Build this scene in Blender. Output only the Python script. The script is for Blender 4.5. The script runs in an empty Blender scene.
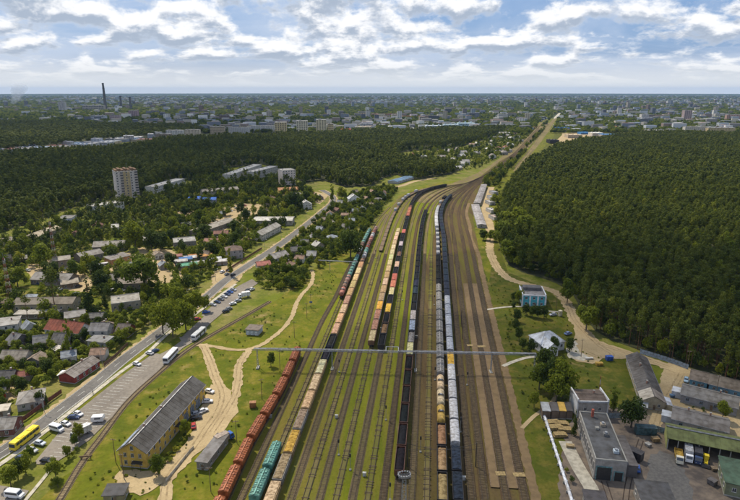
import bpy, bmesh, math, random
from mathutils import Vector, Matrix
from mathutils.geometry import tessellate_polygon
random.seed(7)
PI = math.pi
scene = bpy.context.scene
COL = scene.collection

# ------------------------------------------------------------------ camera, light, exposure
F = 575.0; CX, CY = 370.0, 250.0; CAMH = 120.0
PITCH = math.atan(160.0 / F)
cam_data = bpy.data.cameras.new("camera")
cam_data.sensor_width = 36.0
cam_data.lens = F / 740.0 * 36.0
cam_data.clip_start = 1.0
cam_data.clip_end = 80000.0
cam = bpy.data.objects.new("camera", cam_data)
COL.objects.link(cam)
cam.location = (0, 0, CAMH)
cam.rotation_euler = (PI / 2 - PITCH, 0, 0)
scene.camera = cam

SUN_EL = math.radians(56.0)
SUN_AZ = math.atan2(-0.60, 0.80)                     # ahead of the camera and to the left
SUN_DIR = Vector((math.sin(SUN_AZ) * math.cos(SUN_EL), math.cos(SUN_AZ) * math.cos(SUN_EL), math.sin(SUN_EL)))
sun_data = bpy.data.lights.new("sun", 'SUN')
sun_data.energy = 5.0
sun_data.angle = math.radians(0.5)
sun_data.color = (1.0, 0.91, 0.74)
sun = bpy.data.objects.new("sun", sun_data)
COL.objects.link(sun)
sun.location = (0, 0, 500)
sun.rotation_euler = SUN_DIR.to_track_quat('Z', 'Y').to_euler()

scene.view_settings.view_transform = 'Standard'
scene.view_settings.look = 'None'
scene.view_settings.exposure = 0.12
scene.view_settings.gamma = 1.0
scene.render.engine = 'CYCLES'
scene.cycles.max_bounces = 5
scene.cycles.diffuse_bounces = 2
scene.cycles.glossy_bounces = 2
scene.cycles.transmission_bounces = 2
scene.cycles.volume_bounces = 0
scene.cycles.transparent_max_bounces = 32
scene.cycles.use_denoising = True
scene.cycles.sample_clamp_indirect = 4.0


class NT:
    """small helper round a node tree"""
    def __init__(self, tree):
        self.t = tree; self.n = tree.nodes; self.l = tree.links
    def node(self, kind, **kw):
        nd = self.n.new(kind)
        for k, v in kw.items():
            setattr(nd, k, v)
        return nd
    def put(self, sock, val):
        if isinstance(val, bpy.types.NodeSocket):
            self.l.new(val, sock)
        elif val is not None:
            if hasattr(sock.default_value, '__len__') and not hasattr(val, '__len__'):
                val = [val] * len(sock.default_value)
            if hasattr(sock.default_value, '__len__') and len(sock.default_value) == 4 and len(val) == 3:
                val = (*val, 1.0)
            sock.default_value = val
    def math(self, op, a, b=None, c=None, clamp=False):
        nd = self.node('ShaderNodeMath', operation=op, use_clamp=clamp)
        self.put(nd.inputs[0], a)
        if b is not None: self.put(nd.inputs[1], b)
        if c is not None: self.put(nd.inputs[2], c)
        return nd.outputs[0]
    def mix(self, fac, a, b, blend='MIX'):
        nd = self.node('ShaderNodeMix', data_type='RGBA', blend_type=blend)
        self.put(nd.inputs[0], fac); self.put(nd.inputs[6], a); self.put(nd.inputs[7], b)
        return nd.outputs[2]
    def noise(self, vec, scale, detail=3.0, rough=0.55, dist=0.0):
        nd = self.node('ShaderNodeTexNoise')
        if vec is not None: self.l.new(vec, nd.inputs['Vector'])
        nd.inputs['Scale'].default_value = scale
        nd.inputs['Detail'].default_value = detail
        nd.inputs['Roughness'].default_value = rough
        nd.inputs['Distortion'].default_value = dist
        return nd.outputs['Fac']
    def ramp(self, fac, lo, hi, a=0.0, b=1.0):
        nd = self.node('ShaderNodeMapRange', interpolation_type='SMOOTHSTEP')
        self.put(nd.inputs[0], fac); nd.inputs[1].default_value = lo; nd.inputs[2].default_value = hi
        nd.inputs[3].default_value = a; nd.inputs[4].default_value = b
        return nd.outputs[0]
    def mapping(self, vec, scale, rot=(0, 0, 0)):
        nd = self.node('ShaderNodeMapping')
        self.l.new(vec, nd.inputs[0]); nd.inputs['Scale'].default_value = scale; nd.inputs['Rotation'].default_value = rot
        return nd.outputs[0]


# ------------------------------------------------------------------ sky: Nishita with layered cumulus
world = bpy.data.worlds.new("World")
scene.world = world
world.use_nodes = True
w = NT(world.node_tree)
w.n.clear()
sky = w.node('ShaderNodeTexSky', sky_type='NISHITA')
sky.sun_disc = False
sky.sun_elevation = SUN_EL
sky.sun_rotation = SUN_AZ
sky.altitude = 120.0
sky.air_density = 1.0; sky.dust_density = 1.2; sky.ozone_density = 1.6
geo = w.node('ShaderNodeTexCoord')
sep = w.node('ShaderNodeSeparateXYZ'); w.l.new(geo.outputs['Generated'], sep.inputs[0])
SKY_UNIT = 10.0                                        # background strength is 0.1, so colours are ten times display
hl = w.math('SQRT', w.math('ADD', w.math('MULTIPLY', sep.outputs[0], sep.outputs[0]), w.math('MULTIPLY', sep.outputs[1], sep.outputs[1])))
hl = w.math('MAXIMUM', hl, 0.02)
ux = w.math('DIVIDE', sep.outputs[0], hl); uy = w.math('DIVIDE', sep.outputs[1], hl)
el = w.math('ARCTAN2', sep.outputs[2], hl)
lg = w.math('LOGARITHM', w.math('ADD', w.math('MAXIMUM', el, 0.0), 0.035), 2.718)
def sky_vec(k, m_, dz_=0.0, seed=0.0):
    c = w.node('ShaderNodeCombineXYZ')
    w.put(c.inputs[0], w.math('MULTIPLY_ADD', ux, k, seed)); w.put(c.inputs[1], w.math('MULTIPLY', uy, k)); w.put(c.inputs[2], w.math('MULTIPLY_ADD', lg, m_, dz_))
    return c.outputs[0]
skycol = w.mix(0.62, sky.outputs[0], tuple(SKY_UNIT * v for v in (0.14, 0.30, 0.64)))
out_col = skycol
veil = w.math('MULTIPLY', w.ramp(w.noise(sky_vec(3.0, 1.6, 0, 4.2), 1.0, 5.0, 0.62, 0.5), 0.36, 0.66, 0.02, 0.62), w.ramp(el, 0.1, 0.7, 1.0, 0.35))   # thin high veil, faded overhead to cut fill light
out_col = w.mix(veil, out_col, tuple(SKY_UNIT * v for v in (0.60, 0.68, 0.82)))
def dens(off):
    a_ = w.noise(sky_vec(4.2, 1.9, off * 1.9, 1.7), 1.0, 2.0, 0.5)
    b_ = w.noise(sky_vec(17.0, 4.6, off * 4.6, 7.1), 1.0, 5.0, 0.60, 0.15)
    return w.math('ADD', w.math('MULTIPLY', a_, 0.52), w.math('MULTIPLY', b_, 0.48))
d0 = dens(0.0); d_up = dens(0.10); d_dn = dens(-0.07)
mask = w.ramp(d0, 0.445, 0.530, 0.0, 0.97)
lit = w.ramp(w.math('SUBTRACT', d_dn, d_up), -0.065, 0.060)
lit = w.math('MULTIPLY', lit, w.ramp(el, 0.16, 0.9, 1.0, 0.25))       # greyer cloud bases overhead, dimmed above the frame to cut fill light
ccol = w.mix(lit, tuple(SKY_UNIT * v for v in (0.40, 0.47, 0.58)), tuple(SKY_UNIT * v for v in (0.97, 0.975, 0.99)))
edge = w.ramp(d0, 0.445, 0.545, 0.6, 0.0)
ccol = w.mix(edge, ccol, tuple(SKY_UNIT * v for v in (0.86, 0.89, 0.94)))
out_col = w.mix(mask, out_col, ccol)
hz = w.ramp(el, 0.004, 0.060, 0.97, 0.0)
out_col = w.mix(hz, out_col, tuple(SKY_UNIT * v for v in (0.73, 0.76, 0.79)))
bg = w.node('ShaderNodeBackground'); w.l.new(out_col, bg.inputs[0]); bg.inputs[1].default_value = 0.1
wo = w.node('ShaderNodeOutputWorld'); w.l.new(bg.outputs[0], wo.inputs[0])


# ------------------------------------------------------------------ picture point -> place on the ground
CP, SP = math.cos(PITCH), math.sin(PITCH)
def G(px, py, h=0.0):
    u = (px - CX) / F; v = (CY - py) / F
    y = CP + v * SP; z = -SP + v * CP
    t = (h - CAMH) / z
    return Vector((u * t, y * t, h))
def P(x, y):
    """world ground point -> picture coordinates"""
    d = y * CP + CAMH * SP
    return CX + F * x / d, CY - F * (y * SP - CAMH * CP) / d
def H_at(px_base, py_base, py_top):
    g = G(px_base, py_base); v = (CY - py_top) / F
    return CAMH + g.y * (-SP + v * CP) / (CP + v * SP)

# ------------------------------------------------------------------ materials
MATS = {}
def new_mat(name):
    m = bpy.data.materials.new(name); m.use_nodes = True
    t = NT(m.node_tree); t.n.clear()
    out = t.node('ShaderNodeOutputMaterial')
    b = t.node('ShaderNodeBsdfPrincipled'); t.l.new(b.outputs[0], out.inputs[0])
    MATS[name] = m
    return m, t, b, out
def surf(name, colour, rough=0.85, var=0.25, scale=1.0, dark=None, metal=0.0, bump=0.0, spec=0.3, big=None, stretch=None, coord='Object', objcol=False, streak=0.0):
    """plain surface: base colour broken up by two sizes of noise"""
    m, t, b, out = new_mat(name)
    tc = t.node('ShaderNodeTexCoord')
    if coord == 'World':
        g = t.node('ShaderNodeNewGeometry'); vec = g.outputs['Position']
    else:
        vec = tc.outputs['Object']
    if stretch: vec = t.mapping(vec, stretch)
    oi = t.node('ShaderNodeObjectInfo')
    base = oi.outputs['Color'] if objcol else tuple(colour)
    if objcol:
        dk = t.mix(1.0, base, tuple(dark or (0.45, 0.42, 0.38)), 'MULTIPLY')
    else:
        dk = tuple(dark) if dark else tuple(c * 0.55 for c in colour)
    n1 = t.noise(vec, scale, 4.0, 0.6)
    if big:
        n2 = t.noise(vec, big, 3.0, 0.55)
        n1 = t.math('ADD', t.math('MULTIPLY', n1, 0.5), t.math('MULTIPLY', n2, 0.5))
    fac = t.ramp(n1, 0.36, 0.66, 0.0, min(1.0, var * 2.2))
    col = t.mix(fac, base, dk)
    if streak:
        s = t.noise(t.mapping(tc.outputs['Object'], (2.5, 2.5, 0.35)), 1.3, 3.0)
        col = t.mix(t.ramp(s, 0.5, 0.75, 0.0, streak), col, (0.16, 0.11, 0.07))
    if objcol:
        hv = t.math('MULTIPLY_ADD', oi.outputs['Random'], 0.24, 0.88)
        hs = t.node('ShaderNodeHueSaturation'); t.put(hs.inputs['Value'], hv); t.put(hs.inputs['Color'], col); col = hs.outputs[0]
    t.put(b.inputs['Base Color'], col)
    b.inputs['Roughness'].default_value = rough
    b.inputs['Metallic'].default_value = metal
    b.inputs['Specular IOR Level'].default_value = spec
    if bump:
        bp = t.node('ShaderNodeBump'); bp.inputs['Strength'].default_value = bump; bp.inputs['Distance'].default_value = 0.15
        t.l.new(t.noise(vec, scale * 3.0, 3.0), bp.inputs['Height']); t.l.new(bp.outputs[0], b.inputs['Normal'])
    return m
surf('paint', (1, 1, 1), 0.55, 0.42, 0.9, objcol=True, spec=0.35, streak=0.42)
surf('car_paint', (1, 1, 1), 0.25, 0.05, 0.7, objcol=True, spec=0.5)
surf('plaster', (1, 1, 1), 0.9, 0.22, 0.5, objcol=True, spec=0.2, streak=0.25)
surf('roofing', (1, 1, 1), 0.75, 0.55, 0.45, objcol=True, spec=0.3, stretch=(1.0, 1.0, 1.0), big=0.12, streak=0.22)
surf('load', (1, 1, 1), 0.95, 0.45, 0.9, objcol=True, spec=0.1, bump=0.5)
surf('dark_steel', (0.035, 0.033, 0.032), 0.6, 0.3, 2.0, spec=0.4)
surf('grey_steel', (0.30, 0.31, 0.33), 0.5, 0.3, 1.5, metal=0.2)
surf('rust', (0.060, 0.040, 0.030), 0.7, 0.4, 1.5, coord='World')
surf('rubber', (0.02, 0.02, 0.02), 0.9, 0.1)
surf('concrete', (0.34, 0.33, 0.30), 0.9, 0.35, 0.7, coord='World', big=0.08)
surf('kerb_stone', (0.40, 0.38, 0.34), 0.9, 0.3, 1.0, coord='World')
surf('white_line', (0.62, 0.62, 0.58), 0.8, 0.45, 1.2, coord='World', dark=(0.30, 0.29, 0.27))
surf('asphalt', (0.150, 0.140, 0.128), 0.9, 0.55, 0.9, dark=(0.085, 0.080, 0.076), coord='World', big=0.06, bump=0.2)
surf('worn_asphalt', (0.235, 0.205, 0.170), 0.95, 0.5, 0.7, dark=(0.150, 0.130, 0.110), coord='World', big=0.05, bump=0.2)
surf('yard_paving', (0.200, 0.155, 0.115), 0.95, 0.6, 0.35, dark=(0.075, 0.062, 0.055), coord='World', big=0.06, bump=0.2)
surf('platform_sand', (0.205, 0.142, 0.076), 0.98, 0.40, 0.35, dark=(0.125, 0.088, 0.050), coord='World', big=0.04, bump=0.3, spec=0.1)
surf('rut', (0.34, 0.255, 0.145), 0.98, 0.5, 0.5, coord='World', dark=(0.20, 0.15, 0.085), spec=0.1)
surf('slab', (0.46, 0.42, 0.34), 0.95, 0.35, 0.5, coord='World')
surf('timber', (0.19, 0.13, 0.08), 0.9, 0.5, 1.2, coord='World')
surf('sleeper_wood', (0.150, 0.112, 0.066), 0.95, 0.5, 0.8, coord='World')
surf('sawn_wood', (0.40, 0.29, 0.13), 0.9, 0.5, 1.5)
surf('bark', (0.16, 0.085, 0.045), 0.95, 0.4, 0.7)
surf('pale_bark', (0.12, 0.10, 0.075), 0.95, 0.4, 0.7)
surf('cloth_dark', (0.03, 0.032, 0.045), 0.9, 0.2)
surf('skin', (0.50, 0.32, 0.23), 0.6, 0.05)
surf('forest_floor', (0.055, 0.060, 0.020), 0.98, 0.5, 0.3, coord='World', dark=(0.035, 0.036, 0.014))

def ground_mat(name, cols, s1, s2, bare=None, bare_lo=0.6, bare_hi=0.75, bump=0.35, dist=0.4, stretch=None, rot=(0, 0, 0), tuft=0.9):
    """grass and earth: three tones mixed by noise at several sizes"""
    m, t, b, out = new_mat(name)
    g = t.node('ShaderNodeNewGeometry'); vec = g.outputs['Position']
    v2 = t.mapping(vec, stretch, rot) if stretch else vec
    a = t.noise(v2, s1, 5.0, 0.62, dist)
    bb = t.noise(v2, s2, 5.0, 0.65)
    cc = t.noise(vec, tuft, 3.0, 0.7)
    col = t.mix(t.ramp(a, 0.35, 0.65), cols[0], cols[1])
    col = t.mix(t.ramp(bb, 0.42, 0.70), col, cols[2])
    if bare:
        bf = t.math('ADD', t.math('MULTIPLY', a, 0.45), t.math('MULTIPLY', bb, 0.55))
        col = t.mix(t.ramp(bf, bare_lo, bare_hi), col, bare)
    col = t.mix(t.ramp(cc, 0.40, 0.78, 0.0, 0.55), col, tuple(c * 0.45 for c in cols[0]))
    t.put(b.inputs['Base Color'], col)
    b.inputs['Roughness'].default_value = 0.97; b.inputs['Specular IOR Level'].default_value = 0.1
    bp = t.node('ShaderNodeBump'); bp.inputs['Strength'].default_value = bump; bp.inputs['Distance'].default_value = 0.4
    t.l.new(cc, bp.inputs['Height']); t.l.new(bp.outputs[0], b.inputs['Normal'])
    return m
RAIL_ROT = -math.atan2(62.0, 596.0)
ground_mat('meadow', [(0.118, 0.130, 0.009), (0.066, 0.088, 0.008), (0.185, 0.155, 0.024)], 0.028, 0.13, (0.25, 0.19, 0.08), 0.555, 0.68, tuft=0.7)
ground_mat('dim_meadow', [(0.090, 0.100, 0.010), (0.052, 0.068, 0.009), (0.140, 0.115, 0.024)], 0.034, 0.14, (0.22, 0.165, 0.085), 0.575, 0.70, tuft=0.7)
ground_mat('garden_soil', [(0.125, 0.145, 0.014), (0.20, 0.175, 0.055), (0.085, 0.110, 0.012)], 0.045, 0.13, (0.30, 0.23, 0.12), 0.56, 0.70)
ground_mat('yard_grass', [(0.150, 0.165, 0.009), (0.165, 0.130, 0.030), (0.095, 0.118, 0.009)], 0.05, 0.16, (0.20, 0.15, 0.085), 0.55, 0.68, stretch=(1.0, 0.10, 1.0), rot=(0, 0, -RAIL_ROT * 0 + 0.105))
ground_mat('yard_ballast', [(0.118, 0.080, 0.036), (0.098, 0.094, 0.014), (0.078, 0.052, 0.028)], 0.05, 0.16, (0.17, 0.13, 0.085), 0.60, 0.72, stretch=(1.0, 0.10, 1.0), rot=(0, 0, 0.105))
ground_mat('ballast', [(0.215, 0.160, 0.085), (0.150, 0.115, 0.062), (0.150, 0.145, 0.028)], 0.035, 0.22, (0.30, 0.23, 0.13), 0.6, 0.75, stretch=(1.0, 0.25, 1.0), rot=(0, 0, 0.105), tuft=2.0)
ground_mat('weedy_ballast', [(0.190, 0.145, 0.075), (0.110, 0.125, 0.012), (0.140, 0.125, 0.030)], 0.04, 0.26, (0.26, 0.20, 0.11), 0.6, 0.75, stretch=(1.0, 0.22, 1.0), rot=(0, 0, 0.105), tuft=2.0)
ground_mat('dark_ballast', [(0.098, 0.062, 0.036), (0.056, 0.038, 0.025), (0.095, 0.075, 0.024)], 0.06, 0.30, (0.12, 0.09, 0.055), 0.62, 0.75, stretch=(1.0, 0.25, 1.0), rot=(0, 0, 0.105), tuft=2.0)
ground_mat('far_land', [(0.036, 0.055, 0.018), (0.022, 0.036, 0.014), (0.060, 0.070, 0.030)], 0.0016, 0.008, (0.16, 0.16, 0.08), 0.64, 0.72, bump=0.0, tuft=0.02)
ground_mat('city_ground', [(0.055, 0.075, 0.025), (0.085, 0.085, 0.06), (0.035, 0.052, 0.018)], 0.006, 0.02, (0.22, 0.21, 0.17), 0.60, 0.70, bump=0.0, tuft=0.06)

ground_mat('sand', [(0.43, 0.33, 0.19), (0.33, 0.25, 0.14), (0.38, 0.29, 0.165)], 0.10, 0.42, (0.13, 0.135, 0.022), 0.615, 0.70, tuft=1.3)
def leaf_mat(name, a, b_, trans=0.30, c=None):
    m, t, b, out = new_mat(name)
    oi = t.node('ShaderNodeObjectInfo'); at = t.node('ShaderNodeAttribute'); at.attribute_name = 'tint'
    f = t.math('ADD', t.math('MULTIPLY', oi.outputs['Random'], 0.65), t.math('MULTIPLY', at.outputs['Fac'], 0.35))
    col = t.mix(t.ramp(f, 0.15, 0.85), a, b_)
    if c:
        col = t.mix(t.ramp(oi.outputs['Random'], 0.88, 0.97), col, c)
    t.put(b.inputs['Base Color'], col); b.inputs['Roughness'].default_value = 0.75; b.inputs['Specular IOR Level'].default_value = 0.15
    tr = t.node('ShaderNodeBsdfTranslucent'); t.put(tr.inputs[0], col)
    mx = t.node('ShaderNodeMixShader'); mx.inputs[0].default_value = trans
    t.l.new(b.outputs[0], mx.inputs[1]); t.l.new(tr.outputs[0], mx.inputs[2]); t.l.new(mx.outputs[0], out.inputs[0])
    return m
leaf_mat('leaf_green', (0.190, 0.218, 0.018), (0.092, 0.130, 0.014), 0.42, (0.25, 0.25, 0.022))
leaf_mat('leaf_dark', (0.076, 0.105, 0.015), (0.046, 0.070, 0.012), 0.32)
leaf_mat('leaf_bright', (0.215, 0.235, 0.016), (0.11, 0.145, 0.014), 0.40)
leaf_mat('needle', (0.128, 0.148, 0.020), (0.064, 0.086, 0.015), 0.34, (0.175, 0.190, 0.022))

m, t, b, out = new_mat('glass')
t.put(b.inputs['Base Color'], (0.03, 0.04, 0.055)); b.inputs['Roughness'].default_value = 0.12; b.inputs['Specular IOR Level'].default_value = 0.7
m, t, b, out = new_mat('tinted')                      # colour stored per building in a mesh attribute
at = t.node('ShaderNodeAttribute'); at.attribute_name = 'paint'
t.l.new(at.outputs['Color'], b.inputs['Base Color']); b.inputs['Roughness'].default_value = 0.85
for nm, tr_, cl in (('cloud_white', 0.86, (0.95, 0.95, 0.97)), ('smoke_white', 0.91, (0.85, 0.88, 0.95))):
    m, t, b, out = new_mat(nm)
    df = t.node('ShaderNodeBsdfDiffuse'); t.put(df.inputs[0], cl)
    tp = t.node('ShaderNodeBsdfTransparent'); mx = t.node('ShaderNodeMixShader'); mx.inputs[0].default_value = tr_
    t.l.new(df.outputs[0], mx.inputs[1]); t.l.new(tp.outputs[0], mx.inputs[2]); t.l.new(mx.outputs[0], out.inputs[0])
m, t, b, out = new_mat('red_white')                   # painted bands of a mast
tc = t.node('ShaderNodeTexCoord'); sp_ = t.node('ShaderNodeSeparateXYZ'); t.l.new(tc.outputs['Object'], sp_.inputs[0])
bands = t.math('GREATER_THAN', t.math('FRACT', t.math('MULTIPLY', sp_.outputs[2], 0.22)), 0.5)
t.put(b.inputs['Base Color'], t.mix(bands, (0.24, 0.055, 0.04), (0.36, 0.33, 0.31)))

# ------------------------------------------------------------------ mesh building
class MB:
    def __init__(self):
        self.v = []; self.f = []; self.m = []; self.mats = []
    def mi(self, name):
        if name not in self.mats: self.mats.append(name)
        return self.mats.index(name)
    def face(self, pts, mat):
        i = len(self.v); self.v += [tuple(p) for p in pts]; self.f.append(tuple(range(i, i + len(pts)))); self.m.append(self.mi(mat))
    def box(self, c, s, mat, rz=0.0, top=1.0, bottom=True):
        """box of full size s centred on c; top scales the upper face"""
        hx, hy, hz = s[0] / 2, s[1] / 2, s[2] / 2
        ca, sa = math.cos(rz), math.sin(rz)
        i = len(self.v)
        for z, k in ((-hz, 1.0), (hz, top)):
            for x, y in ((-hx, -hy), (hx, -hy), (hx, hy), (-hx, hy)):
                x *= k; y *= k
                self.v.append((c[0] + x * ca - y * sa, c[1] + x * sa + y * ca, c[2] + z))
        fs = [(4, 5, 6, 7), (0, 1, 5, 4), (1, 2, 6, 5), (2, 3, 7, 6), (3, 0, 4, 7)]
        if bottom: fs.append((3, 2, 1, 0))
        k = self.mi(mat)
        for q in fs: self.f.append(tuple(i + a for a in q)); self.m.append(k)
    def tube(self, a, b, r0, r1, mat, n=6, cap=True):
        a = Vector(a); b = Vector(b); d = (b - a).normalized()
        u = d.orthogonal().normalized(); w_ = d.cross(u)
        i = len(self.v); k = self.mi(mat)
        for p, r in ((a, r0), (b, r1)):
            for j in range(n):
                an = 2 * PI * j / n
                self.v.append(tuple(p + (u * math.cos(an) + w_ * math.sin(an)) * r))
        for j in range(n):
            self.f.append((i + j, i + (j + 1) % n, i + n + (j + 1) % n, i + n + j)); self.m.append(k)
        if cap:
            self.f.append(tuple(i + n + j for j in range(n))); self.m.append(k)
            self.f.append(tuple(i + j for j in reversed(range(n)))); self.m.append(k)
    def prism(self, prof, y0, y1, mat, cap=True):
        """profile in x,z pulled along y"""
        n = len(prof); i = len(self.v); k = self.mi(mat)
        for y in (y0, y1):
            for x, z in prof: self.v.append((x, y, z))
        for j in range(n):
            self.f.append((i + j, i + (j + 1) % n, i + n + (j + 1) % n, i + n + j)); self.m.append(k)
        if cap:
            self.f.append(tuple(i + j for j in range(n))); self.m.append(k)
            self.f.append(tuple(i + n + j for j in reversed(range(n)))); self.m.append(k)
    def mesh(self, name, smooth=False):
        me = bpy.data.meshes.new(name)
        me.from_pydata(self.v, [], self.f)
        for n in self.mats: me.materials.append(MATS[n])
        if self.f: me.polygons.foreach_set('material_index', self.m)
        if smooth: me.polygons.foreach_set('use_smooth', [True] * len(self.f))
        me.update()
        return me

def link(name, me, parent=None, loc=None, rz=None, color=None, kind=None, label=None):
    o = bpy.data.objects.new(name, me); COL.objects.link(o)
    if parent is not None: o.parent = parent
    if loc is not None: o.location = loc
    if rz is not None: o.rotation_euler = (0, 0, rz)
    if color is not None: o.color = (*color[:3], 1.0)
    if kind: o['kind'] = kind
    if label: o['label'] = label
    return o
def thing(name, label, cat, loc=(0, 0, 0), rz=0.0, group=None):
    o = bpy.data.objects.new(name, None); COL.objects.link(o)
    o.location = loc; o.rotation_euler = (0, 0, rz); o.empty_display_size = 1.0
    o['label'] = label; o['category'] = cat
    if group: o['group'] = group
    return o
def tag(o, label, cat, group=None):
    o['label'] = label; o['category'] = cat
    if group: o['group'] = group
    return o

# what is already standing where: keeps trees off roads, tracks and houses
BLOCK_RECT = []; BLOCK_LINE = []
def block_rect(cx, cy, hx, hy, rz): BLOCK_RECT.append((cx, cy, hx, hy, math.cos(rz), math.sin(rz)))
def block_line(pts, half):
    for a, b in zip(pts, pts[1:]):
        BLOCK_LINE.append((a[0], a[1], b[0], b[1], half, min(a[0], b[0]) - half - 6, max(a[0], b[0]) + half + 6, min(a[1], b[1]) - half - 6, max(a[1], b[1]) + half + 6))
def free(x, y, mg):
    for cx, cy, hx, hy, c, s in BLOCK_RECT:
        dx, dy = x - cx, y - cy
        if abs(dx) > 70 or abs(dy) > 70: continue
        if abs(dx * c + dy * s) < hx + mg and abs(-dx * s + dy * c) < hy + mg: return False
    for ax, ay, bx, by, hw, x0, x1, y0, y1 in BLOCK_LINE:
        if x < x0 or x > x1 or y < y0 or y > y1: continue
        dx, dy = bx - ax, by - ay
        L = dx * dx + dy * dy
        t = max(0, min(1, ((x - ax) * dx + (y - ay) * dy) / L)) if L else 0
        if (x - ax - t * dx) ** 2 + (y - ay - t * dy) ** 2 < (hw + mg) ** 2: return False
    return True
def inside(x, y, poly):
    r = False; n = len(poly)
    for i in range(n):
        x1, y1 = poly[i][0], poly[i][1]; x2, y2 = poly[(i + 1) % n][0], poly[(i + 1) % n][1]
        if (y1 > y) != (y2 > y) and x < (x2 - x1) * (y - y1) / (y2 - y1) + x1: r = not r
    return r
def gpoly(pts): return [G(*p) for p in pts]

def smooth_line(pts, step=4.0):
    """Catmull-Rom through world points"""
    pts = [Vector((p[0], p[1], 0)) for p in pts]
    if len(pts) < 3:
        res = []
        n = max(1, int((pts[1] - pts[0]).length / step))
        return [pts[0].lerp(pts[1], i / n) for i in range(n + 1)]
    ext = [pts[0] * 2 - pts[1]] + pts + [pts[-1] * 2 - pts[-2]]
    res = []
    for i in range(1, len(ext) - 2):
        p0, p1, p2, p3 = ext[i - 1:i + 3]
        n = max(1, int((p2 - p1).length / step))
        # centripetal-ish: scale tangents by segment length
        l1 = max((p1 - p0).length, 1e-3); l2 = max((p2 - p1).length, 1e-3); l3 = max((p3 - p2).length, 1e-3)
        m1 = ((p1 - p0) / l1 * l2 + (p2 - p1) / l2 * l1) / (l1 + l2) * l2
        m2 = ((p2 - p1) / l2 * l3 + (p3 - p2) / l3 * l2) / (l2 + l3) * l2
        for k in range(n):
            t = k / n; t2 = t * t; t3 = t2 * t
            res.append(p1 * (2 * t3 - 3 * t2 + 1) + m1 * (t3 - 2 * t2 + t) + p2 * (-2 * t3 + 3 * t2) + m2 * (t3 - t2))
    res.append(pts[-1])
    return res
def side(line, i):
    a = line[max(0, i - 1)]; b = line[min(len(line) - 1, i + 1)]
    d = (b - a); d.z = 0; d.normalize()
    return Vector((d.y, -d.x, 0))
def sweep(mb, line, prof, mat, closed=False, z=0.0):
    """open profile [(offset to the right, height)] pulled along a ground line"""
    n = len(prof); base = len(mb.v); k = mb.mi(mat)
    for i, p in enumerate(line):
        s = side(line, i)
        for u, h in prof: mb.v.append((p.x + s.x * u, p.y + s.y * u, z + h))
    for i in range(len(line) - 1):
        for j in range(n if closed else n - 1):
            a = base + i * n + j; b = base + i * n + (j + 1) % n
            mb.f.append((a, b, b + n, a + n)); mb.m.append(k)
def sheet(name, px, z, mat, world_pts=False, parent=None, kind='structure'):
    pts = [Vector((p[0], p[1], 0)) for p in px] if world_pts else gpoly(px)
    if name in ('bare_earth', 'lawn', 'railway_meadow', 'settlement_yard', 'depot_yard', 'asphalt_patch'):
        fine = []
        for a, b in zip(pts, pts[1:] + pts[:1]):
            n = max(1, min(60, int((b - a).length / 2.2)))
            for i in range(n):
                q = a.lerp(b, i / n); fine.append(q + Vector((random.uniform(-.75, .75), random.uniform(-.75, .75), 0)) * (1 if i else 0.4))
        pts = fine
    tris = tessellate_polygon([[Vector((p.x, p.y, 0)) for p in pts]])
    fs = []
    for a, b, c in tris:
        cr = (pts[b].x - pts[a].x) * (pts[c].y - pts[a].y) - (pts[b].y - pts[a].y) * (pts[c].x - pts[a].x)
        if abs(cr) > 1e-6: fs.append((a, b, c) if cr > 0 else (a, c, b))
    me = bpy.data.meshes.new(name); me.from_pydata([(p.x, p.y, z) for p in pts], [], fs); me.update()
    me.materials.append(MATS[mat])
    return link(name, me, parent, kind=kind)
def ribbon(name, px, width, z, mat, step=4.0, kind='structure', widths=None, block=True, pts=None, rough=0.0):
    if rough: step, rough = 1.5, rough * 1.7
    line = smooth_line(pts if pts else gpoly(px), step)
    mb = MB(); k = mb.mi(mat)
    n = len(line)
    for i, p in enumerate(line):
        s = side(line, i)
        wd = width / 2 if not widths else 0.5 * (widths[0] + (widths[1] - widths[0]) * i / (n - 1))
        a = wd * (1 + rough * (random.random() - 0.5)); b = wd * (1 + rough * (random.random() - 0.5))
        mb.v.append((p.x - s.x * a, p.y - s.y * a, z)); mb.v.append((p.x + s.x * b, p.y + s.y * b, z))
    for i in range(n - 1):
        mb.f.append((2 * i, 2 * i + 1, 2 * i + 3, 2 * i + 2)); mb.m.append(k)
    o = link(name, mb.mesh(name), kind=kind)
    if block: block_line(line[::2] + [line[-1]], width / 2)
    return o, line

# ------------------------------------------------------------------ ground and its sheets
def disk(name, r, z, mat, n=96):
    me = bpy.data.meshes.new(name)
    vs = [(r * math.cos(2 * PI * i / n), r * math.sin(2 * PI * i / n), z) for i in range(n)]
    me.from_pydata(vs, [], [tuple(range(n))]); me.materials.append(MATS[mat])
    return link(name, me, kind='structure')
disk('ground', 22500.0, -0.6, 'far_land')
sheet('city_ground', [(-500, 131), (-500, 109), (1300, 108), (1300, 135), (640, 134), (575, 143), (545, 160), (500, 135), (300, 137), (120, 142)], -0.45, 'city_ground')
sheet('near_ground', [(-420, 620), (-420, 150), (60, 146), (400, 126), (520, 118), (700, 120), (1150, 140), (1150, 620)], -0.25, 'garden_soil')

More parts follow.
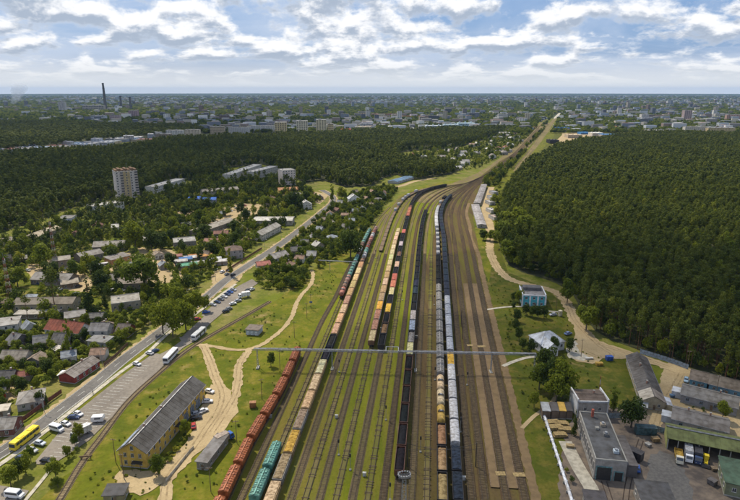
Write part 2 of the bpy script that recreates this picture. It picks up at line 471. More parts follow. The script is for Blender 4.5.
RIGHT_FOREST = [(905, 470), (760, 402), (738, 388), (706, 372), (664, 358), (640, 350), (612, 340), (596, 331), (586, 319), (579, 305), (571, 291), (556, 283),
                (540, 277), (522, 272), (509, 265), (502, 252), (498, 240), (500, 226), (503, 208), (506, 196), (512, 185), (524, 172), (541, 160), (557, 150), (577, 144.5), (620, 139.5), (640, 137), (690, 136.5), (760, 138), (905, 140)]
LEFT_FOREST = [(-180, 262), (-60, 244), (2, 232), (34, 222), (58, 211), (86, 204), (112, 199.5), (142, 196), (170, 180), (188, 180), (206, 181), (226, 168), (262, 164), (284, 172), (305, 183), (322, 180),
               (345, 187), (372, 186), (384, 178), (396, 174), (408, 180), (425, 178.5), (440, 176), (452, 174), (456, 171), (446, 167), (424, 165), (404, 161), (396, 156), (402, 152), (420, 150), (436, 150), (458, 147.5), (480, 141), (505, 132.5),
               (498, 130.5), (450, 132), (400, 134), (340, 136), (300, 137), (250, 138), (205, 141), (160, 144), (125, 151), (60, 156), (0, 159), (-180, 170)]
BACK_FOREST = [(-200, 158), (0, 153), (40, 150), (80, 145.5), (125, 140), (160, 137), (205, 132.5), (190, 128), (125, 126.5), (60, 124.5), (0, 123.5), (-200, 123)]
RF = gpoly(RIGHT_FOREST); LF = gpoly(LEFT_FOREST); BF = gpoly(BACK_FOREST)
for nm, pl in (('forest_floor', RF), ('forest_floor', LF), ('forest_floor', BF)):
    sheet(nm, pl, -0.15, 'forest_floor', True)

# grass and earth zones
sheet('railway_meadow', [(-60, 560), (40, 500), (84, 458), (130, 400), (156, 375), (194, 345), (249.5, 313), (276, 300), (322, 262), (352, 232), (376, 214), (395, 201), (404, 196), (420, 191), (400, 240), (330, 400), (280, 560)], -0.20, 'meadow')
sheet('yard_grass', [(150, 620), (250, 440), (320, 330), (357, 262), (372, 226), (386, 208), (402, 194), (418, 187), (446, 181), (470, 180), (478, 190), (466, 206), (450, 215), (437, 240), (420, 300), (405, 420), (395, 620)], -0.12, 'yard_grass')
sheet('yard_ballast', [(392, 620), (401, 420), (417, 300), (432, 240), (441, 215), (452, 200), (462, 190), (478, 178), (500, 161), (520, 150), (528, 150), (500, 172), (482, 186), (474, 200), (473, 220), (478, 245), (486, 290), (505, 370), (540, 500), (570, 620)], -0.09, 'yard_ballast')
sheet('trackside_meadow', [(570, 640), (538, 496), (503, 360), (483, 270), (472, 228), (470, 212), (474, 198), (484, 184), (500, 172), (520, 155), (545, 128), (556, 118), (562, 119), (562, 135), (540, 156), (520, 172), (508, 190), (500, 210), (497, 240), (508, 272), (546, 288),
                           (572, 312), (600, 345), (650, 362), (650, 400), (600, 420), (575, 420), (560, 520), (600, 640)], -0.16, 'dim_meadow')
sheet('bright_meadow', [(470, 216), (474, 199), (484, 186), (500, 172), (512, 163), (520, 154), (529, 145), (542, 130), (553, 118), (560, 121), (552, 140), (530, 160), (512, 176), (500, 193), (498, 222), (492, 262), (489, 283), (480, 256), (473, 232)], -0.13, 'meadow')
sheet('village_meadow', [(398, 157), (420, 149), (460, 146), (500, 133), (520, 125), (536, 127), (522, 142), (500, 160), (478, 176), (446, 184), (420, 188), (404, 194), (380, 212), (364, 236), (352, 228), (366, 208), (385, 192), (420, 178), (456, 174), (440, 168), (405, 162)], -0.17, 'garden_soil')
sheet('depot_yard', [(566, 428), (575, 412), (610, 405), (665, 420), (690, 438), (775, 455), (830, 640), (560, 640), (560, 480)], -0.10, 'yard_paving')
sheet('settlement_yard', [(636, 412), (660, 380), (668, 362), (706, 372), (760, 395), (790, 450), (700, 440), (665, 428)], -0.12, 'sand')
sheet('asphalt_patch', [(644, 500), (650, 458), (660, 450), (674, 455), (690, 480), (700, 520), (648, 520)], -0.06, 'asphalt')
sheet('sand_lot', [(556, 140), (562, 133), (585, 132.5), (625, 134), (620, 138), (590, 141), (572, 144), (560, 148), (548, 150)], -0.20, 'sand')
sheet('yard_ballast', [(402, 199), (408, 194), (422, 188.5), (450, 184), (474, 174.5), (486, 168), (500, 158), (514, 147.5), (526, 137), (541, 122.5), (550, 122.5), (537, 138.5), (525, 151), (508, 164), (492, 177), (482, 187), (470, 196), (444, 201), (424, 203)], -0.105, 'ballast')
sheet('yard_ballast', [(513, 171), (528, 151), (537, 139), (546, 127), (553, 119), (556.5, 119), (549, 130), (541, 142), (528, 158), (517, 172)], -0.105, 'ballast')
ribbon('path', [(388, 188), (400, 186), (412, 182), (424, 179.5), (436, 178)], 7.0, -0.1, 'sand', block=False)
# bare earth among the houses, upper left
for nm, pl in (('bare_earth', [(105, 268), (112, 258), (140, 247), (172, 250), (190, 262), (182, 282), (160, 283), (130, 281)]),
               ('bare_earth', [(205, 224), (218, 209), (240, 203), (262, 204), (270, 211), (250, 218), (232, 225), (222, 232)]),
               ('bare_earth', [(22, 278), (30, 262), (60, 258), (80, 268), (94, 283), (90, 296), (72, 292), (62, 290)]),
               ('bare_earth', [(214, 288), (210, 274), (222, 266), (240, 262), (246, 268), (240, 280), (230, 287)]),
               ('bare_earth', [(0, 403), (0, 384), (14, 384), (26, 391), (20, 396), (8, 402)]),
               ('bare_earth', [(164, 217), (180, 210), (196, 208), (190, 216), (182, 222)]),
               ('bare_earth', [(276, 196), (300, 190), (330, 194), (320, 204), (300, 198)])):
    sheet(nm, pl, -0.14, 'sand')
for pl in ([(0, 287), (6, 271), (24, 268), (38, 283), (50, 292), (16, 296), (0, 300)], [(62, 290), (92, 292), (108, 303), (96, 314), (76, 298)],
           [(138, 216), (160, 212), (186, 214), (172, 222), (150, 224)], [(305, 298), (330, 268), (352, 250), (362, 245), (344, 285), (322, 320)]):
    sheet('lawn', pl, -0.135, 'meadow')

# ------------------------------------------------------------------ roads, parking, paths
road_px = [(-42, 478), (0, 453), (20, 439.5), (37.5, 427), (57, 412), (91, 386), (125, 358), (156, 335), (185, 312), (211, 293), (224, 281.5), (247, 266), (273.5, 249), (302, 228), (324, 210), (332, 203), (333, 197), (322, 190)]
verge, rl = ribbon('road_shoulder', road_px, 9.6, -0.05, 'sand', rough=0.25, block=False)
road, rl = ribbon('road', road_px, 6.6, 0.0, 'asphalt')
mb = MB(); d = 0.0
for i in range(len(rl) - 1):
    if i % 3 == 0 and rl[i].y < 330: sweep(mb, [rl[i], rl[i + 1]], [(-0.09, 0.008), (0.09, 0.008)], 'white_line')
for u in (-3.0, 3.0):
    sweep(mb, [p for p in rl if p.y < 420], [(u - 0.07, 0.008), (u + 0.07, 0.008)], 'white_line')
link('road_marking', mb.mesh('road_marking'), kind='structure')
mb = MB()
near = [p for p in rl if p.y < 520]
sweep(mb, near, [(3.35, -0.05), (3.35, 0.13), (3.6, 0.13), (3.6, -0.05)], 'kerb_stone')
link('kerb', mb.mesh('kerb'), kind='structure')
ribbon('verge', [(-40, 490), (12, 449), (48, 423), (95, 386.5), (128, 362), (160, 337), (192, 314)], 5.0, -0.03, 'meadow')
walk_px = [(-30, 484), (5, 461), (24, 447.5), (56, 423), (100, 388), (120, 372.5), (144, 355.5), (168, 333.5), (199, 311.5), (226, 291), (236, 284)]
ribbon('pavement', walk_px, 2.0, 0.03, 'slab')
ribbon('verge', [(7, 463), (30, 447.5), (60, 424.5), (104, 389), (124, 373), (148, 355)], 1.9, -0.02, 'meadow', block=False)
lot_px = [(35.5, 461), (36.5, 464), (54, 464.5), (60, 459.5), (72, 452), (89, 440), (105.5, 423.5), (130, 399.5), (157, 372), (172, 357), (184, 347), (194, 341.5), (211, 322.5), (226, 310), (240, 297), (251, 288),
          (258, 283), (252, 279), (240, 285), (226, 294), (206, 311), (190, 326), (180, 336), (171, 341), (158, 350), (146, 358.5), (126, 372.5), (113, 383), (79, 410), (60, 431)]
sheet('parking_lot', lot_px, -0.01, 'worn_asphalt')
for a, b in zip(lot_px, lot_px[1:]): pass
LOT = gpoly(lot_px)
mb = MB()
for k in range(26):                                    # stall lines square to the road side of the lot
    t_ = k / 25
    a = G(52, 440).lerp(G(140, 365), t_)
    dirv = (G(140, 365) - G(52, 440)).normalized(); nrm = Vector((dirv.y, -dirv.x, 0))
    sweep(mb, [a, a + nrm * 4.6], [(-0.08, 0.0), (0.08, 0.0)], 'white_line', z=0.006)
for k in range(20):
    t_ = k / 19
    a = G(62, 457).lerp(G(130, 398), t_)
    sweep(mb, [a, a - nrm * 4.6], [(-0.08, 0.0), (0.08, 0.0)], 'white_line', z=0.006)
link('parking_line', mb.mesh('parking_line'), kind='structure')
for pl in ([(152, 352.5), (166, 342), (179, 337), (181, 341), (170, 349), (160, 354)], [(176, 337), (200, 315), (204, 316.5), (190, 329), (182, 337)]):
    sheet('verge', pl, 0.02, 'meadow')
sheet('parking_lot', [(-30, 530), (-30, 478), (1, 485.5), (14, 487.5), (29, 490.5), (22, 500), (5, 530)], -0.01, 'worn_asphalt')
ribbon('path', [(16, 512), (28, 497), (40, 482.5), (52, 467.5)], 1.2, -0.01, 'slab')
ribbon('path', [(203, 344), (208, 356), (216, 378), (224, 396)], 4.2, -0.02, 'sand', rough=0.2)
ribbon('path', [(194, 344.5), (215, 346.5), (232, 349.5), (246, 349.5), (258, 346), (276, 334.5), (291, 318), (297, 302), (303, 293), (309.5, 286), (313, 276), (312, 270)], 2.5, -0.015, 'sand', rough=0.35)
ribbon('path', [(250, 349.5), (240, 363), (238, 378), (235, 396), (226, 412), (213, 432), (196, 450), (180, 466), (168, 480), (164, 500), (158, 530)], 3.6, -0.018, 'sand', rough=0.4)
sheet('bare_earth', [(204, 400), (211, 384), (228, 388), (236, 400), (238, 412), (228, 426), (214, 440), (196, 447), (186, 462), (168, 482), (140, 495), (122, 493), (112, 478), (120, 470), (152, 470), (176, 455), (192, 432)], -0.05, 'sand')
ribbon('path', [(180, 395), (205, 400), (222, 402)], 3.0, -0.03, 'sand', rough=0.3, block=False)
ribbon('dirt_road', [(490, 238), (490.5, 253), (494, 262), (500, 271), (508, 278), (520, 282.5), (536, 286), (548, 289), (562, 296.5), (569, 307), (574, 319), (584, 331), (598, 343), (620, 350.5), (642, 357.5), (668, 367), (700, 378), (740, 394)], 6.0, -0.02, 'sand', rough=0.3)
sheet('bare_earth', [(575, 322), (586, 332), (604, 344), (626, 351), (640, 356), (622, 359), (604, 358), (592, 364), (576, 361), (570, 350), (574, 338)], -0.03, 'sand')
sheet('bare_earth', [(565, 350), (574, 338), (580, 352), (588, 356), (584, 361), (569, 358)], -0.01, 'slab')
ribbon('path', [(503, 366), (512, 362), (524, 358), (537, 356)], 2.0, -0.02, 'slab')
ribbon('path', [(484, 310), (500, 307.5), (524, 306.5), (548, 311), (562, 312)], 1.8, -0.02, 'slab')
ribbon('path', [(522, 428), (534, 416), (548, 406), (556, 395), (550, 382)], 1.6, -0.02, 'sand')
ribbon('slab_road', [(565, 441), (572, 455), (580, 470), (590, 486), (598, 505)], 4.6, -0.02, 'slab')
ribbon('lane', [(490.5, 236), (490, 227), (486.5, 216), (485, 206), (487, 196), (491.5, 187)], 8.0, -0.05, 'sand', rough=0.2)
ribbon('lane', [(653, 430), (660, 412), (668, 396), (676, 382), (682, 372)], 4.2, -0.03, 'sand', rough=0.2)
ribbon('road', [(528, 151), (540, 139), (550, 126), (556, 117), (560, 113)], 14.0, -0.2, 'slab', step=30)

# wheel ruts worn into the earth roads
def ruts(px, gap_, z):
    line = smooth_line(gpoly(px), 1.5)
    for s in (-gap_, gap_):
        mb = MB(); k = mb.mi('rut')
        for i, p in enumerate(line):
            sd = side(line, i); c = p + sd * (s + random.uniform(-.08, .08)); wd = random.uniform(0.12, 0.42)
            mb.v.append((c.x - sd.x * wd, c.y - sd.y * wd, z)); mb.v.append((c.x + sd.x * wd, c.y + sd.y * wd, z))
        for i in range(len(line) - 1): mb.f.append((2 * i, 2 * i + 1, 2 * i + 3, 2 * i + 2)); mb.m.append(k)
        link('wheel_rut', mb.mesh('wheel_rut'), kind='structure')
ruts([(490.5, 253), (494, 262), (500, 271), (508, 278), (520, 282.5), (536, 286), (548, 289), (562, 296.5), (569, 307), (574, 319), (584, 331), (598, 343), (620, 350.5), (642, 357.5), (668, 367)], 0.95, 0.0)
ruts([(586, 331), (600, 346), (612, 355), (600, 357), (586, 352)], 0.9, 0.005)
ruts([(203, 346), (208, 356), (216, 378), (222, 396), (216, 414), (206, 428), (194, 446), (178, 464), (166, 482), (163, 500), (158, 525)], 0.9, 0.0)
ruts([(246, 352), (240, 363), (238, 378), (234, 396), (225, 412), (212, 432)], 0.9, 0.004)
ruts([(655, 428), (660, 414), (668, 398), (676, 383), (682, 373)], 0.9, 0.0)
# ------------------------------------------------------------------ railway tracks
def lane_x(a, y):
    vp = 426.0 + (a - 240.0) / 290.0 * 13.0
    return vp - (vp - a) * (y - 93.0) / 397.0
JOIN = [(500, 164), (514, 153.2), (524.5, 142.5), (537.5, 128.5), (546, 119.5)]
TRACKS = {}
def straight(a, y0=560, y1=240): return [(lane_x(a, y), y) for y in (y0, 490, 420, 360, 310, 270, y1)]
ladder = {294: [(388.5, 215), (395.5, 204), (406, 195), (420, 190), (440, 186.8), (462, 184), (480, 177.5)],
          308: [(394.3, 214), (400.5, 204), (408, 197), (421, 191), (436, 187.4)],
          322: [(400.3, 214), (406, 204), (414.5, 196), (427, 190), (440, 187)],
          338: [(405.5, 214), (410, 204.5), (418, 196.5), (430, 190.3), (446, 186.4)],
          354: [(409.5, 213), (413.4, 202.5), (423, 193.5), (433, 189.5), (450, 185.9)],
          369: [(415, 214), (420, 203), (429, 195), (440, 189.5), (456, 185)],
          384: [(420.5, 214), (426, 203), (435, 195.4), (447, 189), (462, 184)],
          398: [(425.5, 214), (431, 203), (440, 195.4), (452, 189), (468, 182.6)],
          412: [(430.5, 214), (435.5, 203), (445, 195), (457, 188.3), (473, 180.6)],
          427: [(434.5, 214), (439, 203.5), (448.5, 195), (460, 188), (477, 179)],
          442: [(437, 214), (442, 202), (452, 193.5), (463, 187), (479, 178)],
          457: [(441.3, 214), (446.5, 202), (456, 193), (467, 186), (481, 177)],
          471: [(446.3, 213), (451.5, 201), (460, 192.4), (470.5, 185), (484, 175.5)] + JOIN,
          484: [(451.5, 213), (456, 201), (464, 192), (473.5, 184.5), (486, 174.5)],
          505: [(458.7, 213), (462, 201), (468.5, 192), (477, 184), (489, 173.4), (502, 164.3), (516, 153.2), (526.5, 142.3), (539, 128.5)],
          523: [(463.6, 213), (466.5, 201), (472.5, 191), (480.5, 182.6), (492, 172), (505, 163.5), (519, 152), (529, 141.6), (541, 128)]}
for a, top in ladder.items():
    TRACKS[a] = straight(a, y1=243) + top
TRACKS[262] = straight(262, y1=243) + [(372.5, 228), (382, 215), (390, 207)]
TRACKS[277] = straight(277, y1=243) + [(378, 227), (386, 214)]
TRACKS[245] = [(lane_x(245, y), y) for y in (560, 490, 420, 360, 320)] + [(336, 296), (345.5, 275), (352, 262)]
TRACKS[13] = [(515, 167.5), (531.5, 148), (540.5, 136), (548, 128), (556, 118)]
TRACKS[14] = [(518, 168), (535, 148), (544, 136.5), (552, 128)]
TRACKS[15] = [(40, 530), (60, 499), (84, 459.5), (100, 438.5), (130, 399.5), (156, 375.5), (194, 345.5), (222, 329), (249.5, 313.5), (270, 301.5)]
orange_roof = [(192, 552), (207, 522), (223, 492.7), (249.5, 437.5), (280.8, 384.8), (298.5, 345.5)]
orange_line = smooth_line([G(px, py, 4.0).xy for px, py in orange_roof], 3.0)
LINES = {}
light = {245, 262, 277, 294, 308, 13, 14}
BAL = {'light': 'ballast', 'dark': 'dark_ballast'}
def build_track(key, line, bal, half=0.85):
    LINES[key] = line
    o_mb = MB()
    sweep(o_mb, line, [(-half - 0.5, -0.14), (-half, 0.12), (half, 0.12), (half + 0.5, -0.14)], bal)
    tr = link('railway_track', o_mb.mesh('railway_track'), kind='structure')
    nearl = [p for p in line if p.y < 1200]
    for s in (-0.76, 0.76):
        r = MB(); sweep(r, nearl, [(s - 0.06, 0.14), (s - 0.06, 0.34), (s + 0.06, 0.34), (s + 0.06, 0.14)], 'rust')
        link('rail', r.mesh('rail'), tr)
    sl = MB(); acc = 0.0
    for i in range(len(line) - 1):
        a, b = line[i], line[i + 1]
        if a.y > 420 or a.y < 120: continue
        L = (b - a).length; s = side(line, i); rz = math.atan2(s.y, s.x)
        while acc < L:
            p = a.lerp(b, acc / L)
            if bal == 'weedy_ballast' and random.random() < 0.7: acc += 0.62; continue
            sl.box((p.x, p.y, 0.15), (2.5, 0.26, 0.14), 'sleeper_wood', rz, bottom=False); acc += 0.62
        acc -= L
    if sl.f: link('sleepers', sl.mesh('sleepers'), tr, kind='stuff')
    block_line(line[::3] + [line[-1]], 2.2)
for a, px in TRACKS.items():
    line = smooth_line(gpoly(px), 4.0)
    bal = 'weedy_ballast' if a in (262, 308, 338, 369, 427) else ('ballast' if (a < 380 or a == 412) else 'dark_ballast')
    build_track(a, line, 'sand' if a == 15 else bal, 0.8 if a == 15 else ({262: 0.65, 294: 1.05, 308: 0.6, 322: 0.9, 338: 0.7, 354: 1.0, 369: 0.6, 384: 0.85, 427: 0.7}.get(a, 0.85) if a < 430 else 1.2))
build_track('orange', orange_line, 'ballast')
for pts_ in ([(641, 440), (636, 455), (631, 472), (627, 490), (624, 520)], [(604, 481), (607, 490), (612, 505), (618, 520)]):   # rails let into the depot yard
    dl = smooth_line(gpoly(pts_), 2.0)
    for s in (-0.76, 0.76):
        r_ = MB(); sweep(r_, dl, [(s - 0.16, -0.09), (s - 0.08, -0.02), (s + 0.08, -0.02), (s + 0.16, -0.09)], 'rust'); link('yard_rail', r_.mesh('yard_rail'), kind='structure')
    block_line(dl, 1.5)

# sand-topped platforms between the right-hand tracks, each with edge kerbs
def plat(a, y0, y1, wd, name='platform'):
    line = smooth_line(gpoly([(lane_x(a, y), y) for y in (y0, 420, 360, 320, y1)]), 5.0)
    mb = MB()
    sweep(mb, line, [(-wd / 2, -0.1), (-wd / 2, 0.30), (wd / 2, 0.30), (wd / 2, -0.1)], 'platform_sand')
    o = link(name, mb.mesh(name), kind='structure')
    k = MB()
    for s in (-1, 1):
        sweep(k, line, [(s * wd / 2 - 0.15, 0.302), (s * wd / 2 - 0.15, 0.36), (s * wd / 2 + 0.15, 0.36), (s * wd / 2 + 0.15, -0.1)], 'timber')
    link('platform_edge', k.mesh('platform_edge'), o)
    block_line(line, wd / 2)
plat(495.5, 488, 284, 2.6); plat(513.5, 489, 284, 2.8)
ribbon('path', [(lane_x(534, y), y) for y in (580, 500, 430, 360, 310, 270)] + [(478, 253), (471.5, 240), (469.8, 226), (466.5, 213), (469, 203)], 3.0, -0.03, 'platform_sand', rough=0.3)
for a0, a1, y in ((498, 508, 474.5), (516, 528, 475.5), (484, 493, 346), (500, 512, 347)):   # board crossings over the tracks
    mb = MB(); p = G(lane_x(a0, y), y); q = G(lane_x(a1, y), y)
    for k in range(5):
        off = Vector((0, 1, 0)) * (k - 2) * 0.42
        sweep(mb, [p + off, q + off], [(-0.19, 0.36), (-0.19, 0.40), (0.19, 0.40), (0.19, 0.36)], 'sawn_wood')
    link('board_crossing', mb.mesh('board_crossing'), kind='structure')

# ------------------------------------------------------------------ rolling stock
ORD = ["first", "second", "third", "fourth", "fifth", "sixth", "seventh", "eighth", "ninth", "tenth", "eleventh", "twelfth", "thirteenth", "fourteenth", "fifteenth", "sixteenth", "seventeenth", "eighteenth", "nineteenth", "twentieth"]
ORD += ["twenty-" + o for o in ORD[:9]] + ["thirtieth"] + ["thirty-" + o for o in ORD[:9]] + ["fortieth"] + ["forty-" + o for o in ORD[:9]] + ["fiftieth"] + ["fifty-" + o for o in ORD[:9]]
RAIL_TOP = 0.34
def side_prism(mb, prof, half, mat, half_top=None, zsplit=None):
    """profile (y, z) pulled across x; points above zsplit use half_top"""
    n = len(prof); i = len(mb.v); k = mb.mi(mat)
    for s in (-1, 1):
        for y, z in prof:
            h = half_top if (half_top is not None and z > zsplit) else half
            mb.v.append((s * h, y, z))
    for j in range(n):
        mb.f.append((i + j, i + n + j, i + n + (j + 1) % n, i + (j + 1) % n)); mb.m.append(k)
    mb.f.append(tuple(i + j for j in range(n))); mb.m.append(k)
    mb.f.append(tuple(i + n + j for j in reversed(range(n)))); mb.m.append(k)

WM = {}
def wagon_meshes():
    b = MB()                                           # bogie: two frames, cross beam, two wheelsets
    for s in (-1, 1): b.box((s * 0.98, 0, 0.52), (0.2, 2.3, 0.3), 'dark_steel')
    b.box((0, 0, 0.55), (1.9, 0.5, 0.24), 'dark_steel')
    for y in (-0.92, 0.92):
        b.tube((-0.72, y, 0.475), (0.72, y, 0.475), 0.09, 0.09, 'dark_steel', 5, False)
        for s in (-1, 1): b.tube((s * 0.70, y, 0.475), (s * 0.84, y, 0.475), 0.475, 0.475, 'rust', 10)
    WM['bogie'] = b.mesh('bogie')
    b = MB(); b.box((0, 0.35, 0.98), (0.3, 0.9, 0.3), 'dark_steel'); b.box((0, 0.78, 0.98), (0.42, 0.2, 0.44), 'dark_steel')
    WM['coupler'] = b.mesh('coupler')
    # gondola
    L = 12.9
    b = MB(); b.box((0, 0, 1.0), (2.9, L, 0.34), 'dark_steel')
    for s in (-1, 1):
        b.box((s * 1.48, 0, 2.2), (0.08, L, 2.06), 'paint')
        b.box((0, s * (L / 2 - 0.04), 2.2), (2.86, 0.08, 2.06), 'paint')
        b.box((s * 1.54, 0, 3.20), (0.16, L + 0.06, 0.12), 'paint')
        b.box((0, s * (L / 2 + 0.02), 3.20), (2.8, 0.16, 0.12), 'paint')
        for k in range(8): b.box((s * 1.56, -L / 2 + 0.4 + k * (L - 0.8) / 7, 2.15), (0.12, 0.16, 1.9), 'paint')
        for k in (-0.8, 0.8): b.box((k, s * (L / 2 + 0.05), 2.15), (0.14, 0.12, 1.9), 'paint')
    b.box((0, 0, 1.22), (2.86, L - 0.1, 0.08), 'rust')
    WM['gondola'] = b.mesh('body'); WM['gondola_len'] = 13.92; WM['gondola_bogie'] = 4.3; WM['gondola_end'] = L / 2
    rnd = random.Random(3)
    for vi in range(4):                                # heaped loads
        b = MB(); nx, ny = 5, 15; hs = {}
        for i in range(nx):
            for j in range(ny):
                e = min(i, nx - 1 - i, j, ny - 1 - j)
                hs[i, j] = 2.55 + (0.0 if e == 0 else 0.45) + (0.35 if e > 1 else 0) + rnd.uniform(-0.14, 0.14)
        k = b.mi('load')
        for i in range(nx):
            for j in range(ny): b.v.append((-1.42 + 2.84 * i / (nx - 1), -6.35 + 12.7 * j / (ny - 1), hs[i, j]))
        for i in range(nx - 1):
            for j in range(ny - 1): b.f.append((i * ny + j, (i + 1) * ny + j, (i + 1) * ny + j + 1, i * ny + j + 1)); b.m.append(k)
        WM['load%d' % vi] = b.mesh('load', True)
    b = MB()                                           # stacked boards or covers: a crisp, nearly flat load
    for k in range(4): b.box((0, -4.7 + k * 3.13, 2.75), (2.7, 3.0, 1.5), 'load')
    WM['stack'] = b.mesh('load')
    # covered hopper
    L = 13.4
    b = MB()
    body = [(-1.35, 1.25), (-1.60, 2.0), (-1.60, 3.75), (1.60, 3.75), (1.60, 2.0), (1.35, 1.25)]
    b.prism(body, -L / 2 + 0.5, L / 2 - 0.5, 'paint')
    b.box((0, 0, 1.05), (2.5, L, 0.3), 'dark_steel')
    for s in (-1, 1):
        for k in range(11): b.box((s * 1.62, -L / 2 + 0.9 + k * (L - 1.8) / 10, 2.85), (0.1, 0.14, 1.75), 'paint')
        b.box((0, s * (L / 2 - 0.15), 1.5), (2.3, 0.1, 1.1), 'paint')
    WM['hopper'] = b.mesh('body'); WM['hopper_len'] = 14.72; WM['hopper_bogie'] = 5.0; WM['hopper_end'] = L / 2
    b = MB()
    b.prism([(-1.66, 3.752), (-1.55, 4.02), (-0.8, 4.30), (0, 4.42), (0.8, 4.30), (1.55, 4.02), (1.66, 3.752)], -L / 2 + 0.4, L / 2 - 0.4, 'paint')
    for k in range(12): b.prism([(-1.70, 3.76), (-1.48, 4.16), (-0.8, 4.45), (0, 4.53), (0.8, 4.45), (1.48, 4.16), (1.70, 3.76)], -L / 2 + 0.6 + k * 1.1, -L / 2 + 0.72 + k * 1.1, 'paint')
    WM['hopper_roof'] = b.mesh('roof')
    b = MB()
    b.box((0, 0, 4.62), (0.45, L - 1.0, 0.06), 'paint')
    for s in (-0.75, 0.75):
        for y in (-4.5, -1.5, 1.5, 4.5): b.box((s, y, 4.47), (0.5, 0.6, 0.14), 'paint')
    WM['hopper_hatch'] = b.mesh('roof_hatches')
    # tank
    L = 10.8
    b = MB(); b.box((0, 0, 1.05), (1.0, 11.2, 0.34), 'dark_steel')
    for s in (-1, 1): b.box((0, s * 5.5, 1.05), (2.8, 0.3, 0.3), 'dark_steel'); b.box((0, s * 4.2, 1.4), (2.2, 0.3, 0.8), 'dark_steel')
    n = 16; k = b.mi('paint'); rings = [(-5.4, 0.4), (-5.25, 1.0), (-5.0, 1.38), (-4.7, 1.5), (4.7, 1.5), (5.0, 1.38), (5.25, 1.0), (5.4, 0.4)]
    i0 = len(b.v)
    for y, r in rings:
        for j in range(n): b.v.append((r * math.cos(2 * PI * j / n), y, 2.75 + r * math.sin(2 * PI * j / n)))
    for q in range(len(rings) - 1):
        for j in range(n): b.f.append((i0 + q * n + j, i0 + (q + 1) * n + j, i0 + (q + 1) * n + (j + 1) % n, i0 + q * n + (j + 1) % n)); b.m.append(k)
    b.f.append(tuple(i0 + j for j in range(n))); b.m.append(k)
    b.f.append(tuple(i0 + (len(rings) - 1) * n + j for j in reversed(range(n)))); b.m.append(k)
    for y in (-3.0, -1.0, 1.0, 3.0):
        i0 = len(b.v)
        for yy in (y - 0.05, y + 0.05):
            for j in range(n): b.v.append((1.535 * math.cos(2 * PI * j / n), yy, 2.75 + 1.535 * math.sin(2 * PI * j / n)))
        for j in range(n): b.f.append((i0 + j, i0 + n + j, i0 + n + (j + 1) % n, i0 + (j + 1) % n)); b.m.append(k)
    WM['tank'] = b.mesh('body', False); WM['tank_len'] = 12.02; WM['tank_bogie'] = 3.9; WM['tank_end'] = 5.6
    b = MB(); b.tube((0, 0, 4.1), (0, 0, 4.65), 0.45, 0.42, 'grey_steel', 10)
    b.box((0, 0.0, 4.40), (1.9, 1.3, 0.06), 'dark_steel')
    for s in (-1, 1): b.box((s * 1.0, 0, 3.2), (0.35, 0.08, 2.3), 'dark_steel')
    WM['tank_dome'] = b.mesh('dome_and_ladder')
    # cement hopper: ribbed, twin-cylinder roof with hatches (teal pair)
    # covered box wagon
    L = 13.6
    b = MB(); b.box((0, 0, 1.0), (2.6, L, 0.3), 'dark_steel'); b.box((0, 0, 2.5), (3.0, L - 0.3, 2.7), 'paint')
    for s in (-1, 1):
        for k in range(10): b.box((s * 1.53, -L / 2 + 0.8 + k * (L - 1.6) / 9, 2.5), (0.08, 0.16, 2.6), 'paint')
        b.box((s * 1.56, 0, 2.4), (0.1, 2.6, 2.3), 'paint')
    WM['box'] = b.mesh('body'); WM['box_len'] = 14.73; WM['box_bogie'] = 4.9; WM['box_end'] = L / 2
    b = MB(); b.prism([(-1.56, 3.852), (-1.2, 4.2), (-0.6, 4.38), (0, 4.43), (0.6, 4.38), (1.2, 4.2), (1.56, 3.852)], -L / 2 + 0.1, L / 2 - 0.1, 'paint')
    for k in range(9): b.prism([(-1.60, 3.86), (-1.22, 4.24), (-0.6, 4.42), (0, 4.47), (0.6, 4.42), (1.22, 4.24), (1.60, 3.86)], -L / 2 + 0.7 + k * 1.5, -L / 2 + 0.8 + k * 1.5, 'paint')
    WM['box_roof'] = b.mesh('roof')
    # flat
    L = 13.4
    b = MB(); b.box((0, 0, 1.12), (2.9, L, 0.2), 'timber'); b.box((0, 0, 0.9), (1.2, L, 0.3), 'dark_steel')
    for s in (-1, 1):
        b.box((s * 1.46, 0, 1.08), (0.1, L, 0.32), 'paint')
        for k in range(6): b.box((s * 1.50, -L / 2 + 0.9 + k * (L - 1.8) / 5, 1.45), (0.1, 0.12, 0.7), 'paint')
    WM['flat'] = b.mesh('body'); WM['flat_len'] = 14.62; WM['flat_bogie'] = 4.8; WM['flat_end'] = L / 2
    b = MB(); b.box((0, 0, 2.35), (2.5, 6.1, 2.2), 'load')
    for k in range(9): b.box((0, -2.8 + k * 0.7, 2.38), (2.56, 0.12, 2.24), 'load')
    WM['crate'] = b.mesh('container')
wagon_meshes()

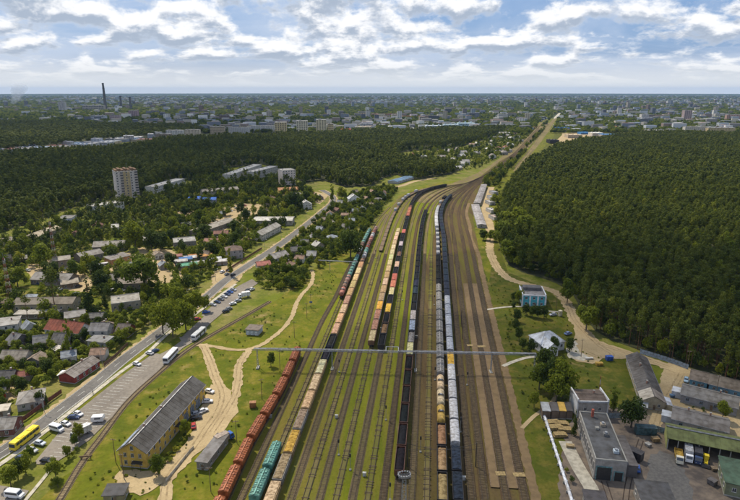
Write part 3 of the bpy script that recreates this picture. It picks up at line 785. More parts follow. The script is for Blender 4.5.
NAMES = {'gondola': 'open_wagon', 'hopper': 'covered_hopper_wagon', 'tank': 'tank_wagon', 'box': 'box_wagon', 'flat': 'flat_wagon'}
WORDS = {'gondola': 'open wagon', 'hopper': 'covered hopper wagon', 'tank': 'tank wagon', 'box': 'covered box wagon', 'flat': 'flat wagon'}
C_ = {'orange': (0.33, 0.098, 0.032), 'rust': (0.22, 0.060, 0.030), 'teal': (0.115, 0.29, 0.245), 'cream': (0.62, 0.50, 0.31), 'beige': (0.60, 0.44, 0.26), 'tan': (0.46, 0.31, 0.16), 'yellow': (0.56, 0.36, 0.07),
      'grey': (0.26, 0.25, 0.24), 'brown': (0.22, 0.12, 0.07), 'dark': (0.050, 0.050, 0.055), 'black': (0.028, 0.028, 0.032), 'white': (0.52, 0.52, 0.54), 'silver': (0.34, 0.37, 0.44), 'salmon': (0.46, 0.17, 0.12),
      'pink': (0.42, 0.22, 0.18), 'navy': (0.030, 0.040, 0.062), 'greybrown': (0.30, 0.22, 0.15), 'coal': (0.018, 0.018, 0.020), 'sandy': (0.36, 0.23, 0.11), 'blue': (0.07, 0.12, 0.25), 'rustbrown': (0.13, 0.055, 0.035)}
CW = {'greybrown': 'grey-brown', 'navy': 'navy', 'rustbrown': 'red-brown', 'coal': 'black', 'rust': 'rusty'}
WAGON_N = 0
def put_train(key, start, items, desc, end=None, reverse=False):
    global WAGON_N
    line = LINES[key]
    acc = [0.0]
    for p, q in zip(line, line[1:]): acc.append(acc[-1] + (q - p).length)
    s = None
    for i, p in enumerate(line):
        if P(p.x, p.y)[1] <= start: s = acc[i]; break
    def at(d):
        d = max(0, min(acc[-1] - 0.01, d))
        lo, hi = 0, len(acc) - 1
        while hi - lo > 1:
            m_ = (lo + hi) // 2
            if acc[m_] <= d: lo = m_
            else: hi = m_
        return line[lo].lerp(line[lo + 1], (d - acc[lo]) / (acc[lo + 1] - acc[lo]))
    for n, it in enumerate(items):
        kind, col = it[0], it[1]; load = it[2] if len(it) > 2 else None
        Lw = WM[kind + '_len']
        a, b = at(s), at(s + Lw)
        if s + Lw > acc[-1]: break
        s += Lw
        mid = (a + b) / 2; dv = b - a; rz = math.atan2(dv.y, dv.x) - PI / 2
        cw = CW.get(col, col)
        extra = ''
        if kind == 'gondola': extra = ' with %s load' % CW.get(load[0], load[0]).replace('rust red', 'rust').replace('dark blue', 'navy').replace('coal black', 'coal') if load else ''
        if kind == 'flat': extra = ' with %s container' % load[0] if load else ''
        r = thing(NAMES[kind], '%s %s%s, %s from the near end of %s' % (cw, WORDS[kind], extra, ORD[n], desc), 'wagon', (mid.x, mid.y, RAIL_TOP), rz, 'wagons of ' + desc)
        j = random.uniform(0.85, 1.12)
        c = tuple(v * j for v in C_[col])
        link('body', WM[kind], r, color=c)
        if kind == 'hopper': link('roof', WM['hopper_roof'], r, color=c); link('roof_hatches', WM['hopper_hatch'], r, color=tuple(v * 1.3 for v in c))
        if kind == 'box': link('roof', WM['box_roof'], r, color=C_[load[0]] if load else tuple(v * 1.1 for v in c))
        if kind == 'tank': link('dome_and_ladder', WM['tank_dome'], r)
        if kind == 'gondola' and load: link('load', WM['stack' if load[1] == 's' else 'load%d' % random.randrange(4)], r, color=tuple(v * random.uniform(0.85, 1.1) for v in C_[load[0]]))
        if kind == 'flat' and load: link('container', WM['crate'], r, color=C_[load[0]])
        for sg in (-1, 1):
            link('bogie', WM['bogie'], r, (0, sg * WM[kind + '_bogie'], 0))
            link('coupler', WM['coupler'], r, (0, sg * WM[kind + '_end'], 0), 0 if sg > 0 else PI)
        WAGON_N += 1
def g_(body, load, st='h'): return ('gondola', body, (load, st))
put_train('orange', 552, [('hopper', 'orange')] * 16, 'the orange train')
put_train(262, 520, [('hopper', 'teal')] * 2, 'the short teal pair')
put_train(262, 301, [('tank', c) for c in ('salmon', 'brown', 'pink', 'teal', 'teal', 'teal', 'teal', 'brown', 'white', 'brown', 'teal', 'teal', 'teal', 'teal')], 'the teal tank train')
put_train(277, 560, [g_('tan', 'beige', 's')] + [g_('tan', 'beige', 's'), g_('grey', 'greybrown', 's'), g_('tan', 'yellow', 's'), g_('grey', 'greybrown', 's')] + [g_('tan', 'cream', 's')] * 3 + [g_('navy', 'black')] * 2 +
          [g_('tan', 'beige', 's')] * 3 + [g_('brown', 'pink', 's'), g_('tan', 'tan', 's'), g_('tan', 'tan', 's'), g_('tan', 'beige', 's'), g_('tan', 'cream', 's'), g_('tan', 'tan', 's')] +
          [('tank', c) for c in ('brown', 'white', 'teal', 'rust', 'rust', 'salmon', 'white', 'rust', 'pink')], 'the long beige train')
put_train(338, 349, [g_('brown', 'beige', 's'), g_('brown', 'pink', 's'), g_('grey', 'pink', 's'), g_('tan', 'yellow', 's'), g_('grey', 'greybrown', 's')] + [g_('tan', 'tan', 's'), g_('tan', 'beige', 's')] * 2 + [g_('tan', 'cream', 's')] * 8, 'the tan train')
put_train(354, 353, [g_('dark', 'coal'), g_('dark', 'brown'), g_('brown', 'coal'), g_('dark', 'yellow', 's'), g_('dark', 'coal'), g_('dark', 'cream', 's'), g_('salmon', 'salmon', 's'), g_('salmon', 'salmon', 's'), g_('dark', 'coal'), g_('dark', 'cream', 's'), g_('dark', 'coal'), g_('dark', 'brown'),
                     g_('dark', 'coal'), g_('dark', 'white', 's'), g_('dark', 'coal'), g_('dark', 'coal'), g_('brown', 'salmon', 's')] + [g_('dark', 'coal')] * 4 + [g_('orange', 'salmon', 's')] * 3 + [g_('dark', 'brown')] + [g_('dark', 'coal')] * 16, 'the mixed dark train')
put_train(308, 253, [('flat', 'dark')] * 10 + [('flat', 'dark', ('white',)), ('flat', 'dark'), ('flat', 'dark', ('white',)), ('flat', 'dark'), ('flat', 'dark', ('white',)), ('flat', 'dark', ('white',)), ('flat', 'dark', ('white',)), ('flat', 'dark'), ('flat', 'dark', ('white',))] + [('flat', 'dark')] * 10, 'the curving flat train')
put_train(398, 482, [g_('rustbrown', 'coal')] * 6 + [g_('dark', 'cream', 's'), g_('dark', 'grey'), g_('dark', 'silver', 's'), g_('dark', 'white', 's')] + [g_('navy', 'coal')] * 2 + [g_('navy', 'navy')] * 2 + [g_('navy', 'coal')] * 16, 'the central coal train')
put_train(442, 552, [g_('black', 'sandy')] * 4 + [('tank', 'yellow'), ('tank', 'cream'), ('tank', 'beige')] + [('hopper', 'grey')] * 8 + [g_('black', 'coal')] * 5 + [('flat', 'black', ('white',))] * 6 + [('box', 'white')] * 6 + [('flat', 'black', ('white',)), ('flat', 'black')] * 2 + [g_('black', 'coal')], 'the grey hopper train')
put_train(457, 552, [g_('black', 'navy', 's')] * 3 + [('box', 'white', ('white',))] * 4 + [g_('grey', 'yellow', 's')] + [('box', 'silver', ('silver',))] * 5 + [g_('navy', 'navy', 's')] * 25, 'the white-silver train')

# ------------------------------------------------------------------ road vehicles
VM = {}
def vehicle_meshes():
    b = MB(); b.tube((-0.1, 0, 0), (0.1, 0, 0), 0.32, 0.32, 'rubber', 12); b.tube((-0.11, 0, 0), (0.11, 0, 0), 0.18, 0.18, 'grey_steel', 8)
    VM['wheel'] = b.mesh('wheel')
    b = MB(); b.tube((-0.15, 0, 0), (0.15, 0, 0), 0.48, 0.48, 'rubber', 12); b.tube((-0.16, 0, 0), (0.16, 0, 0), 0.26, 0.26, 'grey_steel', 8)
    VM['big_wheel'] = b.mesh('wheel')
    b = MB(); b.box((0, 0, 0), (0.36, 0.08, 0.16), 'white_line'); VM['headlight'] = b.mesh('headlight')
    b = MB()                                           # saloon / hatchback body, front at +y
    side_prism(b, [(-2.1, 0.35), (-2.15, 0.7), (-2.05, 0.95), (-1.2, 1.0), (1.0, 0.95), (1.95, 0.78), (2.12, 0.6), (2.1, 0.32)], 0.86, 'car_paint')
    b.box((0, -0.35, 1.46), (1.22, 1.75, 0.07), 'car_paint')
    for s in (-1, 1):
        for y0, y1 in ((0.95, 0.5), (-0.3, -0.3), (-1.65, -1.2)): b.tube((s * 0.80, y0, 0.95), (s * 0.60, y1, 1.46), 0.05, 0.05, 'car_paint', 4)
    VM['car'] = b.mesh('body')
    b = MB(); side_prism(b, [(-1.75, 0.94), (-1.22, 1.45), (0.50, 1.45), (1.05, 0.94)], 0.80, 'glass', 0.60, 1.2); VM['car_glass'] = b.mesh('windows')
    b = MB()                                           # van / minibus
    side_prism(b, [(-2.7, 0.35), (-2.75, 2.2), (-2.6, 2.4), (1.2, 2.4), (1.5, 2.25), (2.1, 1.3), (2.75, 1.05), (2.85, 0.4)], 0.98, 'car_paint')
    b.box((0, -0.8, 2.44), (1.5, 2.8, 0.08), 'car_paint')
    VM['van'] = b.mesh('body')
    b = MB()
    for s in (-1, 1): b.box((s * 0.985, -0.3, 1.75), (0.03, 4.0, 0.7), 'glass')
    b.face([(-0.85, 1.62, 2.14), (-0.85, 2.10, 1.37), (0.85, 2.10, 1.37), (0.85, 1.62, 2.14)], 'glass')
    b.box((0, -2.755, 1.8), (1.5, 0.03, 0.6), 'glass')
    VM['van_glass'] = b.mesh('windows')
    b = MB()                                           # city bus / coach
    side_prism(b, [(-5.9, 0.4), (-5.95, 2.8), (-5.7, 3.1), (5.6, 3.1), (5.85, 2.7), (5.95, 0.4)], 1.25, 'car_paint')
    for y in (-3.0, 1.8): b.box((0, y, 3.17), (1.5, 2.0, 0.16), 'car_paint')
    VM['bus'] = b.mesh('body')
    b = MB()
    for s in (-1, 1):
        for k in range(7): b.box((s * 1.255, -4.8 + k * 1.55, 2.15), (0.03, 1.42, 0.95), 'glass')
    b.box((0, 5.9, 2.0), (2.2, 0.09, 1.3), 'glass'); b.box((0, -5.93, 2.2), (2.0, 0.06, 0.8), 'glass')
    VM['bus_glass'] = b.mesh('windows')
    b = MB(); b.box((1.262, 3.9, 1.45), (0.03, 1.1, 2.0), 'dark_steel'); b.box((1.262, -0.6, 1.3), (0.03, 1.2, 1.7), 'dark_steel'); VM['bus_door'] = b.mesh('doors')
    b = MB()                                           # lorry cab
    side_prism(b, [(1.6, 0.5), (1.6, 2.5), (1.9, 2.7), (2.9, 2.65), (3.3, 1.6), (3.45, 0.5)], 1.1, 'car_paint')
    b.box((0, -0.6, 0.75), (0.9, 6.4, 0.25), 'dark_steel')
    VM['lorry'] = b.mesh('cab')
    b = MB(); b.face([(-0.95, 2.96, 2.5), (-0.95, 3.32, 1.62), (0.95, 3.32, 1.62), (0.95, 2.96, 2.5)], 'glass')
    for s in (-1, 1): b.box((s * 1.105, 2.4, 2.0), (0.03, 0.9, 0.7), 'glass')
    VM['lorry_glass'] = b.mesh('windows')
    b = MB(); b.box((0, -1.2, 2.2), (2.4, 5.0, 2.5), 'paint')
    for k in range(6): b.box((0, -3.5 + k * 0.92, 2.2), (2.46, 0.1, 2.54), 'paint')
    VM['lorry_box'] = b.mesh('cargo_box')
    b = MB(); b.box((0, -1.2, 1.1), (2.4, 5.0, 0.25), 'paint')
    for s in (-1, 1): b.box((s * 1.18, -1.2, 1.6), (0.06, 5.0, 0.8), 'paint'); b.box((0, -1.2 + s * 2.47, 1.6), (2.3, 0.06, 0.8), 'paint')
    VM['lorry_bed'] = b.mesh('tipper_bed')
    b = MB()                                           # caravan / small trailer body
    side_prism(b, [(-2.2, 0.5), (-2.4, 1.5), (-2.1, 2.45), (1.9, 2.5), (2.3, 1.7), (2.1, 0.5)], 1.1, 'car_paint'); b.box((0, 2.7, 0.5), (0.12, 1.2, 0.1), 'dark_steel')
    VM['caravan'] = b.mesh('body')
    b = MB()
    for s in (-1, 1): b.box((s * 1.105, 0.1, 1.75), (0.03, 2.2, 0.55), 'glass')
    VM['caravan_glass'] = b.mesh('windows')
    b = MB()                                           # wheel loader
    side_prism(b, [(-2.6, 0.6), (-2.6, 1.7), (-0.6, 1.9), (-0.6, 0.6)], 0.9, 'car_paint'); b.box((0, 0.2, 1.9), (1.3, 1.4, 1.9), 'car_paint'); b.box((0, 1.7, 0.9), (0.8, 2.0, 0.5), 'car_paint')
    for s in (-1, 1): b.tube((s * 0.5, 1.0, 1.4), (s * 0.5, 3.2, 0.6), 0.12, 0.12, 'car_paint', 5)
    VM['loader'] = b.mesh('body')
    b = MB(); side_prism(b, [(3.0, 0.15), (3.0, 1.0), (3.5, 0.9), (4.0, 0.2), (3.9, 0.1)], 1.2, 'dark_steel'); VM['bucket'] = b.mesh('bucket')
    b = MB(); b.box((0, 0.2, 2.35), (1.34, 1.1, 0.7), 'glass'); VM['loader_glass'] = b.mesh('windows')
vehicle_meshes()
def vehicle(kind, px, py, head, colour, label, group=None, name=None, cat=None, load=None):
    """head: picture point the front of the vehicle looks at"""
    g = G(px, py); q = G(*head); rz = math.atan2(q.y - g.y, q.x - g.x) - PI / 2
    nm = {'car': 'parked_car', 'van': 'van', 'bus': 'bus', 'lorry': 'lorry', 'tipper': 'lorry', 'caravan': 'caravan', 'loader': 'wheel_loader'}[kind]
    r = thing(name or nm, label, cat or {'car': 'car', 'tipper': 'lorry', 'loader': 'loader'}.get(kind, kind), (g.x, g.y, 0.05), rz, group)
    base = 'lorry' if kind == 'tipper' else kind
    link('cab' if base == 'lorry' else 'body', VM[base], r, color=colour); link('windows', VM[base + '_glass'], r)
    if kind == 'lorry': link('cargo_box', VM['lorry_box'], r, color=load or (0.55, 0.56, 0.58))
    if kind == 'tipper': link('tipper_bed', VM['lorry_bed'], r, color=load or (0.5, 0.33, 0.06))
    if kind == 'bus': link('doors', VM['bus_door'], r)
    if kind == 'loader': link('bucket', VM['bucket'], r)
    big = kind in ('bus', 'lorry', 'tipper', 'loader')
    ax = {'car': (1.3, -1.3), 'van': (1.8, -1.7), 'bus': (3.6, -3.2), 'lorry': (2.5, -2.4), 'tipper': (2.5, -2.4), 'caravan': (0.0,), 'loader': (1.7, -1.6)}[kind]
    hw = {'car': 0.80, 'van': 0.92, 'bus': 1.12, 'lorry': 1.0, 'tipper': 1.0, 'caravan': 1.02, 'loader': 1.0}[kind]
    for y in ax:
        for s in (-1, 1): link('wheel', VM['big_wheel' if big else 'wheel'], r, (s * hw, y, 0.48 if big else 0.32))
    fy = {'car': (2.08, 0.66), 'van': (2.80, 0.85), 'bus': (5.93, 0.8), 'lorry': (3.42, 0.9), 'tipper': (3.42, 0.9)}.get(kind)
    if fy:
        for s in (-1, 1): link('headlight', VM['headlight'], r, (s * 0.62, fy[0], fy[1]))
    block_rect(g.x, g.y, 1.6, 3.0 if not big else 6, rz)
    return r
WH = (0.72, 0.72, 0.74); SV = (0.40, 0.41, 0.44); BK = (0.02, 0.02, 0.025); NB = (0.035, 0.06, 0.14); RD = (0.35, 0.03, 0.03); BL = (0.04, 0.12, 0.42); YL = (0.75, 0.55, 0.03); GY = (0.16, 0.17, 0.18)
vehicle('bus', 25.5, 441.5, (14, 450.5), YL, 'yellow city bus on the main road by the fenced gardens')
vehicle('bus', 171, 358.5, (164, 366), WH, 'white coach parked in the lot, nearer of the two coaches')
vehicle('bus', 199, 336.5, (208, 328.5), (0.60, 0.61, 0.63), 'white coach with grey side, nearer the footpath fork', name='bus')
vehicle('van', 57, 430.5, (66, 433), WH, 'white minibus with dark windows in the stalls nearest the yellow bus')
vehicle('car', 66, 425, (72, 427), WH, 'white car in the stall just beyond the white minibus', 'parked cars')
vehicle('car', 74, 418.5, (80, 418.5), NB, 'dark blue car parked next to a white car near the pavement', 'parked cars')
vehicle('car', 78.5, 415, (86, 418), WH, 'white car parked directly beyond the dark blue car', 'parked cars')
vehicle('car', 40, 444.5, (47, 446), (0.55, 0.60, 0.68), 'pale car with a bright blue roof load beside the pavement', 'parked cars')
vehicle('car', 32.5, 451.5, (39, 453.5), SV, 'silver car in the near left corner of the lot', 'parked cars')
vehicle('car', 22, 459.5, (29, 461), NB, 'dark blue car on the grass edge beside small trees', 'parked cars')
vehicle('car', 47, 462, (54, 463), BK, 'black car alone at the near end of the parking lot', 'parked cars')
vehicle('van', 15, 497, (24, 498), WH, 'white van in the paved corner at the bottom left')
vehicle('caravan', 98.5, 421.5, (108, 421), WH, 'white caravan standing alone at the trackside edge of the lot')
vehicle('lorry', 81, 436, (73, 440), WH, 'white box lorry behind a small tree in the lot', load=(0.7, 0.7, 0.72))
vehicle('car', 149.5, 354, (143, 352), WH, 'white car beside the first grass island of the lot', 'parked cars')
vehicle('car', 155, 352, (161, 349), NB, 'dark blue car beside the first grass island of the lot', 'parked cars')
vehicle('car', 137, 365, (144, 367), WH, 'white car alone in the stalls left of the nearer coach', 'parked cars')
vehicle('car', 206, 313, (213, 312), BL, 'bright blue car under the trees beside the pavement', 'parked cars')
vehicle('car', 197, 320, (204, 319), RD, 'dark red car in the shade of a roadside tree', 'parked cars')
for i, (px, py, c, nm) in enumerate([(213, 305.5, SV, 'silver'), (217.5, 302.8, NB, 'dark blue'), (221, 300, GY, 'grey'), (224.3, 297.4, WH, 'white'), (227.3, 295, NB, 'navy'), (230.2, 292.8, BL, 'blue'), (233.4, 290.6, SV, 'pale silver')]):
    vehicle('car', px, py, (px + 7, py + 1.5), c, '%s car, %s from the near end of the parked row by the pavement' % (nm, ORD[i]), 'parked cars')
vehicle('car', 226, 312, (233, 310), BK, 'black car parked on the trackside edge of the narrow lot', 'parked cars')
vehicle('car', 229, 309.5, (236, 307), GY, 'grey car parked next to a black car on the trackside edge', 'parked cars')
vehicle('car', 233, 304.5, (240, 303), WH, 'white car just this side of the white lorry', 'parked cars')
vehicle('car', 238, 301.5, (245, 300), SV, 'silver car tucked close to the white lorry', 'parked cars')
vehicle('lorry', 244, 297.5, (236, 299), WH, 'white lorry at the far end of the narrow car park', load=(0.75, 0.75, 0.76))
for px, py, c, nm in ((222.5, 272.5, WH, 'white'), (227, 275, GY, 'grey'), (230.5, 271, NB, 'navy'), (233, 275.5, BK, 'black'), (248, 291, BK, 'black'), (252, 290, WH, 'white')):
    vehicle('car', px, py, (px + 7, py - 3), c, '%s car in the sandy car park %s the far road bend' % (nm, 'beside' if px < 240 else 'at the tracks end of'), 'parked cars')
vehicle('car', 207.5, 402.5, (214, 402), WH, 'white car on sand by the tall doors of the yellow building', 'parked cars')
vehicle('car', 209.5, 392.5, (216, 394), WH, 'white car at the far corner of the yellow building', 'parked cars')
vehicle('car', 203, 412, (209, 410), WH, 'white car halfway along the yellow building facade', 'parked cars')
vehicle('car', 196.5, 415, (203, 413), SV, 'silver car touching the shadow of the yellow building', 'parked cars')
vehicle('car', 196.5, 419, (203, 418), BK, 'black car beside the silver car at the yellow building', 'parked cars')
vehicle('car', 193.5, 427, (193, 422), RD, 'small red car beside the bushes of the yellow building', 'parked cars')
vehicle('lorry', 225, 441.5, (232, 438), BL, 'blue lorry behind the long grey shed', load=(0.30, 0.24, 0.20))
vehicle('tipper', 678.5, 459.5, (679.5, 466), (0.70, 0.64, 0.50), 'cream tipper lorry under the green roof, leftmost of the depot vehicles')
vehicle('lorry', 688, 458, (689, 466), WH, 'white box lorry between the cream tipper and a dark lorry', load=(0.45, 0.46, 0.48))
vehicle('lorry', 697.5, 460, (698, 468), NB, 'dark blue lorry between the white lorry and the yellow loader', load=(0.06, 0.06, 0.07))
vehicle('loader', 705.5, 462, (705.5, 470), YL, 'yellow wheel loader at the right of the depot lorries')
vehicle('car', 637, 470, (636, 461), BL, 'blue car beside the dark container in the depot yard', 'parked cars')
vehicle('car', 686, 381, (685, 388), (0.35, 0.5, 0.65), 'pale blue car by the settlement lane below the forest', 'parked cars')
vehicle('car', 568, 334.5, (575, 332.5), (0.18, 0.24, 0.45), 'blue car beside the pale grey metal-roofed house', 'parked cars')
vehicle('car', 553, 315.5, (548, 316), SV, 'silver car on the lawn between the two right-hand houses', 'parked cars')
vehicle('bus', 100.5, 268, (110, 266), (0.62, 0.58, 0.60), 'white bus on bare earth among the upper-left yards')
for px, py, c, nm in ((28, 271, SV, 'silver'), (38, 284, NB, 'navy'), (60, 290, WH, 'white'), (79, 287, BK, 'black'), (76, 294.5, GY, 'grey'), (118, 287, NB, 'dark blue'), (113, 291, WH, 'white'), (122, 291, GY, 'grey'), (96, 283, SV, 'pale silver'), (128, 335, NB, 'dark'), (118, 337, WH, 'white'),
                          (50, 272, BL, 'blue'), (63, 270, NB, 'dark blue'), (95, 256, GY, 'grey'), (108, 262.5, SV, 'silver'), (226, 213, BL, 'blue'), (231, 211.5, WH, 'white'), (236, 208.5, SV, 'silver'), (228, 208, GY, 'grey'), (245, 206, RD, 'red'), (204, 226, BK, 'black'), (212, 222, GY, 'grey')):
    vehicle('car', px, py, (px + 6, py - random.uniform(-2, 4)), c, '%s car on bare ground between the houses left of the road' % nm, 'cars among the houses left of the road')

# ------------------------------------------------------------------ buildings
def window_mesh(wd, hg):
    b = MB()
    b.box((0, 0.0, 0), (wd - 0.12, 0.04, hg - 0.12), 'glass')
    for s in (-1, 1):
        b.box((s * (wd / 2 - 0.05), -0.02, 0), (0.1, 0.12, hg), 'paint'); b.box((0, -0.02, s * (hg / 2 - 0.05)), (wd - 0.2, 0.12, 0.1), 'paint')
    b.box((0, -0.015, 0), (0.07, 0.08, hg - 0.2), 'paint')
    b.box((0, -0.07, -hg / 2 - 0.03), (wd + 0.15, 0.2, 0.06), 'paint')
    return b.mesh('window')
WINS = {}
def win(wd, hg):
    if (wd, hg) not in WINS: WINS[wd, hg] = window_mesh(wd, hg)
    return WINS[wd, hg]
b = MB(); b.box((0, 0, 1.05), (1.0, 0.1, 2.1), 'paint'); b.box((0, -0.03, 1.05), (0.8, 0.1, 1.9), 'timber'); DOOR = b.mesh('door')
b = MB(); b.box((0, 0, 0), (0.6, 0.6, 1.6), 'plaster'); b.box((0, 0, 0.84), (0.74, 0.74, 0.12), 'concrete'); CHIM = b.mesh('chimney')

def frame_of(A, B, depth):
    a = G(*A); b_ = G(*B); d = (b_ - a); L = d.length; d.normalize()
    nrm = Vector((-d.y, d.x, 0))
    c = (a + b_) / 2 + nrm * depth / 2
    return c, L, math.atan2(d.y, d.x)
def building(name, label, A, B, depth, eave, roof='gable', rise=2.2, ridge='x', wall=(0.5, 0.46, 0.40), roofc=(0.2, 0.19, 0.18), floors=1, every=3.2, wsize=(1.2, 1.4), frame=(0.6, 0.6, 0.58), chim=1, door=True, cat='house',
             group=None, place=None, sides=True, over=0.45, winfront=True, winz=None):
    if place: c, L, rz = place
    else: c, L, rz = frame_of(A, B, depth)
    hx, hy = L / 2, depth / 2
    r = thing(name, label, cat, (c.x, c.y, -0.05), rz, group)
    block_rect(c.x, c.y, hx, hy, rz)
    b = MB()
    if ridge == 'x': gx, gy = hx, hy
    else: gx, gy = hy, hx                              # gx: half length along ridge, gy: half span
    T = (lambda x, y, z: (x, y, z)) if ridge == 'x' else (lambda x, y, z: (-y, x, z))
    b.box((0, 0, eave / 2), (L, depth, eave), 'plaster', bottom=False)
    b.box((0, 0, 0.2), (L + 0.12, depth + 0.12, 0.4), 'concrete', bottom=False)
    if roof == 'gable':
        for s in (-1, 1):
            pts = [T(s * (gx - 0.02), -gy, eave), T(s * (gx - 0.02), gy, eave), T(s * (gx - 0.02), 0, eave + rise)]
            b.face(pts if s > 0 else pts[::-1], 'plaster')
    link('wall', b.mesh('wall'), r, color=wall)
    rf = MB()
    if roof == 'gable':
        k = over / gy * rise
        for s in (-1, 1):
            n_pan = max(1, int(gx * 2 / 6))
            p = [(s * (gy + over), eave - k + 0.02), (0, eave + rise + 0.02), (0, eave + rise + 0.22), (s * (gy + over), eave - k + 0.2)]
            lo = [T(-gx - over, y, z) for y, z in p]; hi = [T(gx + over, y, z) for y, z in p]
            if s > 0: lo, hi = hi, lo
            for j in range(4): rf.face([lo[j], hi[j], hi[(j + 1) % 4], lo[(j + 1) % 4]], 'roofing')
            rf.face(lo[::-1], 'roofing'); rf.face(hi, 'roofing')
        if c.y < 300:                                  # sheet seams and a lap halfway down each slope
            for s in (-1, 1):
                sl_ = math.hypot(gy, rise)
                for j in range(1, int(gx * 2 / 1.9)):
                    x = -gx + j * 1.9
                    rf.tube(T(x, s * (gy + over), eave - k + 0.2), T(x, s * 0.1, eave + rise + 0.2), 0.05, 0.05, 'roofing', 4, False)
                rf.tube(T(-gx - over, s * gy * 0.5, eave + rise * 0.5 + 0.21), T(gx + over, s * gy * 0.5, eave + rise * 0.5 + 0.21), 0.05, 0.05, 'roofing', 4, False)
                rf.tube(T(-gx - over, s * (gy + over + 0.05), eave - k + 0.1), T(gx + over, s * (gy + over + 0.05), eave - k + 0.1), 0.09, 0.09, 'grey_steel', 5)
        a_, b2 = T(-gx - over, 0, eave + rise + 0.22), T(gx + over, 0, eave + rise + 0.22)
        rf.tube(a_, b2, 0.16, 0.16, 'roofing', 5)
    elif roof == 'hip':
        o = over; k = o / gy * rise; e = eave - k + 0.1
        c1 = [T(-gx - o, -gy - o, e), T(gx + o, -gy - o, e), T(gx + o, gy + o, e), T(-gx - o, gy + o, e)]
        rl_ = max(0.05, gx - gy)
        t1, t2 = T(-rl_, 0, eave + rise + 0.1), T(rl_, 0, eave + rise + 0.1)
        for q in ([c1[0], c1[1], t2, t1], [c1[1], c1[2], t2], [c1[2], c1[3], t1, t2], [c1[3], c1[0], t1], c1[::-1]): rf.face(q, 'roofing')
        for p_ in c1: rf.tube(p_, t1 if (Vector(p_) - Vector(t1)).length < (Vector(p_) - Vector(t2)).length else t2, 0.1, 0.1, 'roofing', 4)
    elif roof == 'shed':
        q0 = [(-hx - over, -hy - over, eave + 0.02), (hx + over, -hy - over, eave + 0.02), (hx + over, hy + over, eave + rise), (-hx - over, hy + over, eave + rise)]
        q1 = [(x, y, z + 0.2) for x, y, z in q0]
        rf.face(q1, 'roofing'); rf.face(q0[::-1], 'roofing')
        for j in range(4): rf.face([q0[j], q0[(j + 1) % 4], q1[(j + 1) % 4], q1[j]], 'roofing')
    else:                                              # flat with parapet
        rf.box((0, 0, eave + 0.05), (L - 0.3, depth - 0.3, 0.2), 'roofing')
        for s in (-1, 1):
            rf.box((0, s * (hy - 0.12), eave + 0.2), (L + 0.1, 0.3, 0.5), 'concrete'); rf.box((s * (hx - 0.12), 0, eave + 0.2), (0.3, depth - 0.5, 0.5), 'concrete')
        for k_ in range(max(1, int(L / 12))): rf.box((-hx + 4 + k_ * 11.3 % L, hy * 0.25, eave + 0.5), (1.2, 1.2, 0.8), 'concrete')
    ro = link('roof', rf.mesh('roof'), r, color=roofc)
    wm = win(*wsize)
    fh = eave / floors
    if floors == 0: fh = eave
    def row(n, fx, fy, ang, length):
        for f in range(max(1, floors)):
            z = (f + 0.55) * fh if winz is None else winz
            for i in range(n):
                u = -length / 2 + length * (i + 0.5) / n
                link('window', wm, r, (fx(u), fy(u), z), ang, color=frame)
    if winfront:
        n = max(1, int(L / every)); row(n, lambda u: u, lambda u: -hy - 0.03, 0, L)
    if sides:
        n = max(1, int(depth / (every * 1.2)))
        if c.x < 0: row(n, lambda u: hx + 0.03, lambda u: u, PI / 2, depth)
        else: row(n, lambda u: -hx - 0.03, lambda u: u, -PI / 2, depth)
    if door: link('door', DOOR, r, (hx * 0.12, -hy - 0.05, 0.0), color=(0.3, 0.25, 0.2))
    for k_ in range(chim):
        if roof == 'gable': x, y, z = T(gx * (0.35 - 0.8 * k_), gy * 0.2, eave + rise * 0.8 + 0.6)
        elif roof == 'hip': x, y, z = T(0.4, gy * 0.3, eave + rise * 0.7 + 0.6)
        else: x, y, z = (hx * 0.3, hy * 0.3, eave + 0.8)
        link('chimney', CHIM, ro, (x, y, z), color=(0.42, 0.24, 0.18))
    return r, L, depth

GR = (0.17, 0.165, 0.155); LG = (0.34, 0.33, 0.31); DG = (0.085, 0.083, 0.082); BR = (0.16, 0.115, 0.085); TN = (0.40, 0.33, 0.24); RR = (0.25, 0.065, 0.038); PALE = (0.58, 0.55, 0.50); WW = (0.72, 0.71, 0.69); YW = (0.58, 0.42, 0.12); GREY = (0.30, 0.29, 0.27)
# --- the long yellow building by the tracks
p0, p1, p2 = G(121, 471), G(147.6, 468.9), G(205.5, 398.5)
ax = (p2 - p1).normalized(); Ly = (p2 - p1).length; Wy = 9.6
nrm = Vector((-ax.y, ax.x, 0))                         # to the left of the long axis, away from the lit facade
cy_ = p1 + ax * Ly / 2 + nrm * Wy / 2
r, L_, D_ = building('long_house', 'long yellow two-storey building with dark grey roof beside the sandy yard', None, None, Wy, 6.2, 'gable', 3.2, 'x', (0.56, 0.38, 0.085), (0.125, 0.118, 0.112), 2, 3.4, (1.1, 1.5), (0.55, 0.52, 0.45), 0, False,
                     'building', place=(cy_, Ly, math.atan2(ax.y, ax.x)), sides=False)
wm = win(1.1, 1.5)
for z in (1.9, 4.7):
    for y in (-2.6, 0.0, 2.6): link('window', wm, r, (-Ly / 2 - 0.03, y, z), -PI / 2, color=(0.5, 0.47, 0.4))
link('window', wm, r, (-Ly / 2 - 0.03, 0, 7.4), -PI / 2, color=(0.5, 0.47, 0.4))
b = MB(); b.box((0, 0, 1.9), (3.2, 0.12, 3.8), 'paint'); b.box((0, -0.05, 1.9), (2.9, 0.1, 3.5), 'paint'); b.box((0, -0.1, 1.9), (0.1, 0.08, 3.5), 'dark_steel')
big_door = b.mesh('double_door')
for u in (0.62, 0.74, 0.85): link('double_door', big_door, r, (-Ly / 2 + u * Ly, -Wy / 2 - 0.09, 0), color=(0.18, 0.22, 0.27))
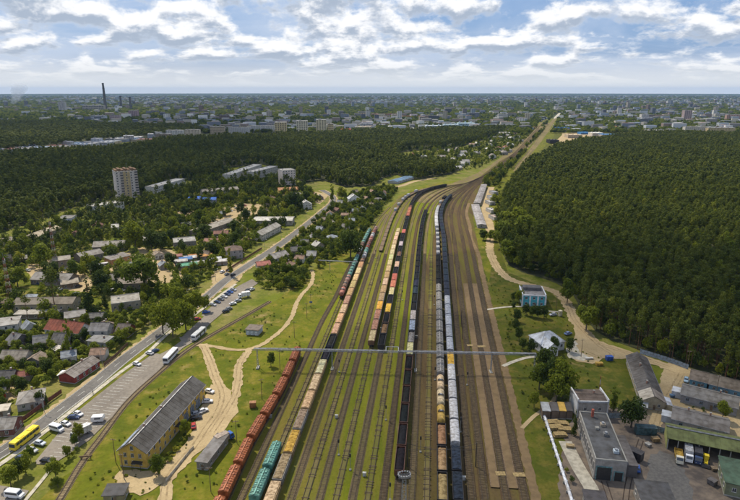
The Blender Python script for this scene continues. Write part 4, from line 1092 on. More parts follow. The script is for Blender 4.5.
b = MB(); b.box((0, 0, 0), (Ly + 0.6, 0.55, 0.10), 'paint'); link('ridge_cap', b.mesh('ridge_cap'), r, (0, 0.35, 9.42), color=(0.55, 0.55, 0.56))
b = MB(); b.box((0, 0, 0), (9.5, 2.0, 0.08), 'paint'); sk = link('roof_sheeting', b.mesh('roof_sheeting'), r, color=(0.32, 0.40, 0.52)); sk.location = (-Ly / 2 + 5, 3.4, 7.60); sk.rotation_euler = (-math.atan2(3.2, Wy / 2), 0, 0)
for u in (0.22, 0.48): link('chimney', CHIM, r, (-Ly / 2 + u * Ly, 0.9, 9.3), color=(0.4, 0.22, 0.16))
b = MB(); b.box((0, 0, 2.7), (3.4, 1.6, 0.14), 'dark_steel'); b.box((-1.5, -0.7, 1.35), (0.1, 0.1, 2.7), 'dark_steel'); b.box((1.5, -0.7, 1.35), (0.1, 0.1, 2.7), 'dark_steel')
cnp = b.mesh('canopy'); link('canopy', cnp, r, (-Ly / 2 - 0.85, -1.8, 0), -PI / 2); link('canopy', cnp, r, (-Ly / 2 + 0.47 * Ly, -Wy / 2 - 0.85, 0.6), 0)
building('shed', 'long low grey-roofed shed on grass between sandy track and orange train', (197, 469), (207.5, 470.5), 15.5, 3.0, 'shed', 0.25, wall=(0.28, 0.25, 0.22), roofc=(0.20, 0.19, 0.19), chim=0, every=4, sides=True, cat='shed')
building('shed', 'small dark-roofed hut at the sandy yard edge below the yellow building', (104, 503), (124, 502), 4.6, 2.6, 'shed', 0.3, wall=(0.32, 0.28, 0.16), roofc=(0.055, 0.055, 0.06), chim=0, every=4, cat='shed')
rg, L_, D_ = building('garage_row', 'row of three pale blue garages alone on the meadow', (246, 334.5), (258.5, 335.5), 6.0, 2.7, 'shed', 0.25, wall=(0.42, 0.48, 0.54), roofc=(0.15, 0.12, 0.10), chim=0, winfront=False, sides=False, door=False, cat='garage')
b = MB(); b.box((0, 0, 1.05), (1.5, 0.08, 2.1), 'paint'); gd = b.mesh('garage_door')
for k in (-0.33, 0, 0.33): link('garage_door', gd, rg, (k * L_, -D_ / 2 - 0.05, 0), color=(0.62, 0.66, 0.72))

# --- apartment tower at the forest edge
def tower(label, A, B, depth, floors, name='apartment_tower'):
    c, L, rz = frame_of(A, B, depth); h = floors * 2.85 + 1.0
    r = thing(name, label, 'apartment block', (c.x, c.y, 0), rz); block_rect(c.x, c.y, L / 2, depth / 2, rz)
    b = MB(); b.box((0, 0, h / 2), (L, depth, h), 'plaster', bottom=False)
    for k in range(1, floors): b.box((0, 0, k * 2.85 + 0.9), (L + 0.08, depth + 0.08, 0.10), 'concrete', bottom=False)
    link('wall', b.mesh('wall'), r, color=(0.66, 0.60, 0.56))
    b = MB(); b.box((0, -depth / 2 - 0.5, h / 2), (L * 0.30, 1.0, h - 0.6), 'plaster'); link('stair_bay', b.mesh('stair_bay'), r, color=(0.46, 0.36, 0.20))
    b = MB()
    for k in range(7): b.box((-L / 2 + L * (k + 0.5) / 7, 0, h + 0.9 + 0.5 * (k % 2)), (L / 9, depth * 0.8, 1.8 + 1.0 * (k % 2)), 'plaster')
    b.box((0, 0, h + 0.1), (L + 0.3, depth + 0.3, 0.4), 'concrete')
    ro = link('roof', b.mesh('roof'), r, color=(0.20, 0.125, 0.075))
    b = MB(); b.tube((0, 0, 0), (0, 0, 7.0), 0.12, 0.05, 'grey_steel', 5); b.box((0, 0, 5), (1.6, 0.08, 0.08), 'grey_steel'); link('antenna', b.mesh('antenna'), ro, (L * 0.1, 0, h + 2.0))
    b = MB(); b.box((0, 0, 0), (3.4, 1.1, 1.0), 'plaster'); b.box((0, -0.30, 0.95), (3.0, 0.6, 1.0), 'glass'); bal = b.mesh('balcony')
    wm = win(1.5, 1.4)
    for f in range(floors):
        z = f * 2.85 + 2.4
        for u in (-0.42, -0.22, 0.22, 0.42):
            if u in (-0.22, 0.42): link('balcony', bal, r, (u * L, -depth / 2 - 0.55, z - 0.6), color=(0.55, 0.47, 0.42))
            else: link('window', wm, r, (u * L, -depth / 2 - 0.03, z), color=(0.6, 0.58, 0.55))
        link('window', wm, r, (0, -depth / 2 - 1.03, z + 0.5), color=(0.6, 0.58, 0.55))
        for y in (-0.25, 0.25): link('window', wm, r, (L / 2 + 0.03, y * depth, z), PI / 2, color=(0.6, 0.58, 0.55))
tower('tall pale apartment tower with ragged brown roof rising from the forest edge', (118.5, 204.5), (140.5, 202.5), 20, 12)
def slab(label, A, B, depth, floors, wall=PALE, roofc=LG, every=3.4, group=None, name='apartment_block', cat='apartment block'):
    return building(name, label, A, B, depth, floors * 2.9 + 0.6, 'flat', wall=wall, roofc=roofc, floors=floors, every=every, wsize=(1.5, 1.4), chim=0, cat=cat, group=group)
slab('white low block with flat roof in front of the apartment tower', (94, 216), (125, 211), 14, 3, WW, LG)
slab('small white two-storey building with grey flat roof left of the apartment tower', (58, 226), (72, 225.5), 16, 2, (0.66, 0.68, 0.74), GR)
slab('long pale block in the trees right of the apartment tower', (156, 195), (186, 186), 14, 3, WW, (0.46, 0.46, 0.47))
slab('long pale four-storey block at the forest edge, nearer one of the pair', (232, 184), (262, 172.5), 13, 4, (0.52, 0.50, 0.46), (0.42, 0.42, 0.42))
slab('long pale four-storey block right behind its twin at the forest edge', (255, 181), (278, 174.5), 13, 4, (0.56, 0.53, 0.49), (0.40, 0.40, 0.41))
slab('pale pink seven-storey block standing free above the orange roof', (283, 187), (296, 186), 18, 7, (0.62, 0.54, 0.50), LG)
building('house', 'long orange-roofed building at the foot of the pink block', (279, 194.5), (299, 193.5), 14, 5.0, 'gable', 2.0, 'x', (0.62, 0.47, 0.13), (0.47, 0.23, 0.10), 2, cat='building')
building('house', 'yellow-walled building right of the orange roof', (299, 199.5), (309, 198), 12, 5.5, 'flat', 1, 'x', (0.58, 0.40, 0.06), (0.33, 0.30, 0.28), 2, cat='building', chim=0)
building('kindergarten', 'low building with bright blue roof, left one of two blue roofs', (188, 203), (200, 203), 14, 4.5, 'gable', 1.8, 'x', (0.45, 0.44, 0.43), (0.020, 0.14, 0.60), 1, cat='building', chim=0)
building('kindergarten', 'low building with bright blue roof, right one of two blue roofs', (201, 205), (216, 204.5), 14, 5.0, 'gable', 1.8, 'x', (0.40, 0.40, 0.42), (0.025, 0.16, 0.62), 1, cat='building', chim=0)
building('house', 'grey-roofed block behind the two blue roofs', (203, 197), (239, 194), 14, 6.0, 'gable', 2.0, 'x', (0.50, 0.45, 0.38), (0.30, 0.27, 0.24), 2, cat='building')
building('house', 'white gabled house by the far end of the straight road', (301, 209.5), (312, 209), 9, 5.0, 'gable', 3.6, 'y', WW, (0.45, 0.45, 0.46), 2, wsize=(1.0, 1.3))
building('house', 'white gabled house among the allotments near the forest', (349, 203.5), (360, 203), 10, 5.0, 'gable', 4.2, 'y', WW, (0.42, 0.43, 0.45), 2, wsize=(1.0, 1.3))
building('warehouse', 'long low building with pale flat roof above the garden belt', (253, 225.5), (292, 225.5), 17, 4.5, 'gable', 0.9, 'x', (0.36, 0.33, 0.28), (0.48, 0.46, 0.43), 1, cat='building')
building('house', 'pale gabled building beside the straight road in the gardens', (262, 241), (281, 231), 9, 5.0, 'gable', 2.5, 'x', (0.48, 0.45, 0.40), (0.40, 0.38, 0.34), 2, cat='building')
building('warehouse', 'long grey low-roofed storehouse lying askew above the red roofs', (201.5, 236.5), (236, 224), 13, 3.8, 'gable', 1.4, 'x', (0.30, 0.26, 0.22), (0.32, 0.29, 0.25), 1, cat='building')
building('house', 'dark red-roofed cottage in front of the askew storehouse', (214, 237.5), (228, 237), 8, 3.0, 'gable', 1.8, 'x', (0.40, 0.34, 0.28), (0.20, 0.085, 0.065))
building('house', 'brown-red roofed house left of the two-storey grey house', (204, 246), (222, 246), 9, 3.6, 'gable', 1.6, 'x', (0.47, 0.40, 0.34), (0.24, 0.11, 0.085))
building('house', 'two-storey grey house with dark brown hipped roof by the straight road', (227, 259.5), (243, 258), 11, 6.5, 'hip', 2.4, 'x', (0.38, 0.35, 0.34), (0.145, 0.095, 0.075), 2)
building('warehouse', 'flat-roofed grey hall left of the market stalls', (174, 249), (196.5, 247), 16, 4.8, 'flat', 1, 'x', (0.26, 0.23, 0.20), (0.34, 0.33, 0.32), 1, cat='building', chim=0)
building('warehouse', 'arched grey roof hall left of the pale flat roof', (144, 246), (166, 244), 16, 4.5, 'gable', 2.6, 'x', (0.26, 0.23, 0.20), (0.26, 0.24, 0.22), 1, cat='building', chim=0)
building('house', 'long grey-brown gabled barn with dark end wall', (93, 252), (124, 250.5), 13, 3.8, 'gable', 2.8, 'x', (0.20, 0.17, 0.15), (0.27, 0.245, 0.225), 1, cat='barn', chim=0)
building('house', 'grey barn standing just in front of the grey-brown barn', (82, 263), (104, 258), 12, 4.0, 'gable', 2.2, 'x', (0.24, 0.21, 0.18), (0.25, 0.23, 0.215), 1, cat='barn', chim=0)
building('shed', 'broken-down shed with orange end wall in the dirt yard', (112, 266), (131, 261), 9, 4.2, 'shed', 1.0, 'x', (0.40, 0.22, 0.10), (0.20, 0.18, 0.17), 1, cat='shed', chim=0)
building('house', 'brown barn right of the red and white mast', (54, 268), (71, 266), 11, 5.0, 'gable', 1.6, 'x', (0.30, 0.25, 0.20), (0.30, 0.27, 0.23), 1, cat='barn', chim=0)
building('house', 'long tan-roofed terrace behind the red and white mast', (34, 243), (62, 232), 12, 4.0, 'gable', 2.0, 'x', (0.44, 0.39, 0.31), (0.38, 0.32, 0.23), 1, cat='building')
building('house', 'tan-roofed cottage at the left frame edge by the forest', (6, 246), (15, 244), 9, 3.6, 'gable', 2.0, 'x', (0.42, 0.35, 0.28), (0.28, 0.24, 0.2), 1)
building('house', 'large grey-roofed house on the yellow lawn, upper left', (31, 284), (68, 286), 12, 3.2, 'gable', 3.0, 'x', (0.25, 0.21, 0.17), (0.24, 0.225, 0.215), 1)
building('house', 'brown annex house in front of the large grey-roofed house', (62, 289.5), (79, 287), 9, 3.0, 'shed', 0.5, 'x', (0.19, 0.14, 0.10), (0.27, 0.235, 0.19), 1, chim=0)
building('long_house', 'long two-tier grey barrack with brown upper roof behind the red-roofed house', (14, 313), (73, 312), 11, 5.0, 'gable', 2.0, 'x', (0.42, 0.37, 0.27), (0.20, 0.17, 0.135), 1, 4, cat='building')
building('shed', 'low pale-roofed lean-to along the front of the two-tier barrack', (15, 319), (57, 318.5), 5, 2.6, 'shed', 0.5, 'x', (0.16, 0.15, 0.14), (0.30, 0.28, 0.25), 1, 4, cat='shed', chim=0)
building('house', 'white house with long red roof in the lower-left gardens', (45.5, 336.5), (79, 341), 9.5, 4.2, 'gable', 3.4, 'x', WW, RR, 2, 3.6, (1.0, 1.2))
building('house', 'grey-roofed house with yellow gable behind the red-roofed house', (66, 326), (86, 323), 9, 4.4, 'gable', 1.8, 'x', (0.58, 0.48, 0.20), (0.26, 0.245, 0.235), 1)
building('house', 'two-storey house with dark slate roof right of the white gable', (90, 341), (108, 341), 8, 5.6, 'gable', 2.4, 'x', (0.45, 0.43, 0.40), (0.17, 0.165, 0.17), 2)
building('house', 'grey house with pale veranda below the slate-roofed house', (88, 347), (106, 349), 6, 3.2, 'shed', 0.6, 'x', (0.46, 0.47, 0.50), (0.20, 0.20, 0.205), 1)
building('house', 'dark red cottage near the road bend and parked cars', (116, 337.5), (128, 338), 8, 3.2, 'gable', 2.6, 'x', (0.23, 0.08, 0.05), (0.12, 0.10, 0.09), 1)
building('house', 'flat grey hall with pale wall beside the tall pines', (112, 312), (141, 308), 14, 4.5, 'flat', 1, 'x', (0.36, 0.32, 0.26), (0.29, 0.275, 0.25), 1, cat='building', chim=0)
building('house', 'brown-roofed hall left of the big green tree', (118, 290), (143, 289), 12, 4.0, 'gable', 2.0, 'x', (0.30, 0.25, 0.20), (0.22, 0.185, 0.16), 1, cat='building')
building('house', 'green-walled cottage with grey roof and pale bargeboards', (98, 286), (118, 283.5), 11, 3.0, 'gable', 2.2, 'x', (0.20, 0.25, 0.20), (0.22, 0.205, 0.19), 1)
building('house', 'white flat-topped house at the left frame edge', (-4, 337), (19, 334), 10, 5.5, 'shed', 0.6, 'x', (0.58, 0.56, 0.54), (0.28, 0.27, 0.26), 2)
building('house', 'dark slate-roofed house below the red-roofed house', (51, 349), (67, 350), 8, 3.4, 'gable', 3.2, 'x', (0.28, 0.26, 0.25), (0.125, 0.12, 0.12), 1)
building('house', 'cottage with pale grey roof end and thatch tone in lower-left gardens', (0, 366), (25, 366), 8, 3.2, 'gable', 2.6, 'x', (0.40, 0.38, 0.35), (0.24, 0.215, 0.185), 1)
building('shed', 'small dark red-roofed shed in the lower-left gardens', (14, 383), (30, 381), 5, 2.6, 'gable', 1.2, 'x', (0.40, 0.32, 0.25), (0.23, 0.075, 0.055), 1, cat='shed', chim=0)
building('house', 'dark-roofed cottage left of the small red-roofed shed', (0, 385), (14, 384), 6, 3.0, 'gable', 2.0, 'x', (0.26, 0.23, 0.21), (0.095, 0.09, 0.09), 1)
building('shed', 'small white-roofed shed on the lawn near the road', (59, 380), (69, 380), 3.5, 2.2, 'shed', 0.3, 'x', (0.50, 0.48, 0.45), (0.72, 0.72, 0.72), 1, cat='shed', chim=0)
building('shed', 'greenhouse-like pale shed beyond the white-roofed shed', (56, 355), (69, 350), 3.5, 2.2, 'shed', 0.5, 'x', (0.35, 0.33, 0.30), (0.42, 0.39, 0.36), 1, cat='shed', chim=0)
building('long_house', 'long pinkish-grey roofed house with red street wall by the road', (75, 384), (100, 367), 7.5, 3.2, 'gable', 1.8, 'x', (0.26, 0.055, 0.045), (0.29, 0.255, 0.23), 1, 3.5)
building('house', 'dark timber ruin with steep roofs in the left gardens', (13, 352), (34, 343), 6, 3.5, 'gable', 3.4, 'y', (0.12, 0.11, 0.11), (0.13, 0.13, 0.14), 1)
building('house', 'grey hip-roofed house behind the fence opposite the minibus', (18, 412), (44, 407), 10, 3.4, 'hip', 2.4, 'x', (0.34, 0.32, 0.31), (0.275, 0.255, 0.235), 1)
building('house', 'grey-roofed house with dark red end at the left edge beside the bus', (-12, 438), (14, 436), 8, 3.2, 'gable', 2.2, 'x', (0.20, 0.085, 0.075), (0.26, 0.245, 0.23), 1)
building('shed', 'small pale flat-roofed shed above the house beside the bus', (-6, 418), (8, 416), 4.5, 2.4, 'shed', 0.3, 'x', (0.40, 0.37, 0.33), (0.44, 0.40, 0.34), 1, cat='shed', chim=0)
building('shed', 'bright orange-red shed at the left frame edge', (-6, 401), (6, 398.5), 4.5, 2.6, 'gable', 1.2, 'x', (0.45, 0.09, 0.035), (0.15, 0.14, 0.14), 1, cat='shed', chim=0)
building('shed', 'dark-roofed shed behind the orange-red shed', (-6, 392), (8, 389), 5, 2.8, 'gable', 1.4, 'x', (0.20, 0.18, 0.17), (0.10, 0.10, 0.105), 1, cat='shed', chim=0)
building('house', 'red-roofed cottage beside the straight road', (258, 270), (271, 268.5), 8, 3.0, 'gable', 1.8, 'x', (0.45, 0.38, 0.32), (0.42, 0.15, 0.12), 1)
building('house', 'white gabled cottage right of the straight road', (275, 263), (289, 258.5), 8, 3.2, 'gable', 2.6, 'x', (0.60, 0.58, 0.55), (0.32, 0.30, 0.28), 1)
building('house', 'pale-roofed bungalow among trees left of the dark poplar', (112, 232), (119, 231.5), 9, 4, 'gable', 2.0, 'x', WW, (0.55, 0.54, 0.53), 1)
# allotment cottages and huts: small, alike, seen only as roofs in the green
spots = [(330, 217), (337, 213), (345, 218), (354, 214), (362, 211), (370, 207), (378, 201), (384, 196), (366, 200), (340, 205), (352, 223), (333, 226), (345, 229), (320, 232), (325, 222), (312, 240), (305, 246), (318, 249), (296, 254), (332, 240), (300, 262),
         (290, 268), (312, 259), (341, 196), (332, 200), (327, 191), (355, 194), (372, 194), (308, 218), (316, 214), (247, 243), (255, 236), (243, 232), (206, 258), (198, 226), (186, 228), (222, 216), (246, 216), (140, 226), (130, 222), (150, 208), (76, 236), (84, 228), (98, 228),
         (40, 262), (22, 262), (8, 262), (12, 280), (134, 270), (146, 266), (158, 258), (164, 268), (30, 332), (42, 346), (38, 365), (70, 361), (40, 380), (84, 355), (50, 362), (24, 340), (8, 306), (30, 302), (100, 358), (106, 330), (98, 320), (268, 206), (272, 200), (320, 199), (312, 196)]
rc = [(0.36, 0.34, 0.32), (0.17, 0.08, 0.06), (0.20, 0.19, 0.18), (0.40, 0.39, 0.37), (0.28, 0.22, 0.17), (0.14, 0.13, 0.13), (0.27, 0.17, 0.12), (0.26, 0.29, 0.33)]
rn = ['pale grey', 'dark red', 'grey', 'white', 'brown', 'charcoal', 'rust', 'blue-grey']
for i, (px, py) in enumerate(spots):
    wd = random.uniform(5, 9); g = G(px, py); k = random.randrange(8)
    if not free(g.x, g.y, 4.5): continue
    building('garden_house', '%s-roofed garden house half hidden among the green plots %s' % (rn[k], 'near the tracks' if px > 290 else ('by the lower road' if py > 300 else 'in the upper-left suburb')), None, None, random.uniform(4.5, 7), random.uniform(2.4, 3.6), random.choice(['gable', 'gable', 'gable', 'hip']), random.uniform(1.4, 2.8), random.choice('xy'),
             random.choice([PALE, TN, GREY, (0.30, 0.22, 0.16), WW]), rc[k], 1, place=(g, wd, random.uniform(-0.5, 0.9)), chim=random.choice([0, 1]), group='small houses among the gardens', sides=False)
# market stalls by the hall
for i, (px, py, c, nm) in enumerate([(181, 264, (0.60, 0.58, 0.56), 'white'), (186, 262, (0.06, 0.20, 0.50), 'blue'), (190.5, 260.5, (0.62, 0.60, 0.60), 'pale'), (195, 259, (0.50, 0.22, 0.06), 'orange'), (184, 268.5, (0.10, 0.34, 0.22), 'green'), (191, 267.5, (0.12, 0.38, 0.24), 'light green'), (198, 266, (0.64, 0.62, 0.60), 'off-white'), (206, 258.5, (0.55, 0.27, 0.08), 'rusty orange'), (215, 262, (0.62, 0.63, 0.66), 'silver'), (221, 264, (0.58, 0.56, 0.56), 'light grey'), (176, 259, (0.30, 0.12, 0.10), 'maroon')]):
    building('market_stall', 'market stall with %s canopy in the crowded row below the grey hall' % nm, None, None, 6.5, 2.8, 'gable', 0.9, 'x', (0.32, 0.28, 0.26), c, 1, place=(G(px, py), 8.5, 0.35), chim=0, cat='stall', sides=False, winfront=False, group='market stalls')

# --- right-hand side
b_, L_, D_ = building('house', 'turquoise two-storey house with grey flat roof below the forest', (522, 306), (545, 307), 15, 6.6, 'flat', 1, 'x', (0.09, 0.42, 0.52), (0.30, 0.285, 0.28), 2, 4.2, (1.4, 1.5), (0.75, 0.75, 0.75), 0, True)
mbp = MB()
for u in (-0.5, -0.17, 0.17, 0.5): mbp.box((u * L_, -D_ / 2 - 0.06, 3.3), (0.9, 0.16, 6.4), 'plaster')
mbp.box((0, -D_ / 2 - 0.05, 6.75), (L_ + 0.4, 0.5, 0.7), 'plaster')
for s in (-1, 1): mbp.box((s * (L_ / 2), 0, 7.0), (0.5, D_ + 0.3, 1.0), 'plaster')
link('pilasters', mbp.mesh('pilasters'), b_, color=(0.72, 0.74, 0.78))
mbp = MB(); mbp.box((0, 0, 7.8), (L_ * 0.8, 5.0, 1.6), 'roofing'); link('roof_structure', mbp.mesh('roof_structure'), b_, (0, 3.5, 0), color=(0.15, 0.145, 0.15))
MR = (0.56, 0.59, 0.64)
rh_, L_, D_ = building('house', 'white cottage with pale grey-blue metal hipped roof and gabled wing', (540, 353), (564, 350), 10.5, 4.8, 'hip', 3.6, 'x', (0.64, 0.64, 0.64), MR, 1, 3.0, (1.1, 1.4), chim=0)
mbp = MB(); mbp.box((0, 0, 2.2), (6.0, 5.0, 4.4), 'plaster', bottom=False); mbp.face([(-3, -2.5, 4.4), (3, -2.5, 4.4), (0, -2.5, 6.8)], 'plaster'); link('wing', mbp.mesh('wing'), rh_, (-3.0, -D_ / 2 - 2.3, 0), color=(0.66, 0.66, 0.66))
mbp = MB()
for s in (-1, 1):
    q = [(s * 3.5, -3.0, 4.1), (0, -3.0, 6.95), (0, 6.0, 6.95), (s * 3.5, 2.4, 4.1)]
    mbp.face(q if s < 0 else q[::-1], 'roofing'); mbp.face([(x, y, z - 0.14) for x, y, z in (q[::-1] if s < 0 else q)], 'roofing')
link('wing_roof', mbp.mesh('wing_roof'), rh_, (-3.0, -D_ / 2 - 2.3, 0), color=MR)
link('window', win(1.1, 1.4), rh_, (-3.0, -D_ / 2 - 4.84, 2.0), 0, color=(0.3, 0.3, 0.3))

# workshop
wl = G(594, 480); wr = G(624, 480)
c0 = (wl + wr) / 2; farc = (G(580, 413, 7) + G(606, 413, 7)) / 2
axw = (Vector((farc.x, farc.y, 0)) - c0); Lw = axw.length; axw.normalize(); Ww = (wr - wl).length
rzw = math.atan2(axw.y, axw.x) - PI / 2
rw, L_, D_ = building('workshop', 'long grey workshop with dark flat roof and open teal-framed doors', None, None, Lw, 7.0, 'flat', 1, 'x', (0.33, 0.31, 0.29), (0.085, 0.088, 0.095), 1, place=(c0 + axw * Lw / 2, Ww, rzw), chim=0, door=False, winfront=False, sides=False, cat='workshop')
tw = win(1.4, 3.2)
for k in range(11): link('window', tw, rw, (-Ww / 2 - 0.03, -Lw / 2 + 1.6 + k * (Lw - 3) / 10, 3.8), -PI / 2, color=(0.45, 0.43, 0.40))
b = MB(); b.box((0, 0, 2.3), (4.4, 0.14, 4.6), 'dark_steel')
for s in (-1, 1): b.box((s * 2.3, -0.05, 2.3), (0.25, 0.3, 4.7), 'paint')
b.box((0, -0.05, 4.75), (4.85, 0.3, 0.3), 'paint'); link('gate', b.mesh('gate'), rw, (-1.9, -Lw / 2 - 0.1, 0), color=(0.16, 0.30, 0.32))
b = MB(); b.box((0, 0, 1.7), (2.4, 0.14, 3.2), 'dark_steel')
for s in (-1, 1): b.box((s * 1.3, -0.05, 1.7), (0.2, 0.3, 3.4), 'paint')
b.box((0, -0.05, 3.4), (2.8, 0.3, 0.25), 'paint'); link('gate', b.mesh('gate'), rw, (2.6, -Lw / 2 - 0.1, 0), color=(0.16, 0.30, 0.32))
b = MB(); b.box((0, 0, 0), (1.6, 1.6, 1.0), 'plaster'); b.tube((0, 0, 0.5), (0, 0, 1.0), 0.5, 0.5, 'grey_steel', 8)
vent = b.mesh('roof_vent')
for x, y, c in ((1.6, 6.0, (0.42, 0.36, 0.28)), (2.4, -9.5, (0.45, 0.52, 0.58)), (1.3, 0.0, (0.2, 0.2, 0.2))): link('roof_vent', vent, rw, (x, y, 7.6), color=c)
b = MB(); b.box((0, 0, 0), (0.8, 0.8, 3.0), 'plaster'); link('chimney', b.mesh('chimney'), rw, (-0.8, 11.5, 8.6), color=(0.35, 0.10, 0.07))
b = MB(); b.box((0, 0, 2.1), (4.2, 17.0, 4.2), 'plaster'); b.box((0, 0, 4.28), (4.5, 17.3, 0.16), 'roofing'); link('annex', b.mesh('annex'), rw, (Ww / 2 + 2.12, -3.0, 0), color=(0.13, 0.12, 0.12))
rb, L_, D_ = building('workshop', 'brown-roofed cross building with white parapets behind the workshop', (577, 417), (606, 417.5), 9, 6.5, 'gable', 0.7, 'x', (0.36, 0.34, 0.32), (0.125, 0.095, 0.08), 1, every=4, chim=1, door=False, cat='workshop')
b = MB()
for s in (-1, 1): b.box((s * (L_ / 2 + 0.2), 0, 3.9), (0.45, D_ + 0.4, 7.8), 'plaster')
b.box((0, -D_ / 2 - 0.2, 6.65), (L_, 0.35, 0.8), 'plaster'); link('parapet', b.mesh('parapet'), rb, color=(0.66, 0.67, 0.69))
for i, (x0, x1, c, nm) in enumerate([(542, 550, (0.42, 0.44, 0.47), 'pale grey'), (551, 558.5, (0.11, 0.10, 0.10), 'dark brown'), (559, 565.5, (0.52, 0.33, 0.07), 'yellow'), (566, 572, (0.07, 0.065, 0.065), 'black')]):
    rs, L_, D_ = building('wood_shed', 'open wood shed with %s roof in the row by the white pipe' % nm, (x0, 419), (x1, 419.5), 5.5, 3.4, 'shed', 0.6, 'x', (0.16, 0.12, 0.09), c, 1, chim=0, winfront=False, sides=False, door=False, cat='shed', over=0.1)
sw = MB()
for j in range(4):
    for k in range(3): sw.box((-0.25 + 0.5 * (k % 2), -0.9 + 0.62 * j, 0.25 + 0.42 * k), (5.4 - 0.4 * k, 0.5, 0.34), 'sawn_wood')
sw = sw.mesh('board_stack')
for i, (px, py, rz, s) in enumerate([(553, 424, 0.1, 1), (561, 425, -0.1, 1.0), (556, 429, 0.05, 1), (565, 431, -0.15, 1), (560, 436, 0.05, 0.9)]):
    o = link('board_stack', sw, None, G(px, py), rz); o.scale = (s, s, s); tag(o, 'stack of yellow sawn boards in front of the open wood sheds', 'wood stack', 'stacks of sawn boards')

# long green-roofed open garage
ga = G(666, 449); gb = G(786, 474); dg = (gb - ga); Lg = dg.length; dg.normalize(); ng = Vector((-dg.y, dg.x, 0)); Dg = 9.5
cg = (ga + gb) / 2 + ng * Dg / 2; rzg = math.atan2(dg.y, dg.x)
rg = thing('vehicle_shed', 'long open-fronted vehicle shed with olive green roof in the depot', 'shed', (cg.x, cg.y, -0.05), rzg); block_rect(cg.x, cg.y, Lg / 2, Dg / 2, rzg)
b = MB(); b.box((0, Dg / 2 - 0.15, 2.4), (Lg, 0.3, 4.8), 'plaster')
for s in (-1, 1): b.box((s * (Lg / 2 - 0.15), 0.1, 2.4), (0.3, Dg - 0.5, 4.8), 'plaster')
link('wall', b.mesh('wall'), rg, color=(0.36, 0.38, 0.14))
b = MB(); b.box((0, 0, 2.3), (0.3, 0.3, 4.6), 'concrete'); post = b.mesh('post')
for k in range(12): link('post', post, rg, (-Lg / 2 + 0.3 + k * (Lg - 0.6) / 11, -Dg / 2 + 0.3, 0))
b = MB()
for s in (-1, 1):
    q = [(-Lg / 2 - 0.3, s * (Dg / 2 + 0.5), 4.62), (Lg / 2 + 0.3, s * (Dg / 2 + 0.5), 4.62), (Lg / 2 + 0.3, 0, 6.3), (-Lg / 2 - 0.3, 0, 6.3)]
    if s > 0: q = q[::-1]
    b.face(q, 'roofing'); b.face([(x, y, z - 0.16) for x, y, z in q[::-1]], 'roofing')
    for j in range(int(Lg / 1.6)): 
        x = -Lg / 2 + j * 1.6
        b.tube((x, s * (Dg / 2 + 0.48), 4.64), (x, 0.02 * s, 6.31), 0.05, 0.05, 'roofing', 4, False)
link('roof', b.mesh('roof'), rg, color=(0.135, 0.155, 0.055))
b = MB(); b.box((0, 0, 6.36), (Lg + 0.7, 0.8, 0.14), 'paint'); link('ridge_cap', b.mesh('ridge_cap'), rg, color=(0.16, 0.17, 0.19))
building('green_garage', 'green-roofed building at the bottom right corner of the depot', (724, 495), (760, 503), 13, 4.6, 'shed', 0.5, 'x', (0.20, 0.22, 0.14), (0.065, 0.115, 0.075), 1, chim=0, cat='garage', sides=True)
building('shed', 'dark grey corrugated roof shed at the bottom edge of the depot', (641, 513), (674, 517), 9, 4.2, 'shed', 0.4, 'x', (0.24, 0.22, 0.20), (0.085, 0.085, 0.09), 1, chim=0, cat='shed')
building('shed', 'small black-roofed hut at the bottom edge by the slab road', (586, 510), (606, 512), 5, 2.8, 'shed', 0.2, 'x', (0.26, 0.25, 0.24), (0.065, 0.06, 0.065), 1, chim=0, cat='shed')
bg1, L_, D_ = building('barrack', 'long grey-roofed barrack with blue windows, nearer of two behind the green roof', (671, 427), (726.5, 441), 10, 3.6, 'gable', 1.8, 'x', (0.33, 0.31, 0.31), (0.21, 0.19, 0.175), 1, 4.6, (1.2, 1.3), (0.25, 0.40, 0.55), 2, True, 'barrack')
b = MB(); b.box((0, 0, 1.3), (3.5, 4.5, 2.6), 'plaster'); b.box((0, 0, 2.7), (3.8, 4.8, 0.16), 'roofing'); prc = b.mesh('porch'); link('porch', prc, bg1, (-L_ / 2 - 1.8, -0.5, 0), color=(0.52, 0.55, 0.60))
bg2, L_, D_ = building('barrack', 'long grey-roofed barrack with tree at its front, farther of two', (680, 402), (736, 416.5), 10, 3.6, 'gable', 1.8, 'x', (0.31, 0.31, 0.33), (0.185, 0.175, 0.165), 1, 4.6, (1.2, 1.3), (0.25, 0.36, 0.48), 1, True, 'barrack')
link('porch', prc, bg2, (-L_ / 2 - 1.8, 0.0, 0), color=(0.50, 0.52, 0.56))
building('barrack', 'brown-roofed barrack with blue front, left one by the forest', (689, 386), (706, 390), 10, 3.4, 'gable', 2.0, 'x', (0.10, 0.24, 0.34), (0.18, 0.145, 0.115), 1, 3, (1.1, 1.3), (0.4, 0.5, 0.6), 0, True, 'barrack')
building('barrack', 'brown-roofed barrack with blue front, right one by the forest', (708, 391), (740, 399), 10, 3.4, 'gable', 2.0, 'x', (0.12, 0.25, 0.36), (0.17, 0.14, 0.11), 1, 3, (1.1, 1.3), (0.4, 0.5, 0.6), 0, True, 'barrack')
rs, L_, D_ = building('long_shed', 'long dark-roofed shed with patched pale end running to the forest fence', (641, 408), (664, 411), 40, 3.6, 'gable', 2.2, 'y', (0.36, 0.31, 0.22), (0.115, 0.105, 0.10), 1, 4, (1.0, 1.2), chim=2, cat='shed')
hh = (D_ / 2); 
